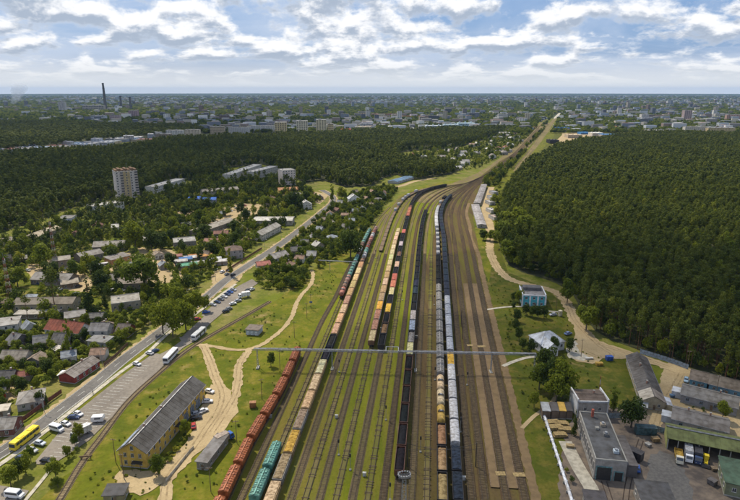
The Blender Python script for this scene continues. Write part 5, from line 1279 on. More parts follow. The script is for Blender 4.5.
for k, (s, u, c) in enumerate([(-1, 0.0, (0.50, 0.45, 0.38)), (1, 0.0, (0.30, 0.25, 0.21))]):
    b = MB(); q = [(s * (L_ / 2 + 0.5), -hh - 0.5, 3.56), (0.03 * s, -hh - 0.5, 6.06), (0.03 * s, -hh + 7.0, 6.06), (s * (L_ / 2 + 0.5), -hh + 7.0, 3.56)]
    b.face(q if s < 0 else q[::-1], 'roofing'); b.face([(x, y, z - 0.03) for x, y, z in (q[::-1] if s < 0 else q)], 'roofing'); link('roof_sheeting', b.mesh('roof_sheeting'), rs, color=c)
b = MB(); b.box((0, 0, 0), (2.6, 6.5, 0.1), 'roofing'); o = link('lean_to_roof', b.mesh('lean_to_roof'), rs, (L_ / 2 + 1.6, -hh + 3.0, 2.9), color=(0.50, 0.52, 0.58)); o.rotation_euler = (0, 0.2, 0)
building('shed', 'small pale grey lean-to shed left of the patched long shed', (637, 411), (646, 413), 4, 2.2, 'shed', 0.4, 'x', (0.38, 0.36, 0.33), (0.40, 0.42, 0.45), 1, chim=0, cat='shed')
# trackside garage rows by the forest, far right of the yard
for k, (A, B, dp, c, lb) in enumerate([((477.5, 228), (485.5, 228), 105, (0.34, 0.32, 0.33), 'long grey garage row beside the tracks, nearer half'), ((473.8, 206), (480, 206), 140, (0.28, 0.265, 0.27), 'long grey garage row beside the tracks, farther half')]):
    c1 = (G(*A) + G(*B)) / 2; q = (G(472, 207.5) + G(478, 207.5)) / 2 if k == 0 else G(484.0, 187)
    axx = (q - c1); dp = axx.length; axx.normalize()
    rr, L_, D_ = building('garage_row', lb, None, None, dp, 3.2, 'gable', 0.5, 'y', (0.40, 0.38, 0.36), c, 1, 6, place=(c1 + axx * dp / 2, (G(*B) - G(*A)).length, math.atan2(axx.y, axx.x) - PI / 2), chim=0, cat='garage', sides=True, door=False)
    b = MB()
    for j in range(int(dp / 6)): b.box((0, -dp / 2 + 3 + j * 6, 3.72), (L_ + 0.6, 0.25, 0.12), 'concrete')
    link('firewalls', b.mesh('firewalls'), rr)
for i, (px, py) in enumerate([(490, 204), (491.5, 199), (491, 212), (494, 219), (493.5, 194)]):
    building('garage', 'pale low garage in the sandy lane between the garage row and the forest', None, None, 14, 3.0, 'flat', 1, 'x', (0.42, 0.41, 0.40), random.choice([(0.45, 0.44, 0.43), (0.32, 0.34, 0.40), (0.38, 0.30, 0.26)]), 1, place=(G(px, py), 6, 0.2), chim=0, cat='garage', sides=False, group='garages in the sandy lane', winfront=False)

building('shed', 'long low building with blue roof strip at the forest edge above the yard throat', (397, 184), (414, 179), 14, 3.0, 'gable', 1.0, 'x', (0.45, 0.45, 0.46), (0.12, 0.22, 0.36), 1, chim=0, cat='shed', every=6, sides=False)

# ------------------------------------------------------------------ pipes, masts, poles, fences
# heating pipe carried over the whole yard on tall posts, with a square loop
gl = G(255.2, 367.6); grt = G(534.5, 373)
dv = grt - gl; Lp = dv.length; rzp = math.atan2(dv.y, dv.x)
r = thing('pipe_bridge', 'pale grey pipe bridge crossing the whole yard on tall posts with a square loop', 'pipe bridge', (gl.x, gl.y, 0), rzp)
def loc_of(px, py): 
    q = G(px, py, 9.4); return (Vector((q.x, q.y, 0)) - Vector((gl.x, gl.y, 0))).dot(dv.normalized())
u0, u1 = loc_of(386, 351), loc_of(398.5, 351.5)
b = MB()
for dy in (-0.45, 0.45):
    b.tube((0, dy, 9.4), (u0, dy, 9.4), 0.19, 0.19, 'paint', 8); b.tube((u1, dy, 9.4), (Lp, dy, 9.4), 0.19, 0.19, 'paint', 8)
    for s, e in (((u0, dy, 9.4), (u0, dy - 1.9, 9.9)), ((u1, dy, 9.4), (u1, dy - 1.9, 9.9)), ((u0, dy - 1.9, 9.9), (u1, dy - 1.9, 9.9)), ((u0, dy, 9.4), (u0, dy + 2.6, 9.9)), ((u1, dy, 9.4), (u1, dy + 2.6, 9.9)), ((u0, dy + 2.6, 9.9), (u1, dy + 2.6, 9.9))):
        if dy > 0: b.tube(s, e, 0.17, 0.17, 'paint', 6)
link('pipe', b.mesh('pipe'), r, color=(0.36, 0.37, 0.39))
b = MB()
for s in (-0.75, 0.75): b.box((Lp / 2, s, 8.95), (Lp + 0.4, 0.14, 0.24), 'grey_steel')
n = int(Lp / 3)
for k in range(n + 1): b.box((k * Lp / n, 0, 8.95), (0.12, 1.4, 0.12), 'grey_steel')
link('truss', b.mesh('truss'), r)
b = MB()
for s in (-0.75, 0.75):
    b.tube((0, s * 1.3, 0), (0, s, 8.9), 0.16, 0.12, 'grey_steel', 6)
for z in (2, 4, 6, 8): b.box((0, 0, z), (0.1, 2.1 - z * 0.06, 0.1), 'grey_steel')
b.box((0, 0, 0.15), (1.2, 3.0, 0.5), 'concrete')
post = b.mesh('post')
for px in (255.2, 331.5, 416, 491.5, 534.5): link('post', post, r, (max(0.0, min(Lp, loc_of(px, 351.5))), 0, 0))
# short gantry near the gardens
a = G(330, 270.5); bq = G(352, 271.5); dv2 = bq - a
r = thing('gantry', 'small grey steel gantry by the gardens left of the tank train', 'gantry', (a.x, a.y, 0), math.atan2(dv2.y, dv2.x))
b = MB(); b.box((dv2.length / 2 - 2, 0, 7.0), (dv2.length + 12, 0.5, 0.5), 'grey_steel'); link('beam', b.mesh('beam'), r)
b = MB(); b.tube((0, 0, 0), (0, 0, 6.8), 0.22, 0.18, 'grey_steel', 6); pm = b.mesh('post')
for x in (0, dv2.length): link('post', pm, r, (x, 0, 0))
# contact-wire portals over the right half of the yard
for i, y in enumerate((466.5, 339, 326.5, 290, 264, 243, 217)):
    a = G(lane_x(405.5, y), y); bq = G(lane_x(478, y), y); dvp = bq - a; Lq = dvp.length
    r = thing('wire_portal', 'thin dark wire portal over the right half of the yard, %s from the near edge' % ORD[i], 'portal', (a.x, a.y, 0), math.atan2(dvp.y, dvp.x), 'wire portals across the tracks')
    b = MB(); b.tube((0, 0, 0), (0, 0, 9.0), 0.17, 0.10, 'dark_steel', 6); pm = b.mesh('post')
    for x in (0, Lq): link('post', pm, r, (x, 0, 0))
    b = MB()
    for k in range(12):
        t0, t1 = k / 12, (k + 1) / 12; z = lambda t: 8.8 - 2.2 * (1 - (2 * t - 1) ** 2)
        b.tube((t0 * Lq, 0, z(t0)), (t1 * Lq, 0, z(t1)), 0.05, 0.05, 'dark_steel', 4, False)
    b.tube((0, 0, 6.3), (Lq, 0, 6.3), 0.05, 0.05, 'dark_steel', 4)
    link('cross_wire', b.mesh('cross_wire'), r)
# floodlight mast in the yard
def lattice(mb, h, w0, w1, mat, n, th=0.1):
    for k in range(n):
        z0, z1 = h * k / n, h * (k + 1) / n; a0 = w0 + (w1 - w0) * k / n; a1 = w0 + (w1 - w0) * (k + 1) / n
        c = [(-1, -1), (1, -1), (1, 1), (-1, 1)]
        for j in range(4):
            p, q = c[j], c[(j + 1) % 4]
            mb.tube((p[0] * a0, p[1] * a0, z0), (p[0] * a1, p[1] * a1, z1), th, th, mat, 4, False)
            mb.tube((p[0] * a0, p[1] * a0, z0), (q[0] * a1, q[1] * a1, z1), th * 0.7, th * 0.7, mat, 4, False)
            mb.tube((p[0] * a1, p[1] * a1, z1), (q[0] * a1, q[1] * a1, z1), th * 0.7, th * 0.7, mat, 4, False)
g = G(403.5, 521)
r = thing('floodlight_mast', 'lattice floodlight mast with a ring of white lamps at the bottom of the yard', 'light mast', (g.x, g.y, 0), 0.1)
b = MB(); lattice(b, 15, 0.8, 0.45, 'grey_steel', 9, 0.06); link('mast', b.mesh('mast'), r)
b = MB(); b.box((0, 0, 15.05), (3.4, 2.4, 0.12), 'dark_steel')
for s in (-1, 1): b.box((0, s * 1.2, 15.8), (3.4, 0.06, 0.06), 'grey_steel'); b.box((s * 1.7, 0, 15.8), (0.06, 2.4, 0.06), 'grey_steel')
link('platform', b.mesh('platform'), r)
b = MB(); b.box((0, 0, 0), (0.36, 0.28, 0.36), 'grey_steel'); b.box((0, 0.16, 0), (0.3, 0.08, 0.3), 'white_line'); lamp = b.mesh('lamp')
for k in range(14):
    an = 2 * PI * k / 14; link('lamp', lamp, r, (1.75 * math.cos(an), 1.25 * math.sin(an), 15.75), an)
# colour-light signals and relay cabinets along the tracks
b = MB(); b.tube((0, 0, 0), (0, 0, 5.2), 0.09, 0.07, 'grey_steel', 6); b.box((0, 0, 0.2), (0.7, 0.7, 0.4), 'concrete'); SG_P = b.mesh('post')
b = MB(); b.box((0, 0, 5.6), (0.55, 0.3, 1.3), 'dark_steel')
for z in (5.2, 5.6, 6.0): b.tube((0, -0.15, z), (0, -0.36, z), 0.14, 0.14, 'dark_steel', 8)
SG_H = b.mesh('signal_head')
b = MB(); b.box((0, 0, 0.7), (1.1, 0.7, 1.3), 'paint'); b.box((0, 0, 1.4), (1.25, 0.85, 0.1), 'paint'); CAB = b.mesh('body')
for i, (a, y) in enumerate(((301.5, 372), (330, 455), (346, 470), (376, 420), (391, 500), (419, 452), (435, 380), (434, 305), (464.5, 432), (478, 385), (375, 300), (330, 290), (361, 262), (405, 250), (464, 262), (301, 258))):
    g = G(lane_x(a, y), y)
    r = thing('signal_post', 'slim grey colour-light signal standing between the yard tracks', 'signal', (g.x, g.y, -0.1), -0.1, 'signals between the yard tracks'); link('post', SG_P, r); link('signal_head', SG_H, r)
for i, (a, y) in enumerate(((316, 418), (362, 476), (405.5, 338), (464.5, 480), (348, 330), (236, 418))):
    g = G(lane_x(a, y), y)
    r = thing('relay_cabinet', 'small grey relay cabinet standing between the yard tracks', 'cabinet', (g.x, g.y, -0.1), -0.1, 'relay cabinets between the tracks'); link('body', CAB, r, color=(0.42, 0.42, 0.40))
# red and white lattice masts on the left, and the striped pole on the right
for px, py, top, lb in ((56, 266, 221.5, 'tall red and white lattice mast among trees at the left'), (10, 296, 258, 'shorter red lattice mast at the far left of the yellow lawn')):
    g = G(px, py); h = H_at(px, py, top)
    r = thing('lattice_mast', lb, 'mast', (g.x, g.y, 0), 0.3)
    b = MB(); lattice(b, h, 1.3, 0.35, 'red_white', 11, 0.085); link('mast', b.mesh('mast'), r)
    b = MB(); b.tube((0, 0, h), (0, 0, h + 3), 0.08, 0.05, 'grey_steel', 5); b.tube((0.5, 0, h - 2), (0.5, 0, h - 0.6), 0.35, 0.35, 'white_line', 8); link('antenna', b.mesh('antenna'), r)
g = G(598.2, 399.8)
r = thing('striped_pole', 'thin red and white striped pole on the grass behind the workshop', 'pole', (g.x, g.y, 0))
b = MB(); b.tube((0, 0, 0), (0, 0, 10.5), 0.22, 0.15, 'red_white', 8); link('pole', b.mesh('pole'), r)
# poles and street lamps
b = MB(); b.tube((0, 0, 0), (0, 0, 9.0), 0.14, 0.09, 'timber', 6); POLE = b.mesh('pole')
b = MB(); b.box((0, 0, 8.5), (2.0, 0.12, 0.12), 'timber')
for x in (-0.85, -0.3, 0.3, 0.85): b.tube((x, 0, 8.56), (x, 0, 8.8), 0.05, 0.05, 'white_line', 5)
CROSS = b.mesh('cross_arm')
b = MB(); b.tube((0, 0, 0), (0, 0, 8.0), 0.11, 0.07, 'grey_steel', 6); b.tube((0, 0, 8.0), (1.4, 0, 8.5), 0.05, 0.05, 'grey_steel', 5); LAMP_P = b.mesh('post')
b = MB(); b.box((1.7, 0, 8.5), (0.8, 0.3, 0.14), 'white_line'); LAMP_H = b.mesh('lamp_head')
for px, py, lb in ((115.8, 462, 'dark wooden pole at the left corner of the yellow building'), (124, 478, 'wooden pole in front of the yellow gable'), (117, 276, 'wooden pole by the white bus in the dirt yards'), (92, 283, 'wooden pole beside the green-walled cottage'), (294.5, 338, 'wooden pole on the meadow above the orange train'), (307, 318.5, 'wooden pole on the meadow by the footpath bend'),
                   (311, 309, 'wooden pole beside the small blue sign'), (211, 492, 'wooden pole on the grass beside the long grey shed'), (237, 443, 'wooden pole between the sandy track and the orange train'), (262, 399, 'wooden pole left of the orange train near the path'), (280, 369, 'wooden pole near the far end of the orange train'), (56, 320, 'wooden pole behind the red-roofed house'), (581, 357, 'wooden pole on the paved yard of the metal-roofed house'), (556, 311, 'pole on the lawn right of the turquoise house'), (716, 395, 'pole between the brown-roofed barracks'), (687, 369, 'pole at the corner of the forest fence')):
    g = G(px, py); r = thing('utility_pole', lb, 'utility pole', (g.x, g.y, 0), random.uniform(-0.4, 0.4), 'wooden utility poles'); link('pole', POLE, r); link('cross_arm', CROSS, r)
k = 0
for i in range(0, len(rl), 9):
    p = rl[i]
    if p.y < 160 or p.y > 640: continue
    s = side(rl, i); q = p - s * 5.6
    r = thing('street_lamp', 'grey street lamp on the garden side of the main road', 'street lamp', (q.x, q.y, 0), math.atan2(s.y, s.x), 'street lamps along the main road'); link('post', LAMP_P, r); link('lamp_head', LAMP_H, r)
# white pipe on low supports at lower right
pa, pb = G(541.8, 411.5), G(573.5, 510)
dvp = pb - pa; Lq = dvp.length
r = thing('heating_pipe', 'thick white pipe on low supports running to the bottom edge beside the grass', 'pipe', (pa.x, pa.y, 0), math.atan2(dvp.y, dvp.x))
b = MB(); b.tube((0, 0, 1.3), (Lq, 0, 1.3), 0.48, 0.48, 'paint', 12); link('pipe', b.mesh('pipe'), r, color=(0.66, 0.68, 0.74))
b = MB(); b.box((0, 0.1, 0.42), (0.4, 1.5, 0.84), 'concrete'); b.box((0, 0.72, 0.95), (0.3, 0.25, 0.5), 'white_line'); sup = b.mesh('support')
for j in range(int(Lq / 4.5)): link('support', sup, r, (2 + j * 4.5, 0, 0))
# fences
def fence(px, h, colour, label, panel=3.0, world_pts=None, mat='paint'):
    pts = world_pts or gpoly(px)
    r = thing('fence', label, 'fence', (pts[0].x, pts[0].y, 0))
    o = Vector((pts[0].x, pts[0].y, 0)); meshes = {}
    pb_ = MB(); pb_.box((0, 0, h / 2 + 0.05), (0.14, 0.14, h + 0.1), mat); pm_ = pb_.mesh('fence_post')
    for a, b2 in zip(pts, pts[1:]):
        d = b2 - a; n = max(1, round(d.length / panel)); w_ = d.length / n; rz = math.atan2(d.y, d.x)
        q = MB(); nb = 8
        for j in range(nb): q.box((-w_ / 2 + w_ * (j + 0.5) / nb, 0.02 * (j % 2), h / 2), (w_ / nb * 0.94, 0.04, h - 0.06 * (j % 3)), mat)
        for z in (0.3, h - 0.3): q.box((0, 0.08, z), (w_, 0.06, 0.1), mat)
        pm2 = q.mesh('fence_panel')
        for j in range(n):
            m_ = a + d * ((j + 0.5) / n) - o; link('fence_panel', pm2, r, (m_.x, m_.y, 0), rz, color=colour)
            e = a + d * (j / n) - o; link('fence_post', pm_, r, (e.x, e.y, 0), rz, color=tuple(c * 0.8 for c in colour))
    block_line(pts, 0.3)
fence([(640, 353.5), (658, 359), (672, 363.5), (688, 369.5)], 2.4, (0.30, 0.37, 0.46), 'pale blue-grey fence along the forest edge above the settlement')
fence([(607, 418), (621, 418.5)], 2.2, (0.26, 0.32, 0.36), 'short grey-blue fence joining the cross building and the leafy tree')
fence([(651, 430), (664, 434)], 2.4, (0.16, 0.25, 0.30), 'short blue-green fence at the left end of the green roof')
fence([(-4, 436), (26, 419.5), (50, 401.5), (62, 393)], 1.9, (0.17, 0.055, 0.045), 'dark red board fence along the main road by the grey hip-roofed house')
fence([(104, 366.5), (116, 357), (128, 345)], 1.7, (0.15, 0.085, 0.06), 'brown board fence along the road beside the parked cars')
fence([(226, 272), (246, 259), (262, 249)], 1.7, (0.20, 0.10, 0.07), 'reddish board fence along the far straight of the road')
fence([(74, 338), (90, 347), (104, 352)], 1.6, (0.24, 0.24, 0.26), 'grey board fence below the slate-roofed house')
fence([(166, 482), (190, 452), (194, 448)], 1.0, (0.55, 0.52, 0.46), 'low pale rail fence between yellow building and sandy track')
# crates, containers, small items
def crate(px, py, s, rz, colour, label, cat, name):
    g = G(px, py); r = thing(name, label, cat, (g.x, g.y, 0), rz); block_rect(g.x, g.y, s[0] / 2, s[1] / 2, rz)
    b = MB(); b.box((0, 0, s[2] / 2 + 0.1), s, 'paint')
    for k in range(5): b.box((-s[0] / 2 + s[0] * (k + 0.5) / 5, 0, s[2] / 2 + 0.1), (0.12, s[1] + 0.08, s[2] + 0.04), 'paint')
    link('body', b.mesh('body'), r, color=colour)
    b = MB(); b.box((0, 0, s[2] + 0.18), (s[0] + 0.15, s[1] + 0.15, 0.12), 'paint'); link('lid', b.mesh('lid'), r, color=tuple(c * 1.15 for c in colour))
crate(645, 433.5, (7.0, 2.6, 2.8), -0.12, (0.055, 0.105, 0.115), 'dark teal shipping container at the head of the depot yard', 'container', 'shipping_container')
crate(633.5, 458, (5.5, 2.8, 3.0), 2.3, (0.045, 0.042, 0.045), 'black container standing askew beside the workshop annex', 'container', 'shipping_container')
crate(609, 360, (3.0, 2.0, 1.8), 0.1, (0.03, 0.09, 0.36), 'bright blue waste skip on sand at the road end', 'skip', 'waste_skip')
crate(253, 407, (2.4, 1.8, 2.0), 0.1, (0.35, 0.16, 0.06), 'small orange and blue relay box left of the orange train', 'relay box', 'relay_box')
crate(560, 316, (1.6, 1.6, 3.0), 0.3, (0.62, 0.56, 0.40), 'upright cream kiosk on the lawn between the right-hand houses', 'kiosk', 'kiosk')
crate(599, 365, (3.0, 1.6, 1.0), 0.0, (0.45, 0.28, 0.05), 'yellow stack of boards on grass near the blue skip', 'stack', 'board_stack')
crate(589, 359, (3.6, 1.2, 0.5), 0.0, (0.62, 0.60, 0.56), 'white slab lying at the edge of the paved yard', 'slab', 'concrete_slab')
crate(675, 430, (2.0, 1.2, 0.9), 0.0, (0.05, 0.25, 0.45), 'bright blue box lying behind the green roof', 'box', 'storage_box')
for px, py, s_, c_, lb in ((655, 441, (2.4, 1.8, 1.2), (0.25, 0.17, 0.08), 'brown crate at the left post of the green-roofed shed'), (648, 446, (1.6, 1.6, 0.8), (0.30, 0.29, 0.27), 'grey pallet load near the teal container'), (716, 470, (3.0, 1.6, 0.7), (0.20, 0.15, 0.10), 'low brown pallet stack right of the wheel loader'), (712, 484, (2.2, 2.2, 1.4), (0.12, 0.11, 0.11), 'dark crate in front of the corner green building'), (570, 447, (2.6, 1.4, 0.7), (0.40, 0.30, 0.16), 'pale pallet pile beside the slab road'), (660, 405, (2.2, 1.4, 0.9), (0.36, 0.35, 0.34), 'grey box beside the patched end of the long shed'), (672, 397, (1.6, 1.4, 0.9), (0.10, 0.18, 0.30), 'dark blue box on the settlement lane')):
    crate(px, py, s_, random.uniform(-0.6, 0.6), c_, lb, 'crate', 'crate')
g = G(86, 459); r = thing('buffer_stop', 'wooden barrier across the single track beside the car park', 'barrier', (g.x, g.y, 0), 0.15)
b = MB(); b.box((0, 0, 1.1), (4.2, 0.3, 0.4), 'timber'); link('beam', b.mesh('beam'), r)
b = MB(); b.box((0, 0, 0.5), (0.3, 0.3, 1.0), 'timber'); pm = b.mesh('post'); link('post', pm, r, (-1.5, 0, 0)); link('post', pm, r, (1.5, 0, 0))
g = G(311, 307); r = thing('track_sign', 'small blue sign on a post beside the meadow footpath', 'sign', (g.x, g.y, 0))
b = MB(); b.tube((0, 0, 0), (0, 0, 3.0), 0.06, 0.06, 'grey_steel', 6); link('post', b.mesh('post'), r); b = MB(); b.box((0, -0.08, 3.0), (1.6, 0.06, 1.0), 'paint'); link('sign_board', b.mesh('sign_board'), r, color=(0.05, 0.16, 0.42))

# ------------------------------------------------------------------ people on the pavement
def person_mesh(stride):
    J = {'pelvis': (0, 0, 0.95, .13), 'belly': (0, 0, 1.12, .135), 'chest': (0, 0, 1.34, .155), 'neck': (0, 0, 1.50, .06), 'head': (0, 0.02, 1.64, .095), 'crown': (0, 0.01, 1.74, .07)}
    E = [('pelvis', 'belly'), ('belly', 'chest'), ('chest', 'neck'), ('neck', 'head'), ('head', 'crown')]
    for s, nm in ((-1, 'l'), (1, 'r')):
        f = stride * s
        J.update({nm + 'hip': (s * .10, 0, .90, .095), nm + 'knee': (s * .11, f * .18 + .03, .50, .065), nm + 'ankle': (s * .11, f * .30, .09, .045), nm + 'toe': (s * .12, f * .30 + .17, .04, .035),
                  nm + 'sh': (s * .19, 0, 1.42, .065), nm + 'el': (s * .25, -f * .10, 1.14, .045), nm + 'wr': (s * .26, -f * .20 + .06, .90, .035), nm + 'hand': (s * .26, -f * .22 + .09, .80, .035)})
        E += [('pelvis', nm + 'hip'), (nm + 'hip', nm + 'knee'), (nm + 'knee', nm + 'ankle'), (nm + 'ankle', nm + 'toe'), ('chest', nm + 'sh'), (nm + 'sh', nm + 'el'), (nm + 'el', nm + 'wr'), (nm + 'wr', nm + 'hand')]
    ks = list(J)
    me = bpy.data.meshes.new('figure'); me.from_pydata([J[k][:3] for k in ks], [(ks.index(a), ks.index(b)) for a, b in E], [])
    o = bpy.data.objects.new('figure', me); COL.objects.link(o)
    md = o.modifiers.new('skin', 'SKIN'); o.modifiers.new('smooth', 'SUBSURF').levels = 1
    for k, v in zip(ks, me.skin_vertices[0].data): v.radius = (J[k][3], J[k][3])
    me.skin_vertices[0].data[0].use_root = True
    dg_ = bpy.context.evaluated_depsgraph_get(); res = bpy.data.meshes.new_from_object(o.evaluated_get(dg_))
    bpy.data.objects.remove(o)
    res.materials.clear()
    for n in ('cloth_dark', 'load', 'skin'): res.materials.append(MATS[n])
    for p in res.polygons:
        z = p.center.z; p.material_index = 2 if (z > 1.5 or (z < 0.86 and abs(p.center.x) > 0.2)) else (1 if z > 0.98 else 0)
    return res
try:
    PM = [person_mesh(0.9), person_mesh(-0.7)]
    for i, (px, py, c, lb) in enumerate(((56.8, 422, (0.05, 0.05, 0.07), 'person in dark clothes walking on the pavement level with the white minibus'), (93, 394, (0.08, 0.06, 0.06), 'person in dark clothes walking on the pavement beyond the parked cars'), (183, 324, (0.30, 0.05, 0.05), 'person in a red top walking on the pavement near the coaches'))):
        g = G(px, py); r = thing('person', lb, 'person', (g.x, g.y, 0.04), -0.75); link('body', PM[i % 2], r, color=c)
        b = MB(); b.box((0, -0.02, 1.70), (0.19, 0.2, 0.13), 'cloth_dark', top=0.7); link('hair', b.mesh('hair'), r)
except Exception as e:
    print('people skipped', e)

# ------------------------------------------------------------------ trees
TREE_N = 0
def crown_mesh(kind, seed, n, leaf, mat):
    """many small leaf clumps spread through a crown that is about 1 wide-unit: returns mesh of height from base 0"""
    rd = random.Random(seed); me_v = []; me_f = []; tint = []
    lumps = []
    if kind == 'round':                                # broad crown of several lobes, about 10 m tall, 8 m wide, base at 2.2
        for k in range(13):
            z = rd.uniform(3.2, 9.0); mx = 3.0 * math.sin(PI * min(1, (z - 1.2) / 9.6)) ** 0.7; an = rd.uniform(0, 2 * PI); rr = mx * rd.uniform(0.35, 1.0)
            lumps.append((rr * math.cos(an), rr * math.sin(an), z, rd.uniform(1.2, 2.1)))
        lumps.append((0, 0, 6, 2.6))
    elif kind == 'tall':                               # poplar-like
        for k in range(14):
            z = 2.5 + 11.5 * k / 13; mx = 1.6 * math.sin(PI * (0.15 + 0.8 * (1 - k / 13) ** 0.8)); an = rd.uniform(0, 2 * PI); rr = max(0.2, mx) * rd.uniform(0.2, 0.8)
            lumps.append((rr * math.cos(an), rr * math.sin(an), z, rd.uniform(0.9, 1.5) * (1.0 - 0.5 * k / 13)))
    elif kind == 'spruce':
        for k in range(16):
            z = 1.6 + 12.6 * k / 15; mx = 2.7 * (1 - k / 16); 
            for q in range(3 if k < 10 else 1):
                an = rd.uniform(0, 2 * PI); rr = mx * rd.uniform(0.3, 0.8)
                lumps.append((rr * math.cos(an), rr * math.sin(an), z, 0.5 + mx * 0.32))
    elif kind == 'pine':                               # forest pine: crown held high, 18 m tall
        for k in range(8):
            z = rd.uniform(8.0, 16.6); mx = 1.9 * (1 - ((z - 11.5) / 7.2) ** 2 * 0.8 if z > 11.5 else 0.85); an = rd.uniform(0, 2 * PI); rr = mx * rd.uniform(0.15, 0.85)
            lumps.append((rr * math.cos(an), rr * math.sin(an), z, rd.uniform(0.8, 1.35)))
        lumps.append((0, 0, 13.5, 1.7)); lumps.append((0, 0, 16.4, 0.9))
    else:                                              # shrub
        for k in range(6):
            an = rd.uniform(0, 2 * PI); rr = rd.uniform(0.2, 1.1); lumps.append((rr * math.cos(an), rr * math.sin(an), rd.uniform(0.6, 1.7), rd.uniform(0.6, 1.0)))
    wsum = sum(l[3] ** 2 for l in lumps)
    for (lx, ly, lz, lr) in lumps:
        lt = rd.random()
        for k in range(max(4, int(n * lr * lr / wsum))):
            while True:
                d = Vector((rd.gauss(0, 1), rd.gauss(0, 1), rd.gauss(0.25, 1)))
                if d.length > 0.1: break
            d.normalize()
            p = Vector((lx, ly, lz)) + d * lr * rd.uniform(0.65, 1.08) * (1, 1, 0.9)[0]
            nr = (d + Vector((rd.gauss(0, .55), rd.gauss(0, .55), rd.gauss(0.15, .45)))).normalized()
            u = nr.orthogonal().normalized(); an = rd.uniform(0, 2 * PI); w_ = nr.cross(u)
            uu = u * math.cos(an) + w_ * math.sin(an); ww = nr.cross(uu); s = leaf * rd.uniform(0.6, 1.25)
            i = len(me_v)
            me_v += [tuple(p + uu * s), tuple(p + ww * s * 0.7), tuple(p - uu * s * 0.9), tuple(p - ww * s * 0.75)]
            me_f.append((i, i + 1, i + 2, i + 3)); tint.append(min(1, max(0, 0.6 * lt + 0.4 * rd.random())))
    me = bpy.data.meshes.new('crown'); me.from_pydata(me_v, [], me_f); me.materials.append(MATS[mat])
    at = me.attributes.new('tint', 'FLOAT', 'FACE'); at.data.foreach_set('value', tint)
    me.update(); return me
def trunk_mesh(h, r, mat, limbs, seed, spread):
    b = MB(); rd = random.Random(seed)
    b.tube((0, 0, -0.1), (0.05 * h * 0.3, 0, h * 0.5), r, r * 0.7, mat, 6); b.tube((0.05 * h * 0.3, 0, h * 0.5), (0, 0, h), r * 0.7, r * 0.25, mat, 6)
    for k in range(limbs):
        z = h * rd.uniform(0.35, 0.8); an = rd.uniform(0, 2 * PI)
        b.tube((0.01 * h, 0, z), (spread * math.cos(an), spread * math.sin(an), z + spread * 0.7), r * 0.4, r * 0.12, mat, 5)
    return b.mesh('trunk')
KINDS = {}
def kind(key, shape, n, leaf, mat, th, tr, bark, limbs, spread, base_h, variants=4):
    KINDS[key] = [(crown_mesh(shape, hash_ + 17 * v, n, leaf, mat), trunk_mesh(th, tr, bark, limbs, v, spread)) for v in range(variants) for hash_ in (len(KINDS) * 131,)], base_h
kind('leafy', 'round', 1900, 0.40, 'leaf_green', 7.5, 0.28, 'pale_bark', 5, 2.2, 10.2)
kind('bright', 'round', 1800, 0.40, 'leaf_bright', 7.5, 0.25, 'pale_bark', 5, 2.2, 10.2, 3)
kind('dark', 'round', 1900, 0.40, 'leaf_dark', 7.5, 0.30, 'pale_bark', 5, 2.2, 10.2, 3)
kind('poplar', 'tall', 1100, 0.34, 'leaf_green', 12, 0.25, 'pale_bark', 4, 1.0, 14.6, 3)
kind('spruce', 'spruce', 1000, 0.40, 'leaf_dark', 14, 0.22, 'bark', 0, 1.0, 15, 3)
kind('pine', 'pine', 520, 0.33, 'needle', 16, 0.17, 'bark', 3, 1.2, 18, 5)
kind('shrub', 'shrub', 260, 0.24, 'leaf_green', 1.2, 0.08, 'pale_bark', 2, 0.5, 2.6, 3)
FAR_PINE = [crown_mesh('pine', 900 + v, 190, 0.56, 'needle') for v in range(3)]
FAR_LEAFY = [crown_mesh('round', 950 + v, 420, 0.58, mt) for v, mt in enumerate(('leaf_green', 'leaf_dark', 'leaf_bright'))]
TN_ = {'leafy': 'leafy_tree', 'bright': 'leafy_tree', 'dark': 'leafy_tree', 'poplar': 'poplar_tree', 'spruce': 'spruce_tree', 'pine': 'pine_tree', 'shrub': 'shrub'}
def tree(key, x, y, height, label, group=None, wide=1.0, cat='tree'):
    global TREE_N
    prs, bh = KINDS[key]; cr, tk = random.choice(prs); s = height / bh
    r = thing(TN_[key], label, cat, (x, y, -0.1), random.uniform(0, 6.28), group)
    r.scale = (s * wide, s * wide, s)
    link('crown', cr, r); link('trunk', tk, r); TREE_N += 1
    return r
PLACED = []
def near(x, y, d):
    return any((x - a) ** 2 + (y - b) ** 2 < d * d for a, b in PLACED)
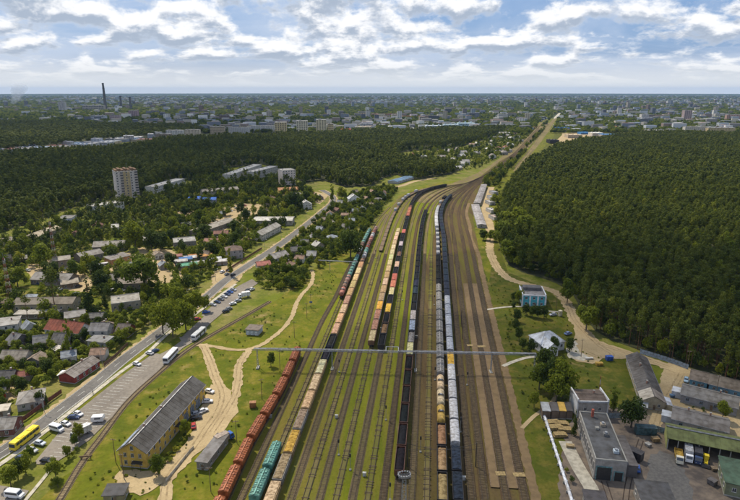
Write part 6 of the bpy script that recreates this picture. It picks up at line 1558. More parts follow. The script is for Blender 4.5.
# trees one can point to
big = [('leafy', 145, 291, 253, 1.2, 'large green round tree by the market stalls'), ('leafy', 163, 333, 300, 0.85, 'yellow-green tree right of the pale flat hall'), ('bright', 173, 336.5, 303, 0.8, 'bright green tree on the first grass island of the car park'), ('bright', 193, 322, 288, 0.8, 'bright green tree at the middle grass island of the car park'),
       ('leafy', 205, 311, 295, 0.8, 'small leafy tree next to the bright blue car'), ('leafy', 180, 315, 287, 0.8, 'yellow-green tree behind the middle grass island'), ('spruce', 90, 312, 277, 1.15, 'tall dark spruce right of the two-tier barrack'), ('spruce', 105.5, 308, 287, 0.9, 'smaller dark spruce beside the tall spruce'),
       ('pine', 56, 312, 264, 1.3, 'tall thin pine in front of the two-tier barrack'), ('pine', 28, 322, 292, 1.2, 'thin conifer before the lean-to of the two-tier barrack'), ('poplar', 70, 357, 318, 0.7, 'slim dark conifer-like tree before the red roof'), ('dark', 52, 285, 262, 1.0, 'dark tree standing before the large grey-roofed house'),
       ('leafy', 75, 278, 260, 1.1, 'round green tree behind the large grey-roofed house'), ('dark', 72, 252, 243, 1.1, 'round near-black tree by the brown barn'), ('leafy', 46, 268, 244, 1.2, 'big green tree left of the red and white mast'), ('poplar', 231, 276, 248, 0.8, 'dark poplar in front of the two-storey grey house'), ('dark', 152, 251, 231, 1.0, 'dark pyramidal tree before the arched roof hall'), ('dark', 161, 252, 232, 1.1, 'dark tree right of the pyramidal tree'),
       ('leafy', 136, 249, 222, 1.0, 'green tree right of the grey-brown barn'), ('dark', 241, 215, 202, 0.9, 'dark tree standing in the sandy square'), ('poplar', 254, 221, 208, 1.0, 'dark tree at the right edge of the sandy square'), ('dark', 295, 211, 191, 1.1, 'tall dark tree beside the orange-roofed building'), ('poplar', 332, 201, 184, 1.2, 'dense dark poplar at the end of the straight road'), ('bright', 342, 199, 187, 1.2, 'bright round tree beside the dense dark poplar'), ('dark', 350.5, 258, 229, 1.1, 'dark broad tree at the edge of the allotments by the tracks'),
       ('leafy', 186, 330, 300, 0.9, 'green tree on the verge between road and pavement'), ('leafy', 80, 440, 422, 0.7, 'small green tree in front of the white box lorry'), ('leafy', 75, 446, 434, 0.7, 'small shrubby tree at the trackside edge of the car park'), ('leafy', 68, 458, 445, 0.75, 'small tree on the strip between car park and single track'), ('leafy', 56, 478, 458, 0.8, 'taller young tree on the strip beside the single track'), ('leafy', 58, 487, 477, 0.9, 'low round bush-like tree on the strip beside the single track'),
       ('leafy', 31, 461, 445, 0.7, 'slim young tree beside the dark blue car'), ('leafy', 26, 474, 455, 0.85, 'green tree at the bottom-left lawn, farther of three'), ('dark', 18, 478, 460, 0.9, 'dark green tree at the bottom-left lawn, middle of three'), ('leafy', 11, 486, 466, 0.95, 'green tree at the bottom-left lawn, nearest of three'), ('dark', 40, 405, 391, 0.9, 'dark tree at the right of the grey hip-roofed house'), ('spruce', 47, 404, 392, 0.9, 'small dark conifer at the street fence by the hip-roofed house'),
       ('leafy', 158, 475, 454, 0.8, 'leafy tree at the near corner of the yellow building'), ('leafy', 186, 435, 420, 0.8, 'leafy tree halfway along the yellow facade'), ('dark', 271, 366, 352, 0.7, 'small tree beside the path fork on the meadow'),
       ('dark', 545, 378, 347, 0.85, 'round dark tree left of the white cottage drive'), ('dark', 554.5, 353, 337, 0.9, 'round clipped tree in front of the metal-roofed house'), ('dark', 544.5, 354, 344, 0.9, 'small round clipped tree at the cottage wing'), ('dark', 569, 352, 338.5, 0.9, 'round clipped tree right of the metal-roofed house'), ('dark', 531, 353, 339, 0.9, 'round clipped tree at the garden path'),
       ('leafy', 539, 389, 362, 0.8, 'tall leafy tree, leftmost of the clump below the cottage'), ('dark', 552, 394, 360, 0.95, 'tallest dark tree of the clump below the cottage'), ('leafy', 562, 398, 361, 0.85, 'leafy tree at the right of the clump below the cottage'), ('leafy', 556, 404, 376, 0.9, 'green tree at the foot of the clump below the cottage'), ('poplar', 613, 411, 386, 1.3, 'dark upright tree behind the workshop cross building'), ('dark', 631, 427, 399, 1.05, 'large leafy tree between workshop and settlement lane'), ('spruce', 574, 435, 409, 0.7, 'dark conifer against the workshop wall'), ('leafy', 534, 408, 391, 0.75, 'small tree at the path near the wood sheds'),
       ('bright', 722, 419.5, 399, 0.8, 'yellow-green tree at the front of the farther barrack'), ('leafy', 586, 330, 304, 0.95, 'bright tree at the forest edge by the dirt road'), ('leafy', 567, 303, 279, 0.8, 'yellowish tree at the forest corner behind the turquoise house'), ('bright', 523, 243, 214, 1.3, 'bright green tree at the forest corner by the garages, front'), ('bright', 513, 236, 208, 1.3, 'bright green tree at the forest corner by the garages, back'), ('leafy', 505, 247, 222, 1.3, 'broad green tree where the dirt road meets the forest'), ('leafy', 509, 262, 240, 1.2, 'green tree beside the sandy bend at the forest corner'),
       ('dark', 483.5, 240, 230, 1.3, 'dark round bush-tree left of the garage row end'), ('leafy', 490, 241, 230, 1.2, 'green round tree at the garage row end'), ('leafy', 519, 304, 289, 0.8, 'tree at the left wall of the turquoise house')]
for k, px, py, top, wd, lb in big:
    g = G(px, py); h = max(3.0, H_at(px, py, top)); tree(k, g.x, g.y, h, lb, None, wd); PLACED.append((g.x, g.y))
for i, (px, py, top) in enumerate([(526, 315, 304), (532, 317, 305), (538, 318, 305.5), (544, 318, 306), (517, 322, 310), (516, 331, 319), (519, 340, 327), (522, 349, 338), (514, 301, 292), (513, 309, 301)]):
    g = G(px, py); tree('dark', g.x, g.y, H_at(px, py, top), 'dark garden tree in the row round the turquoise house lot', 'trees round the turquoise house lot', 0.9)
# garden and street trees left of the yard
SUB = gpoly([(0, 410), (60, 375), (112, 352), (160, 318), (205, 282), (250, 250), (300, 216), (322, 200), (300, 186), (262, 172), (225, 174), (190, 188), (150, 192), (120, 206), (60, 220), (0, 245), (-30, 260), (-40, 430)])
GARD = gpoly([(250, 285), (262, 268), (300, 238), (336, 204), (362, 192), (384, 186), (398, 190), (386, 205), (372, 226), (362, 246), (350, 252), (330, 262), (320, 268), (306, 286), (280, 292)])
VILL = gpoly([(404, 158), (420, 152), (458, 149.5), (480, 143), (508, 132), (530, 124), (540, 127), (524, 142), (505, 155), (480, 168), (458, 172), (430, 164)])
STRIP = gpoly([(470, 182), (484, 176), (500, 167), (520, 152), (538, 134), (545, 128), (540, 140), (522, 156), (508, 172), (496, 188), (492, 200), (496, 230), (500, 205), (500, 190), (490, 190)])
def scatter(poly, count, spacing, mg, pick, label, group, hr, maxtry=40):
    xs = [p.x for p in poly]; ys = [p.y for p in poly]; n = 0; res = []
    for _ in range(count * maxtry):
        if n >= count: break
        x, y = random.uniform(min(xs), max(xs)), random.uniform(min(ys), max(ys))
        if not inside(x, y, poly) or not free(x, y, mg) or near(x, y, spacing): continue
        PLACED.append((x, y)); n += 1; res.append((x, y))
        if label: tree(random.choice(pick), x, y, random.uniform(*hr), label, group, random.uniform(0.85, 1.25))
    return res
EARTH = [gpoly([(105, 268), (112, 258), (140, 247), (172, 250), (190, 262), (182, 282), (160, 283), (130, 281)]), gpoly([(205, 224), (218, 209), (240, 203), (262, 204), (270, 211), (250, 218), (232, 225), (222, 232)]), gpoly([(16, 296), (6, 271), (24, 268), (60, 258), (92, 283), (92, 297), (62, 292), (50, 292)])]
for pl in EARTH:                                       # open ground stays open
    for p in pl: PLACED.append((p.x, p.y))
    cx, cy = sum(p.x for p in pl) / len(pl), sum(p.y for p in pl) / len(pl)
    for p in pl:
        for t_ in (0.25, 0.5, 0.75): PLACED.append((cx + (p.x - cx) * t_, cy + (p.y - cy) * t_))
LOW = gpoly([(0, 410), (60, 375), (112, 352), (160, 318), (120, 318), (60, 330), (0, 336)])
scatter(LOW, 62, 4.5, 1.2, ['leafy', 'leafy', 'dark', 'bright'], 'small leafy garden tree between the lower-left houses', 'trees of the lower-left gardens', (3.5, 7.5))
scatter(SUB, 120, 6.5, 1.8, ['leafy', 'dark', 'dark', 'leafy', 'spruce', 'poplar'], 'leafy tree between the houses of the left suburb', 'trees of the left suburb', (7, 14))
scatter(GARD, 62, 5.0, 1.2, ['leafy', 'leafy', 'bright', 'dark'], 'leafy tree in the allotment belt between road and railway', 'trees of the allotments by the tracks', (4, 9))
MASS = [(x, y, random.uniform(0.6, 1.15)) for x, y in scatter(SUB, 620, 4.6, 1.4, None, None, None, None)]
MASS += [(x, y, random.uniform(0.45, 0.85)) for x, y in scatter(GARD, 260, 4.2, 1.0, None, None, None, None)]
MASS += [(x, y, random.uniform(0.4, 0.7)) for x, y in scatter(LOW, 70, 4.0, 0.8, None, None, None, None)]
MASS += [(x, y, random.uniform(0.7, 1.3)) for x, y in scatter(VILL, 330, 7, 3, None, None, None, None)]
MASS += [(x, y, random.uniform(0.7, 1.3)) for x, y in scatter(STRIP, 120, 6, 2, None, None, None, None)]
# bushes and young trees that close the foot of each forest edge
def rim(poly, step, inset, sc):
    res = []; n = len(poly)
    for i in range(n):
        a, b_ = poly[i], poly[(i + 1) % n]; L = (b_ - a).length; d = (b_ - a) / L
        if a.y > 2600 or b_.y > 2600: continue
        for k in range(int(L / step)):
            p = a + d * (k + random.random()) * step
            for s_ in (-1, 1):
                q = p + Vector((-d.y, d.x, 0)) * s_ * random.uniform(0.5, inset)
                if inside(q.x, q.y, poly) and free(q.x, q.y, 2.0): res.append((q.x, q.y, random.uniform(*sc)))
    return res
RIM = rim(RF, 2.2, 9, (0.45, 1.05)) + rim(LF, 2.6, 12, (0.55, 1.2))

# ------------------------------------------------------------------ instanced woods and shrubs
def gn_instancer(name, pts, protos, label=None):
    """one mesh of points; a node tree stands a crown on each. pts: (x, y, z, scale, width)"""
    me = bpy.data.meshes.new(name); me.from_pydata([p[:3] for p in pts], [], [])
    a = me.attributes.new('sc', 'FLOAT_VECTOR', 'POINT'); a.data.foreach_set('vector', [c for p in pts for c in (p[3] * p[4], p[3] * p[4], p[3])])
    a = me.attributes.new('turn', 'FLOAT_VECTOR', 'POINT'); a.data.foreach_set('vector', [c for p in pts for c in (random.uniform(-.06, .06), random.uniform(-.06, .06), random.uniform(0, 6.28))])
    a = me.attributes.new('pick', 'INT', 'POINT'); a.data.foreach_set('value', [random.randrange(len(protos)) for p in pts])
    o = link(name, me, kind='stuff', label=label)
    ng = bpy.data.node_groups.new(name, 'GeometryNodeTree')
    ng.interface.new_socket('Geometry', in_out='INPUT', socket_type='NodeSocketGeometry'); ng.interface.new_socket('Geometry', in_out='OUTPUT', socket_type='NodeSocketGeometry')
    N, Lk = ng.nodes, ng.links
    gi = N.new('NodeGroupInput'); go = N.new('NodeGroupOutput')
    iop = N.new('GeometryNodeInstanceOnPoints'); jn = N.new('GeometryNodeJoinGeometry')
    for me_ in protos:
        oi = N.new('GeometryNodeObjectInfo'); oi.inputs['Object'].default_value = me_; oi.inputs['As Instance'].default_value = True; oi.transform_space = 'ORIGINAL'
        Lk.new(oi.outputs['Geometry'], jn.inputs[0])
    def attr(nm, ty):
        nd = N.new('GeometryNodeInputNamedAttribute'); nd.data_type = ty; nd.inputs[0].default_value = nm; return nd.outputs[0]
    e = N.new('FunctionNodeEulerToRotation'); Lk.new(attr('turn', 'FLOAT_VECTOR'), e.inputs[0])
    Lk.new(gi.outputs[0], iop.inputs['Points']); Lk.new(jn.outputs[0], iop.inputs['Instance']); iop.inputs['Pick Instance'].default_value = True
    Lk.new(attr('pick', 'INT'), iop.inputs['Instance Index']); Lk.new(e.outputs[0], iop.inputs['Rotation']); Lk.new(attr('sc', 'FLOAT_VECTOR'), iop.inputs['Scale'])
    Lk.new(iop.outputs[0], go.inputs[0])
    md = o.modifiers.new('crowns', 'NODES'); md.node_group = ng
    return o
def proto_of(mesh, key, x, y, h, label, group):
    """a real standing tree whose crown is also the pattern for the wood behind it"""
    s = h / KINDS[key][1]; r = thing(TN_[key], label, 'tree', (x, y, -0.1), random.uniform(0, 6), group); r.scale = (s, s, s)
    c = link('crown', mesh, r); link('trunk', KINDS[key][0][0][1], r); return c
def fill(poly, spacing, ymin=0, ymax=1e9):
    xs = [p.x for p in poly]; ys = [p.y for p in poly]; res = []
    y = max(min(ys), ymin); row = 0
    while y < min(max(ys), ymax):
        x = min(xs) + (row % 2) * spacing / 2
        while x < max(xs):
            jx, jy = x + random.uniform(-.62, .62) * spacing, y + random.uniform(-.62, .62) * spacing
            if inside(jx, jy, poly):
                px_, py_ = P(jx, jy)
                if -120 < px_ < 860 and free(jx, jy, 2.0): res.append((jx, jy))
            x += spacing
        y += spacing * 0.87; row += 1
    return res
def edge_dist(x, y): return math.hypot(x, y)
rf = fill(RF, 4.5, 0, 650) + fill(RF, 5.4, 650, 2200)
rf.sort(key=lambda p: edge_dist(*p))
seen = [p for p in rf if 300 < P(*p)[0] < 765]
front = seen[:235]; fs = set(front)
for x, y in front: tree('pine', x, y, random.uniform(15.5, 20.5), 'dark pine at the near edge of the right-hand forest', 'pines at the near edge of the right forest', random.uniform(0.9, 1.2))
rest = [p for p in rf if p not in fs]
def gap(x, y): return math.sin(x * 0.021 + 1.3 * math.sin(y * 0.013)) * math.sin(y * 0.017 + x * 0.006)
pine_protos = []; far_protos = []
for v in range(5):
    x, y = rest[v * 7]; pine_protos.append(proto_of(KINDS['pine'][0][v][0], 'pine', x, y, random.uniform(16, 20), 'dark pine at the near edge of the right-hand forest', 'pines at the near edge of the right forest'))
lf = fill(LF, 5.4, 0, 900) + fill(LF, 6.6, 900, 1500) + fill(LF, 8.5, 1500, 3000)
lf.sort(key=lambda p: edge_dist(*p))
for v in range(3):
    x, y = lf[v * 9]; far_protos.append(proto_of(FAR_PINE[v], 'pine', x, y, random.uniform(16, 20), 'dark pine at the near edge of the left forest', 'pines at the near edge of the left forest'))
lfe = [p for p in lf if P(*p)[1] > 172 and P(*p)[0] > -20][30:90]
for x, y in lfe: tree('pine', x, y, random.uniform(15, 20), 'dark pine at the near edge of the left forest', 'pines at the near edge of the left forest', random.uniform(1.0, 1.35))
les = set(lfe)
leaf_pts = [p for p in rest if random.random() < 0.03 + (0.16 if gap(*p) > 0.62 else 0)] ; lset = set(leaf_pts)
gn_instancer('pine_forest', [(x, y, -0.1, random.choice((0.68, 0.8, 0.9, 0.95, 1.0, 1.05, 1.12, 1.22)) * (0.94 + 0.12 * gap(x, y)), random.uniform(0.95, 1.3)) for x, y in rest if (x, y) not in lset and y < 700], pine_protos, 'dense dark pine forest right of the railway')
gn_instancer('pine_forest', [(x, y, -0.1, random.choice((0.68, 0.8, 0.9, 0.95, 1.0, 1.05, 1.12, 1.22)) * (0.94 + 0.12 * gap(x, y)), random.uniform(1.1, 1.5)) for x, y in rest if (x, y) not in lset and y >= 700], far_protos, 'far part of the dense pine forest right of the railway')
gn_instancer('pine_forest', [(x, y, -0.1, random.choice((0.65, 0.8, 0.9, 1.0, 1.1, 1.2)) * (0.94 + 0.12 * gap(x, y)), random.uniform(1.2, 1.6) * (1.0 if y < 1500 else 1.4)) for x, y in lf if (x, y) not in les], far_protos, 'dark pine forest behind the left suburb')
bf = fill(BF, 12.0, 0, 9000)
gn_instancer('pine_forest', [(x, y, -0.1, random.uniform(0.75, 1.1), random.uniform(2.2, 2.8)) for x, y in bf], far_protos, 'distant dark forest band at the left')
x, y = G(500, 218).xy
leaf_protos = [proto_of(m_, 'leafy', *G(a, b_).xy, 12, 'broad leafy tree on the strip between garages and right forest, %s of three' % wd, 'trees between main line and forest') for m_, a, b_, wd in zip(FAR_LEAFY, (497, 500, 494), (216, 224, 204), ('middle', 'nearest', 'farthest'))]
gn_instancer('broadleaf_forest', [(x, y, -0.1, random.uniform(1.35, 1.75), random.uniform(0.6, 0.85)) for x, y in leaf_pts], leaf_protos, 'brighter broadleaf trees scattered in the right pine forest')
# suburb undergrowth, shrubs and hedges nobody could count
gn_instancer('garden_trees', [(x, y, -0.1, c, random.uniform(0.75, 1.1)) for x, y, c in MASS], leaf_protos, 'smaller trees filling the gaps between the gardens')
gn_instancer('forest_edge_growth', [(x, y, -0.4, c, random.uniform(0.6, 0.9)) for x, y, c in RIM], leaf_protos, 'young trees and bushes closing the forest edges')
UPPER = gpoly([(0, 262), (0, 240), (60, 214), (115, 206), (140, 203), (188, 186), (226, 176), (296, 184), (300, 200), (262, 200), (215, 205), (190, 225), (140, 245), (90, 262)])
gn_instancer('suburb_pines', [(x, y, -0.1, random.uniform(0.6, 1.05), random.uniform(1.1, 1.6)) for x, y in scatter(UPPER, 260, 5.0, 1.5, None, None, None, None)], far_protos, 'dark pines standing between the upper-left houses')
sh = []
for poly, spc in ((SUB, 3.4), (GARD, 2.8), (VILL, 6.0), (STRIP, 4.0)):
    for x, y in fill(poly, spc):
        if free(x, y, 0.8) and math.sin(x * 0.11) * math.sin(y * 0.09 + 1) > -0.6 and not any(inside(x, y, e) for e in EARTH): sh.append((x, y, -0.1, random.uniform(0.14, 0.42), random.uniform(0.9, 1.5)))
gn_instancer('garden_shrubs', sh, leaf_protos, 'hedges, fruit bushes and undergrowth between the houses')
HED = []
for pl, spc in ((gpoly([(58, 470), (75, 452), (97, 432), (112, 418), (116, 414), (100, 434), (80, 458), (66, 480), (54, 496), (46, 492)]), 2.0), (gpoly([(148, 474), (172, 452), (190, 430), (196, 418), (199, 420), (192, 436), (176, 457), (156, 478)]), 1.8), (gpoly([(556, 440), (563, 445), (580, 500), (576, 505)]), 3.0), (gpoly([(664, 426), (672, 429), (726, 443), (724, 446)]), 2.2), (gpoly([(684, 404), (735, 417), (733, 420), (690, 409)]), 2.2), (gpoly([(504, 305), (512, 300), (514, 350), (508, 356)]), 3.5), (gpoly([(519, 353), (531, 351), (531, 354), (519, 356)]), 1.3)):
    for x, y in fill(pl, spc): HED.append((x, y, -0.1, random.uniform(0.10, 0.22), random.uniform(0.9, 1.4)))
gn_instancer('hedge_shrubs', HED, leaf_protos, 'low shrubs along tracks, walls and fences')

# weeds and dry tufts on the meadows and between the tracks
WD = []
for pl, spc, lo, hi in ((gpoly([(-20, 540), (84, 462), (156, 380), (250, 318), (322, 270), (352, 240), (372, 222), (345, 300), (280, 400), (220, 520), (200, 560)]), 3.4, 0.03, 0.10), (gpoly([(230, 560), (300, 350), (362, 250), (432, 250), (400, 560)]), 3.0, 0.025, 0.07), (gpoly([(540, 505), (505, 375), (485, 285), (500, 262), (520, 290), (560, 300), (580, 350), (640, 362), (640, 400), (575, 410), (560, 500)]), 3.2, 0.03, 0.10), (gpoly([(403, 560), (430, 250), (470, 250), (525, 560)]), 4.0, 0.02, 0.05)):
    for x, y in fill(pl, spc):
        if random.random() < 0.35 + 0.5 * math.sin(x * 0.07) * math.sin(y * 0.05): WD.append((x, y, -0.25, random.uniform(lo, hi), random.uniform(1.0, 2.0)))
gn_instancer('meadow_weeds', WD, leaf_protos, 'weeds and tufts scattered over the meadows and yard')

# ------------------------------------------------------------------ far city
def city_free(x, y, mg):
    for pl in (RF, LF, BF):
        if inside(x, y, pl): return False
    return free(x, y, mg)
def block_meshes(w_, d_, fl):
    h = fl * 2.9 + 0.8; b = MB(); b.box((0, 0, h / 2), (w_, d_, h), 'plaster', bottom=False)
    me = b.mesh('wall')
    b = MB(); b.box((0, 0, h + 0.2), (w_ + 0.4, d_ + 0.4, 0.5), 'roofing')
    for k in range(max(1, int(w_ / 20))): b.box((-w_ / 2 + 8 + k * 20, 0, h + 1.3), (5, 4, 2), 'roofing')
    rf_ = b.mesh('roof')
    b = MB()
    for f in range(fl):
        z = f * 2.9 + 2.2
        n = max(2, int(w_ / 4.5))
        for i in range(n):
            for s in (-1, 1): b.box((-w_ / 2 + w_ * (i + 0.5) / n, s * (d_ / 2), z), (w_ / n * 0.6, 0.2, 1.5), 'glass', bottom=False)
        for s in (-1, 1):
            for yy in (-0.25, 0.25): b.box((s * w_ / 2, yy * d_, z), (0.2, 2.0, 1.5), 'glass', bottom=False)
    return me, rf_, b.mesh('window_rows'), h
BL_ = [block_meshes(70, 13, 5), block_meshes(48, 13, 9), block_meshes(24, 22, 12), block_meshes(90, 14, 9), block_meshes(30, 16, 5), block_meshes(22, 20, 16), block_meshes(60, 30, 3)]
def far_block(v, x, y, rz, wall, roofc, label, group=None, sc=(1, 1, 1), cat='apartment block', name='apartment_block'):
    r = thing(name, label, cat, (x, y, -0.5), rz, group); r.scale = sc
    link('wall', BL_[v][0], r, color=wall); link('roof', BL_[v][1], r, color=roofc); link('window_rows', BL_[v][2], r, kind='stuff')
    CITY.append((x, y))
    return r
CITY = []
def fit(v, px0, px1, py_base, py_top, wall, label, roofc=(0.35, 0.35, 0.35), rz=0.0, group=None, cat='apartment block', name='apartment_block'):
    a, b_ = G(px0, py_base), G(px1, py_base); c = (a + b_) / 2; h = H_at((px0 + px1) / 2, py_base, py_top)
    w0 = {0: 70, 1: 48, 2: 24, 3: 90, 4: 30, 5: 22, 6: 60}[v]
    far_block(v, c.x, c.y, rz, wall, roofc, label, group, ((b_ - a).length / w0, 1.0, max(4, h) / BL_[v][3]), cat, name)
BEI = (0.66, 0.54, 0.34); CRM = (0.68, 0.62, 0.50)
fit(2, 275.5, 287, 135.5, 122, BEI, 'yellowish tower block, leftmost of the three towers beyond the forest', rz=0.1)
fit(2, 297, 308, 135, 120.5, CRM, 'cream tower block, middle of the three towers beyond the forest', rz=0.1)
fit(5, 316.5, 326.5, 134, 119.5, (0.70, 0.62, 0.46), 'cream tower block, rightmost of the three towers beyond the forest', rz=0.1)
fit(4, 328, 333.5, 133.5, 123.5, BEI, 'slim beige block just right of the three towers')
fit(1, 157, 172, 142, 133.5, (0.36, 0.29, 0.24), 'brown slab block at the left end of the row beyond the forest')
fit(1, 167.5, 184, 139, 130, (0.62, 0.62, 0.64), 'white slab block next to the brown slab beyond the forest')
fit(1, 186, 200.5, 138, 129.5, (0.68, 0.60, 0.50), 'cream and orange slab block in the row beyond the forest')
fit(0, 211, 225, 134.5, 126.5, (0.58, 0.48, 0.34), 'tan slab block in the middle of the row beyond the forest')
fit(3, 229, 250, 133.5, 127, (0.70, 0.70, 0.72), 'long white block left of the three towers')
fit(3, 250, 275, 133, 125.5, (0.72, 0.72, 0.74), 'long white block directly left of the yellowish tower')
fit(2, 130, 138.5, 118.5, 110.5, (0.50, 0.36, 0.38), 'pinkish block on the left skyline plain')
fit(2, 60, 66.5, 112, 102, (0.60, 0.56, 0.54), 'tall pale block standing alone left of the chimney')
fit(6, 84, 105, 111, 105.5, (0.50, 0.45, 0.40), 'long pale power station hall under the tall chimney', cat='building', name='power_station')
fit(4, 111, 121, 122, 115, (0.58, 0.46, 0.46), 'pink block in front of the power station', cat='building')
fit(6, 93, 106, 121, 115.5, (0.55, 0.58, 0.64), 'pale blue-white block in front of the power station', cat='building')
fit(5, 682, 689.5, 122, 110, (0.48, 0.38, 0.38), 'pinkish tower block above the right forest')
fit(3, 683, 706, 134.5, 126.5, (0.66, 0.62, 0.58), 'long white-grey block at the far edge of the right forest')
fit(3, 706, 733, 135, 127.5, (0.60, 0.48, 0.30), 'long tan block at the far edge of the right forest')
fit(1, 714, 728, 118.5, 113.5, (0.66, 0.62, 0.58), 'white block high at the right edge')
fit(1, 725, 741, 122, 114.5, (0.55, 0.36, 0.30), 'reddish block at the right edge')
fit(2, 640, 647, 121, 114, (0.66, 0.64, 0.62), 'white tower block left of the pinkish tower')
fit(6, 646, 664, 135, 130, (0.64, 0.58, 0.48), 'low cream building at the right forest edge', cat='building')
fit(4, 666, 674, 135, 129, (0.68, 0.66, 0.64), 'white house-like block at the right forest edge', cat='building')
fit(6, 556, 568, 131, 127.5, (0.05, 0.20, 0.55), 'bright blue warehouse beside the far main line', (0.04, 0.20, 0.60), cat='warehouse', name='warehouse')
fit(6, 579, 588, 134, 132, (0.07, 0.24, 0.55), 'smaller blue warehouse in the sandy lot', (0.05, 0.25, 0.60), cat='warehouse', name='warehouse')
fit(6, 600, 622, 137, 134, (0.42, 0.40, 0.36), 'long hall with blue roof at the right end of the sandy lot', (0.06, 0.26, 0.60), cat='warehouse', name='warehouse')
fit(6, 566, 580, 137.5, 134.5, (0.60, 0.50, 0.38), 'tan-roofed hall in the sandy lot', (0.62, 0.50, 0.36), cat='warehouse', name='warehouse')
fit(6, 590, 601, 136, 132.5, (0.62, 0.58, 0.52), 'white hall with arched-looking roof in the sandy lot', (0.68, 0.68, 0.66), cat='warehouse', name='warehouse')
fit(6, 548, 557, 143, 139.5, (0.035, 0.035, 0.04), 'black-roofed shed beside the far main line', (0.03, 0.03, 0.035), cat='warehouse', name='warehouse')
fit(6, 425, 442, 131.5, 125.5, (0.50, 0.58, 0.66), 'pale blue factory hall beyond the forest strip, left one', (0.55, 0.62, 0.70), cat='factory', name='factory')
fit(6, 443, 458, 131, 124.5, (0.46, 0.60, 0.72), 'pale blue factory hall beyond the forest strip, taller one', (0.50, 0.62, 0.72), cat='factory', name='factory')
fit(6, 457, 474, 129.5, 123, (0.46, 0.64, 0.76), 'light turquoise factory hall beyond the forest strip', (0.52, 0.66, 0.75), cat='factory', name='factory')
fit(6, 388, 402, 130.5, 126, (0.62, 0.64, 0.68), 'white factory hall beyond the forest strip', (0.66, 0.68, 0.72), cat='factory', name='factory')
fit(6, 410, 424, 132.5, 128, (0.70, 0.70, 0.70), 'white domed-looking store at the forest strip', (0.75, 0.75, 0.75), cat='factory', name='factory')
fit(6, 400, 444, 118.3, 116.0, (0.34, 0.12, 0.09), 'very long red-brown factory far off in the middle', (0.40, 0.15, 0.11), cat='factory', name='factory')
fit(6, 372, 396, 116.5, 114.0, (0.26, 0.11, 0.10), 'long dark red factory left of the longest red factory', (0.30, 0.12, 0.11), cat='factory', name='factory')
fit(6, 346, 372, 131, 126.5, (0.15, 0.17, 0.22), 'dark slate office slab right of the towers', (0.14, 0.15, 0.18), cat='building')
fit(6, 341, 351, 132.5, 129, (0.60, 0.20, 0.16), 'pavilion with red roof right of the towers', (0.60, 0.12, 0.08), cat='building')
fit(6, 355, 371, 131.5, 126.5, (0.64, 0.56, 0.34), 'cream hall behind the red-roofed pavilion', (0.58, 0.54, 0.44), cat='building')
# industrial strip between the left forests
for i in range(34):
    t_ = i / 33; px = 8 + 152 * t_ + random.uniform(-4, 4); py = 153.5 - 15.5 * t_ + random.uniform(-2.2, 2.2)
    g = G(px, py)
    far_block(random.choice([4, 6, 6]), g.x, g.y, random.uniform(-.5, .5), random.choice([(0.6, 0.6, 0.62), (0.50, 0.46, 0.42), (0.42, 0.44, 0.50), (0.62, 0.52, 0.34), (0.55, 0.58, 0.66)]), random.choice([(0.55, 0.55, 0.57), (0.40, 0.42, 0.46), (0.30, 0.29, 0.28), (0.45, 0.20, 0.15), (0.30, 0.40, 0.55)]),
              'pale low hall in the industrial strip between the left forests', 'halls of the industrial strip', (random.uniform(0.4, 0.9), random.uniform(0.7, 1.3), random.uniform(0.5, 0.9)), 'hall', 'industrial_hall')
# farther blocks, the largest that show
walls = [(0.48, 0.50, 0.54), (0.44, 0.40, 0.34), (0.50, 0.45, 0.35), (0.22, 0.21, 0.21), (0.26, 0.20, 0.17), (0.28, 0.32, 0.38), (0.70, 0.69, 0.67), (0.13, 0.14, 0.16), (0.18, 0.20, 0.24)]
n = 0; tries = 0
lobes = [(450, 107, 190, 5), (620, 112, 130, 8), (300, 109, 160, 5), (560, 103, 120, 3), (150, 106, 120, 4), (690, 106, 80, 5), (230, 118, 110, 6), (420, 120, 90, 5)]
while n < 230 and tries < 20000:
    tries += 1; cxp, cyp, sx, sy = random.choice(lobes)
    px, py = random.gauss(cxp, sx * 0.6), random.gauss(cyp, sy * 0.7)
    if not (-10 < px < 752 and 98.5 < py < 132): continue
    g = G(px, py)
    if not city_free(g.x, g.y, 35) or any(abs(g.x - a) < 30 and abs(g.y - b_) < 30 for a, b_ in CITY): continue
    v = random.choice([0, 1, 1, 2, 2, 4, 4, 4, 5, 5])
    far_block(v, g.x, g.y, random.choice([0.1, 0.1, 0.3, 1.4, 1.7, -0.2]), random.choice(walls), random.choice([(0.32, 0.32, 0.34), (0.45, 0.45, 0.46), (0.30, 0.20, 0.17)]), 'apartment or office block far off in the hazy city', 'blocks of the far city', (random.uniform(0.65, 0.9), 0.9, random.uniform(0.6, 1.0))); n += 1
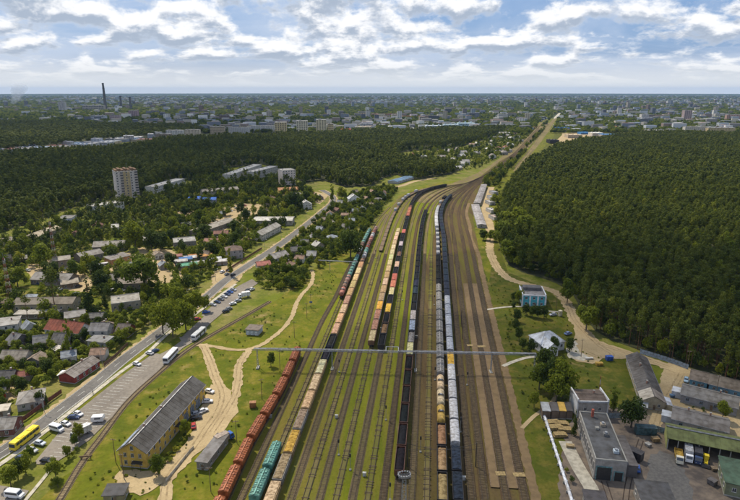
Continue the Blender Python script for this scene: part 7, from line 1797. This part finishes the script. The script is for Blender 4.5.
# small houses of the near town on the right and beyond the village
n = 0; tries = 0
TOWN = gpoly([(560, 130), (575, 123), (640, 119), (745, 119), (748, 133), (640, 133), (622, 131.5), (590, 131)])
VT = VILL + []
hn = [(0.40, 0.38, 0.36), (0.36, 0.16, 0.11), (0.30, 0.27, 0.25), (0.58, 0.57, 0.56), (0.30, 0.20, 0.15)]
def small_house(x, y, label, group):
    building('town_house', label, None, None, random.uniform(8, 11), random.uniform(3.5, 6), random.choice(['gable', 'hip', 'gable']), random.uniform(2, 3.5), random.choice('xy'), random.choice([WW, PALE, TN, GREY]), random.choice(hn), 1, place=(Vector((x, y, 0)), random.uniform(9, 15), random.uniform(-.6, .9)), chim=0, door=False, group=group, sides=False, every=4)
for poly, cnt, lb, gp, mg in ((VILL, 42, 'small pale house in the sunny village beyond the forest', 'houses of the village beyond the forest', 7), (TOWN, 70, 'small pale house in the green suburb right of the far main line', 'houses of the far right suburb', 8)):
    xs = [p.x for p in poly]; ys = [p.y for p in poly]; k = 0
    for _ in range(6000):
        if k >= cnt: break
        x, y = random.uniform(min(xs), max(xs)), random.uniform(min(ys), max(ys))
        if inside(x, y, poly) and city_free(x, y, mg): small_house(x, y, lb, gp); k += 1
# the rest of the city: thousands of roofs too small to pick apart, one mesh
vs = []; fc = []; colr = []
def rbox(x, y, w_, d_, h, rz, c, rcol):
    ca, sa = math.cos(rz), math.sin(rz); i = len(vs)
    for z in (-0.5, h):
        for a, b_ in ((-1, -1), (1, -1), (1, 1), (-1, 1)): vs.append((x + a * w_ / 2 * ca - b_ * d_ / 2 * sa, y + a * w_ / 2 * sa + b_ * d_ / 2 * ca, z))
    for q in ((0, 1, 5, 4), (1, 2, 6, 5), (2, 3, 7, 6), (3, 0, 4, 7)): fc.append(tuple(i + k for k in q)); colr.append(c)
    fc.append((i + 4, i + 5, i + 6, i + 7)); colr.append(rcol)
for _ in range(21000):
    py = 96.4 + 36 * random.random() ** 1.7; px = random.uniform(-15, 755)
    g = G(px, py)
    dens = 0.5 + 0.5 * math.sin(g.x * 0.0021 + 2.0) * math.sin(g.y * 0.0013 + g.x * 0.0007)
    if random.random() > dens * 1.1 or not city_free(g.x, g.y, 12): continue
    bigb = random.random() < 0.15; far = g.y > 5000
    w_, d_, h = (random.uniform(14, 42), random.uniform(9, 16), random.uniform(6, 22)) if bigb or far else (random.uniform(9, 18), random.uniform(8, 12), random.uniform(4, 8))
    c = random.choice(walls); rc_ = random.choice([(0.26, 0.26, 0.27), (0.22, 0.11, 0.08), (0.36, 0.36, 0.38), (0.16, 0.15, 0.15), (0.55, 0.55, 0.56), (0.16, 0.20, 0.27), (0.20, 0.19, 0.18)])
    rbox(g.x, g.y, w_, d_, h, random.uniform(-0.6, 0.6), c, rc_)
me = bpy.data.meshes.new('city_roofs'); me.from_pydata(vs, [], fc); me.materials.append(MATS['tinted'])
a = me.attributes.new('paint', 'FLOAT_COLOR', 'FACE'); a.data.foreach_set('color', [v for c in colr for v in (*c, 1.0)])
link('city_roofs', me, kind='stuff', label='thousands of roofs of the far city')
# trees of the city
ct = []
for _ in range(52000):
    py = 96.5 + 37 * random.random() ** 1.5; px = random.uniform(-15, 755); g = G(px, py)
    if not city_free(g.x, g.y, 9): continue
    s = random.uniform(0.9, 1.5); wd = 1.2 if g.y < 3000 else (2.2 if g.y < 6000 else 3.6)
    ct.append((g.x, g.y, -0.5, s, wd))
gn_instancer('city_trees', ct, leaf_protos, 'street trees and parks of the far city')
# tall chimney, smoke
g = G(106, 110.3); h = H_at(106, 110.3, 83.0)
r = thing('power_station_chimney', 'very tall dark chimney rising over the left horizon', 'chimney', (g.x, g.y, 0))
b = MB(); b.tube((0, 0, 0), (0, 0, h), 9.5, 5.5, 'asphalt', 16); link('shaft', b.mesh('shaft'), r)
b = MB()
for k in (0.55, 0.8, 0.97): b.tube((0, 0, h * k), (0, 0, h * k + 3), 9.5 - 4 * k + 0.8, 9.5 - 4 * k + 0.8, 'dark_steel', 16)
link('gallery', b.mesh('gallery'), r)
for px, py, tp, lb in ((121.5, 108.5, 96, 'shorter dark chimney right of the very tall chimney'), (131, 110, 97, 'shortest dark chimney farther right of the power station')):
    g = G(px, py); h = H_at(px, py, tp)
    r = thing('power_station_chimney', lb, 'chimney', (g.x, g.y, 0)); b = MB(); b.tube((0, 0, 0), (0, 0, h), 8, 6, 'asphalt', 12); link('shaft', b.mesh('shaft'), r); b = MB(); b.tube((0, 0, h - 4), (0, 0, h), 7.2, 7.2, 'dark_steel', 12); link('gallery', b.mesh('gallery'), r)
sheet('field', [(55, 99.2), (62, 98.9), (124, 98.6), (124, 99.3), (70, 99.7)], -0.1, 'sand')
def puffs(name, items, mat, sub=2, kind='stuff', label=None):
    bm = bmesh.new()
    for (x, y, z, rx, ry, rz_) in items:
        m_ = Matrix.Translation((x, y, z)) @ Matrix.Diagonal((rx, ry, rz_, 1.0))
        bmesh.ops.create_icosphere(bm, subdivisions=sub, radius=1.0, matrix=m_)
    me = bpy.data.meshes.new(name); bm.to_mesh(me); bm.free(); me.materials.append(MATS[mat]); me.polygons.foreach_set('use_smooth', [True] * len(me.polygons))
    return link(name, me, kind=kind, label=label)
g = G(14, 105)
puffs('smoke', [(g.x + 8 * k + random.uniform(-15, 15), g.y, 10 + 14 * k, 18 + 5 * k, 18 + 5 * k, 16 + 3 * k) for k in range(10)], 'smoke_white', label='thin bluish smoke plume over the far left plain')

# ------------------------------------------------------------------ clouds overhead that shade the forests and the right of the yard
def cloud_over(ground_poly, base, count, rr, seed, flat=0.35):
    rd = random.Random(seed); xs = [p[0] for p in ground_poly]; ys = [p[1] for p in ground_poly]; items = []
    while len(items) < count:
        x, y = rd.uniform(min(xs), max(xs)), rd.uniform(min(ys), max(ys))
        if not inside(x, y, ground_poly): continue
        z = base + rd.uniform(0, 120); t_ = z / SUN_DIR.z; r_ = rd.uniform(*rr)
        items.append((x + SUN_DIR.x * t_, y + SUN_DIR.y * t_, z, r_, r_ * rd.uniform(0.8, 1.2), r_ * flat))
    return items
CL = []
CL += cloud_over([(35, 140), (45, 260), (75, 330), (150, 420), (420, 470), (520, 420), (520, 180), (300, 130)], 900, 40, (60, 95), 1)
CL += cloud_over([(-820, 480), (-420, 600), (-300, 700), (-100, 760), (-120, 900), (-150, 1350), (-300, 1450), (-1100, 1300)], 1000, 42, (110, 170), 2)
CL += cloud_over([(-1500, 1700), (-500, 1800), (0, 2300), (-600, 2700), (-1500, 2600)], 1500, 20, (200, 320), 3)
puffs('cloud', CL, 'cloud_white', label='cumulus overhead whose shade lies on the forests')

# ------------------------------------------------------------------ air
bm = bmesh.new(); bmesh.ops.create_cube(bm, size=1.0, matrix=Matrix.Translation((0, 0, 101.5)) @ Matrix.Diagonal((46000, 46000, 207.0, 1.0)))
me = bpy.data.meshes.new('haze'); bm.to_mesh(me); bm.free()
m = bpy.data.materials.new('air'); m.use_nodes = True; t = NT(m.node_tree); t.n.clear()
out = t.node('ShaderNodeOutputMaterial'); pv = t.node('ShaderNodeVolumePrincipled')
pv.inputs['Color'].default_value = (0.36, 0.58, 0.95, 1.0); pv.inputs['Density'].default_value = 0.5 / 19000.0; pv.inputs['Anisotropy'].default_value = 0.0
t.l.new(pv.outputs[0], out.inputs['Volume'])
me.materials.append(m)
link('haze', me, kind='stuff', label='thin blue air over the whole plain')
print('wagons', WAGON_N, 'trees', TREE_N, 'objects', len(bpy.data.objects))
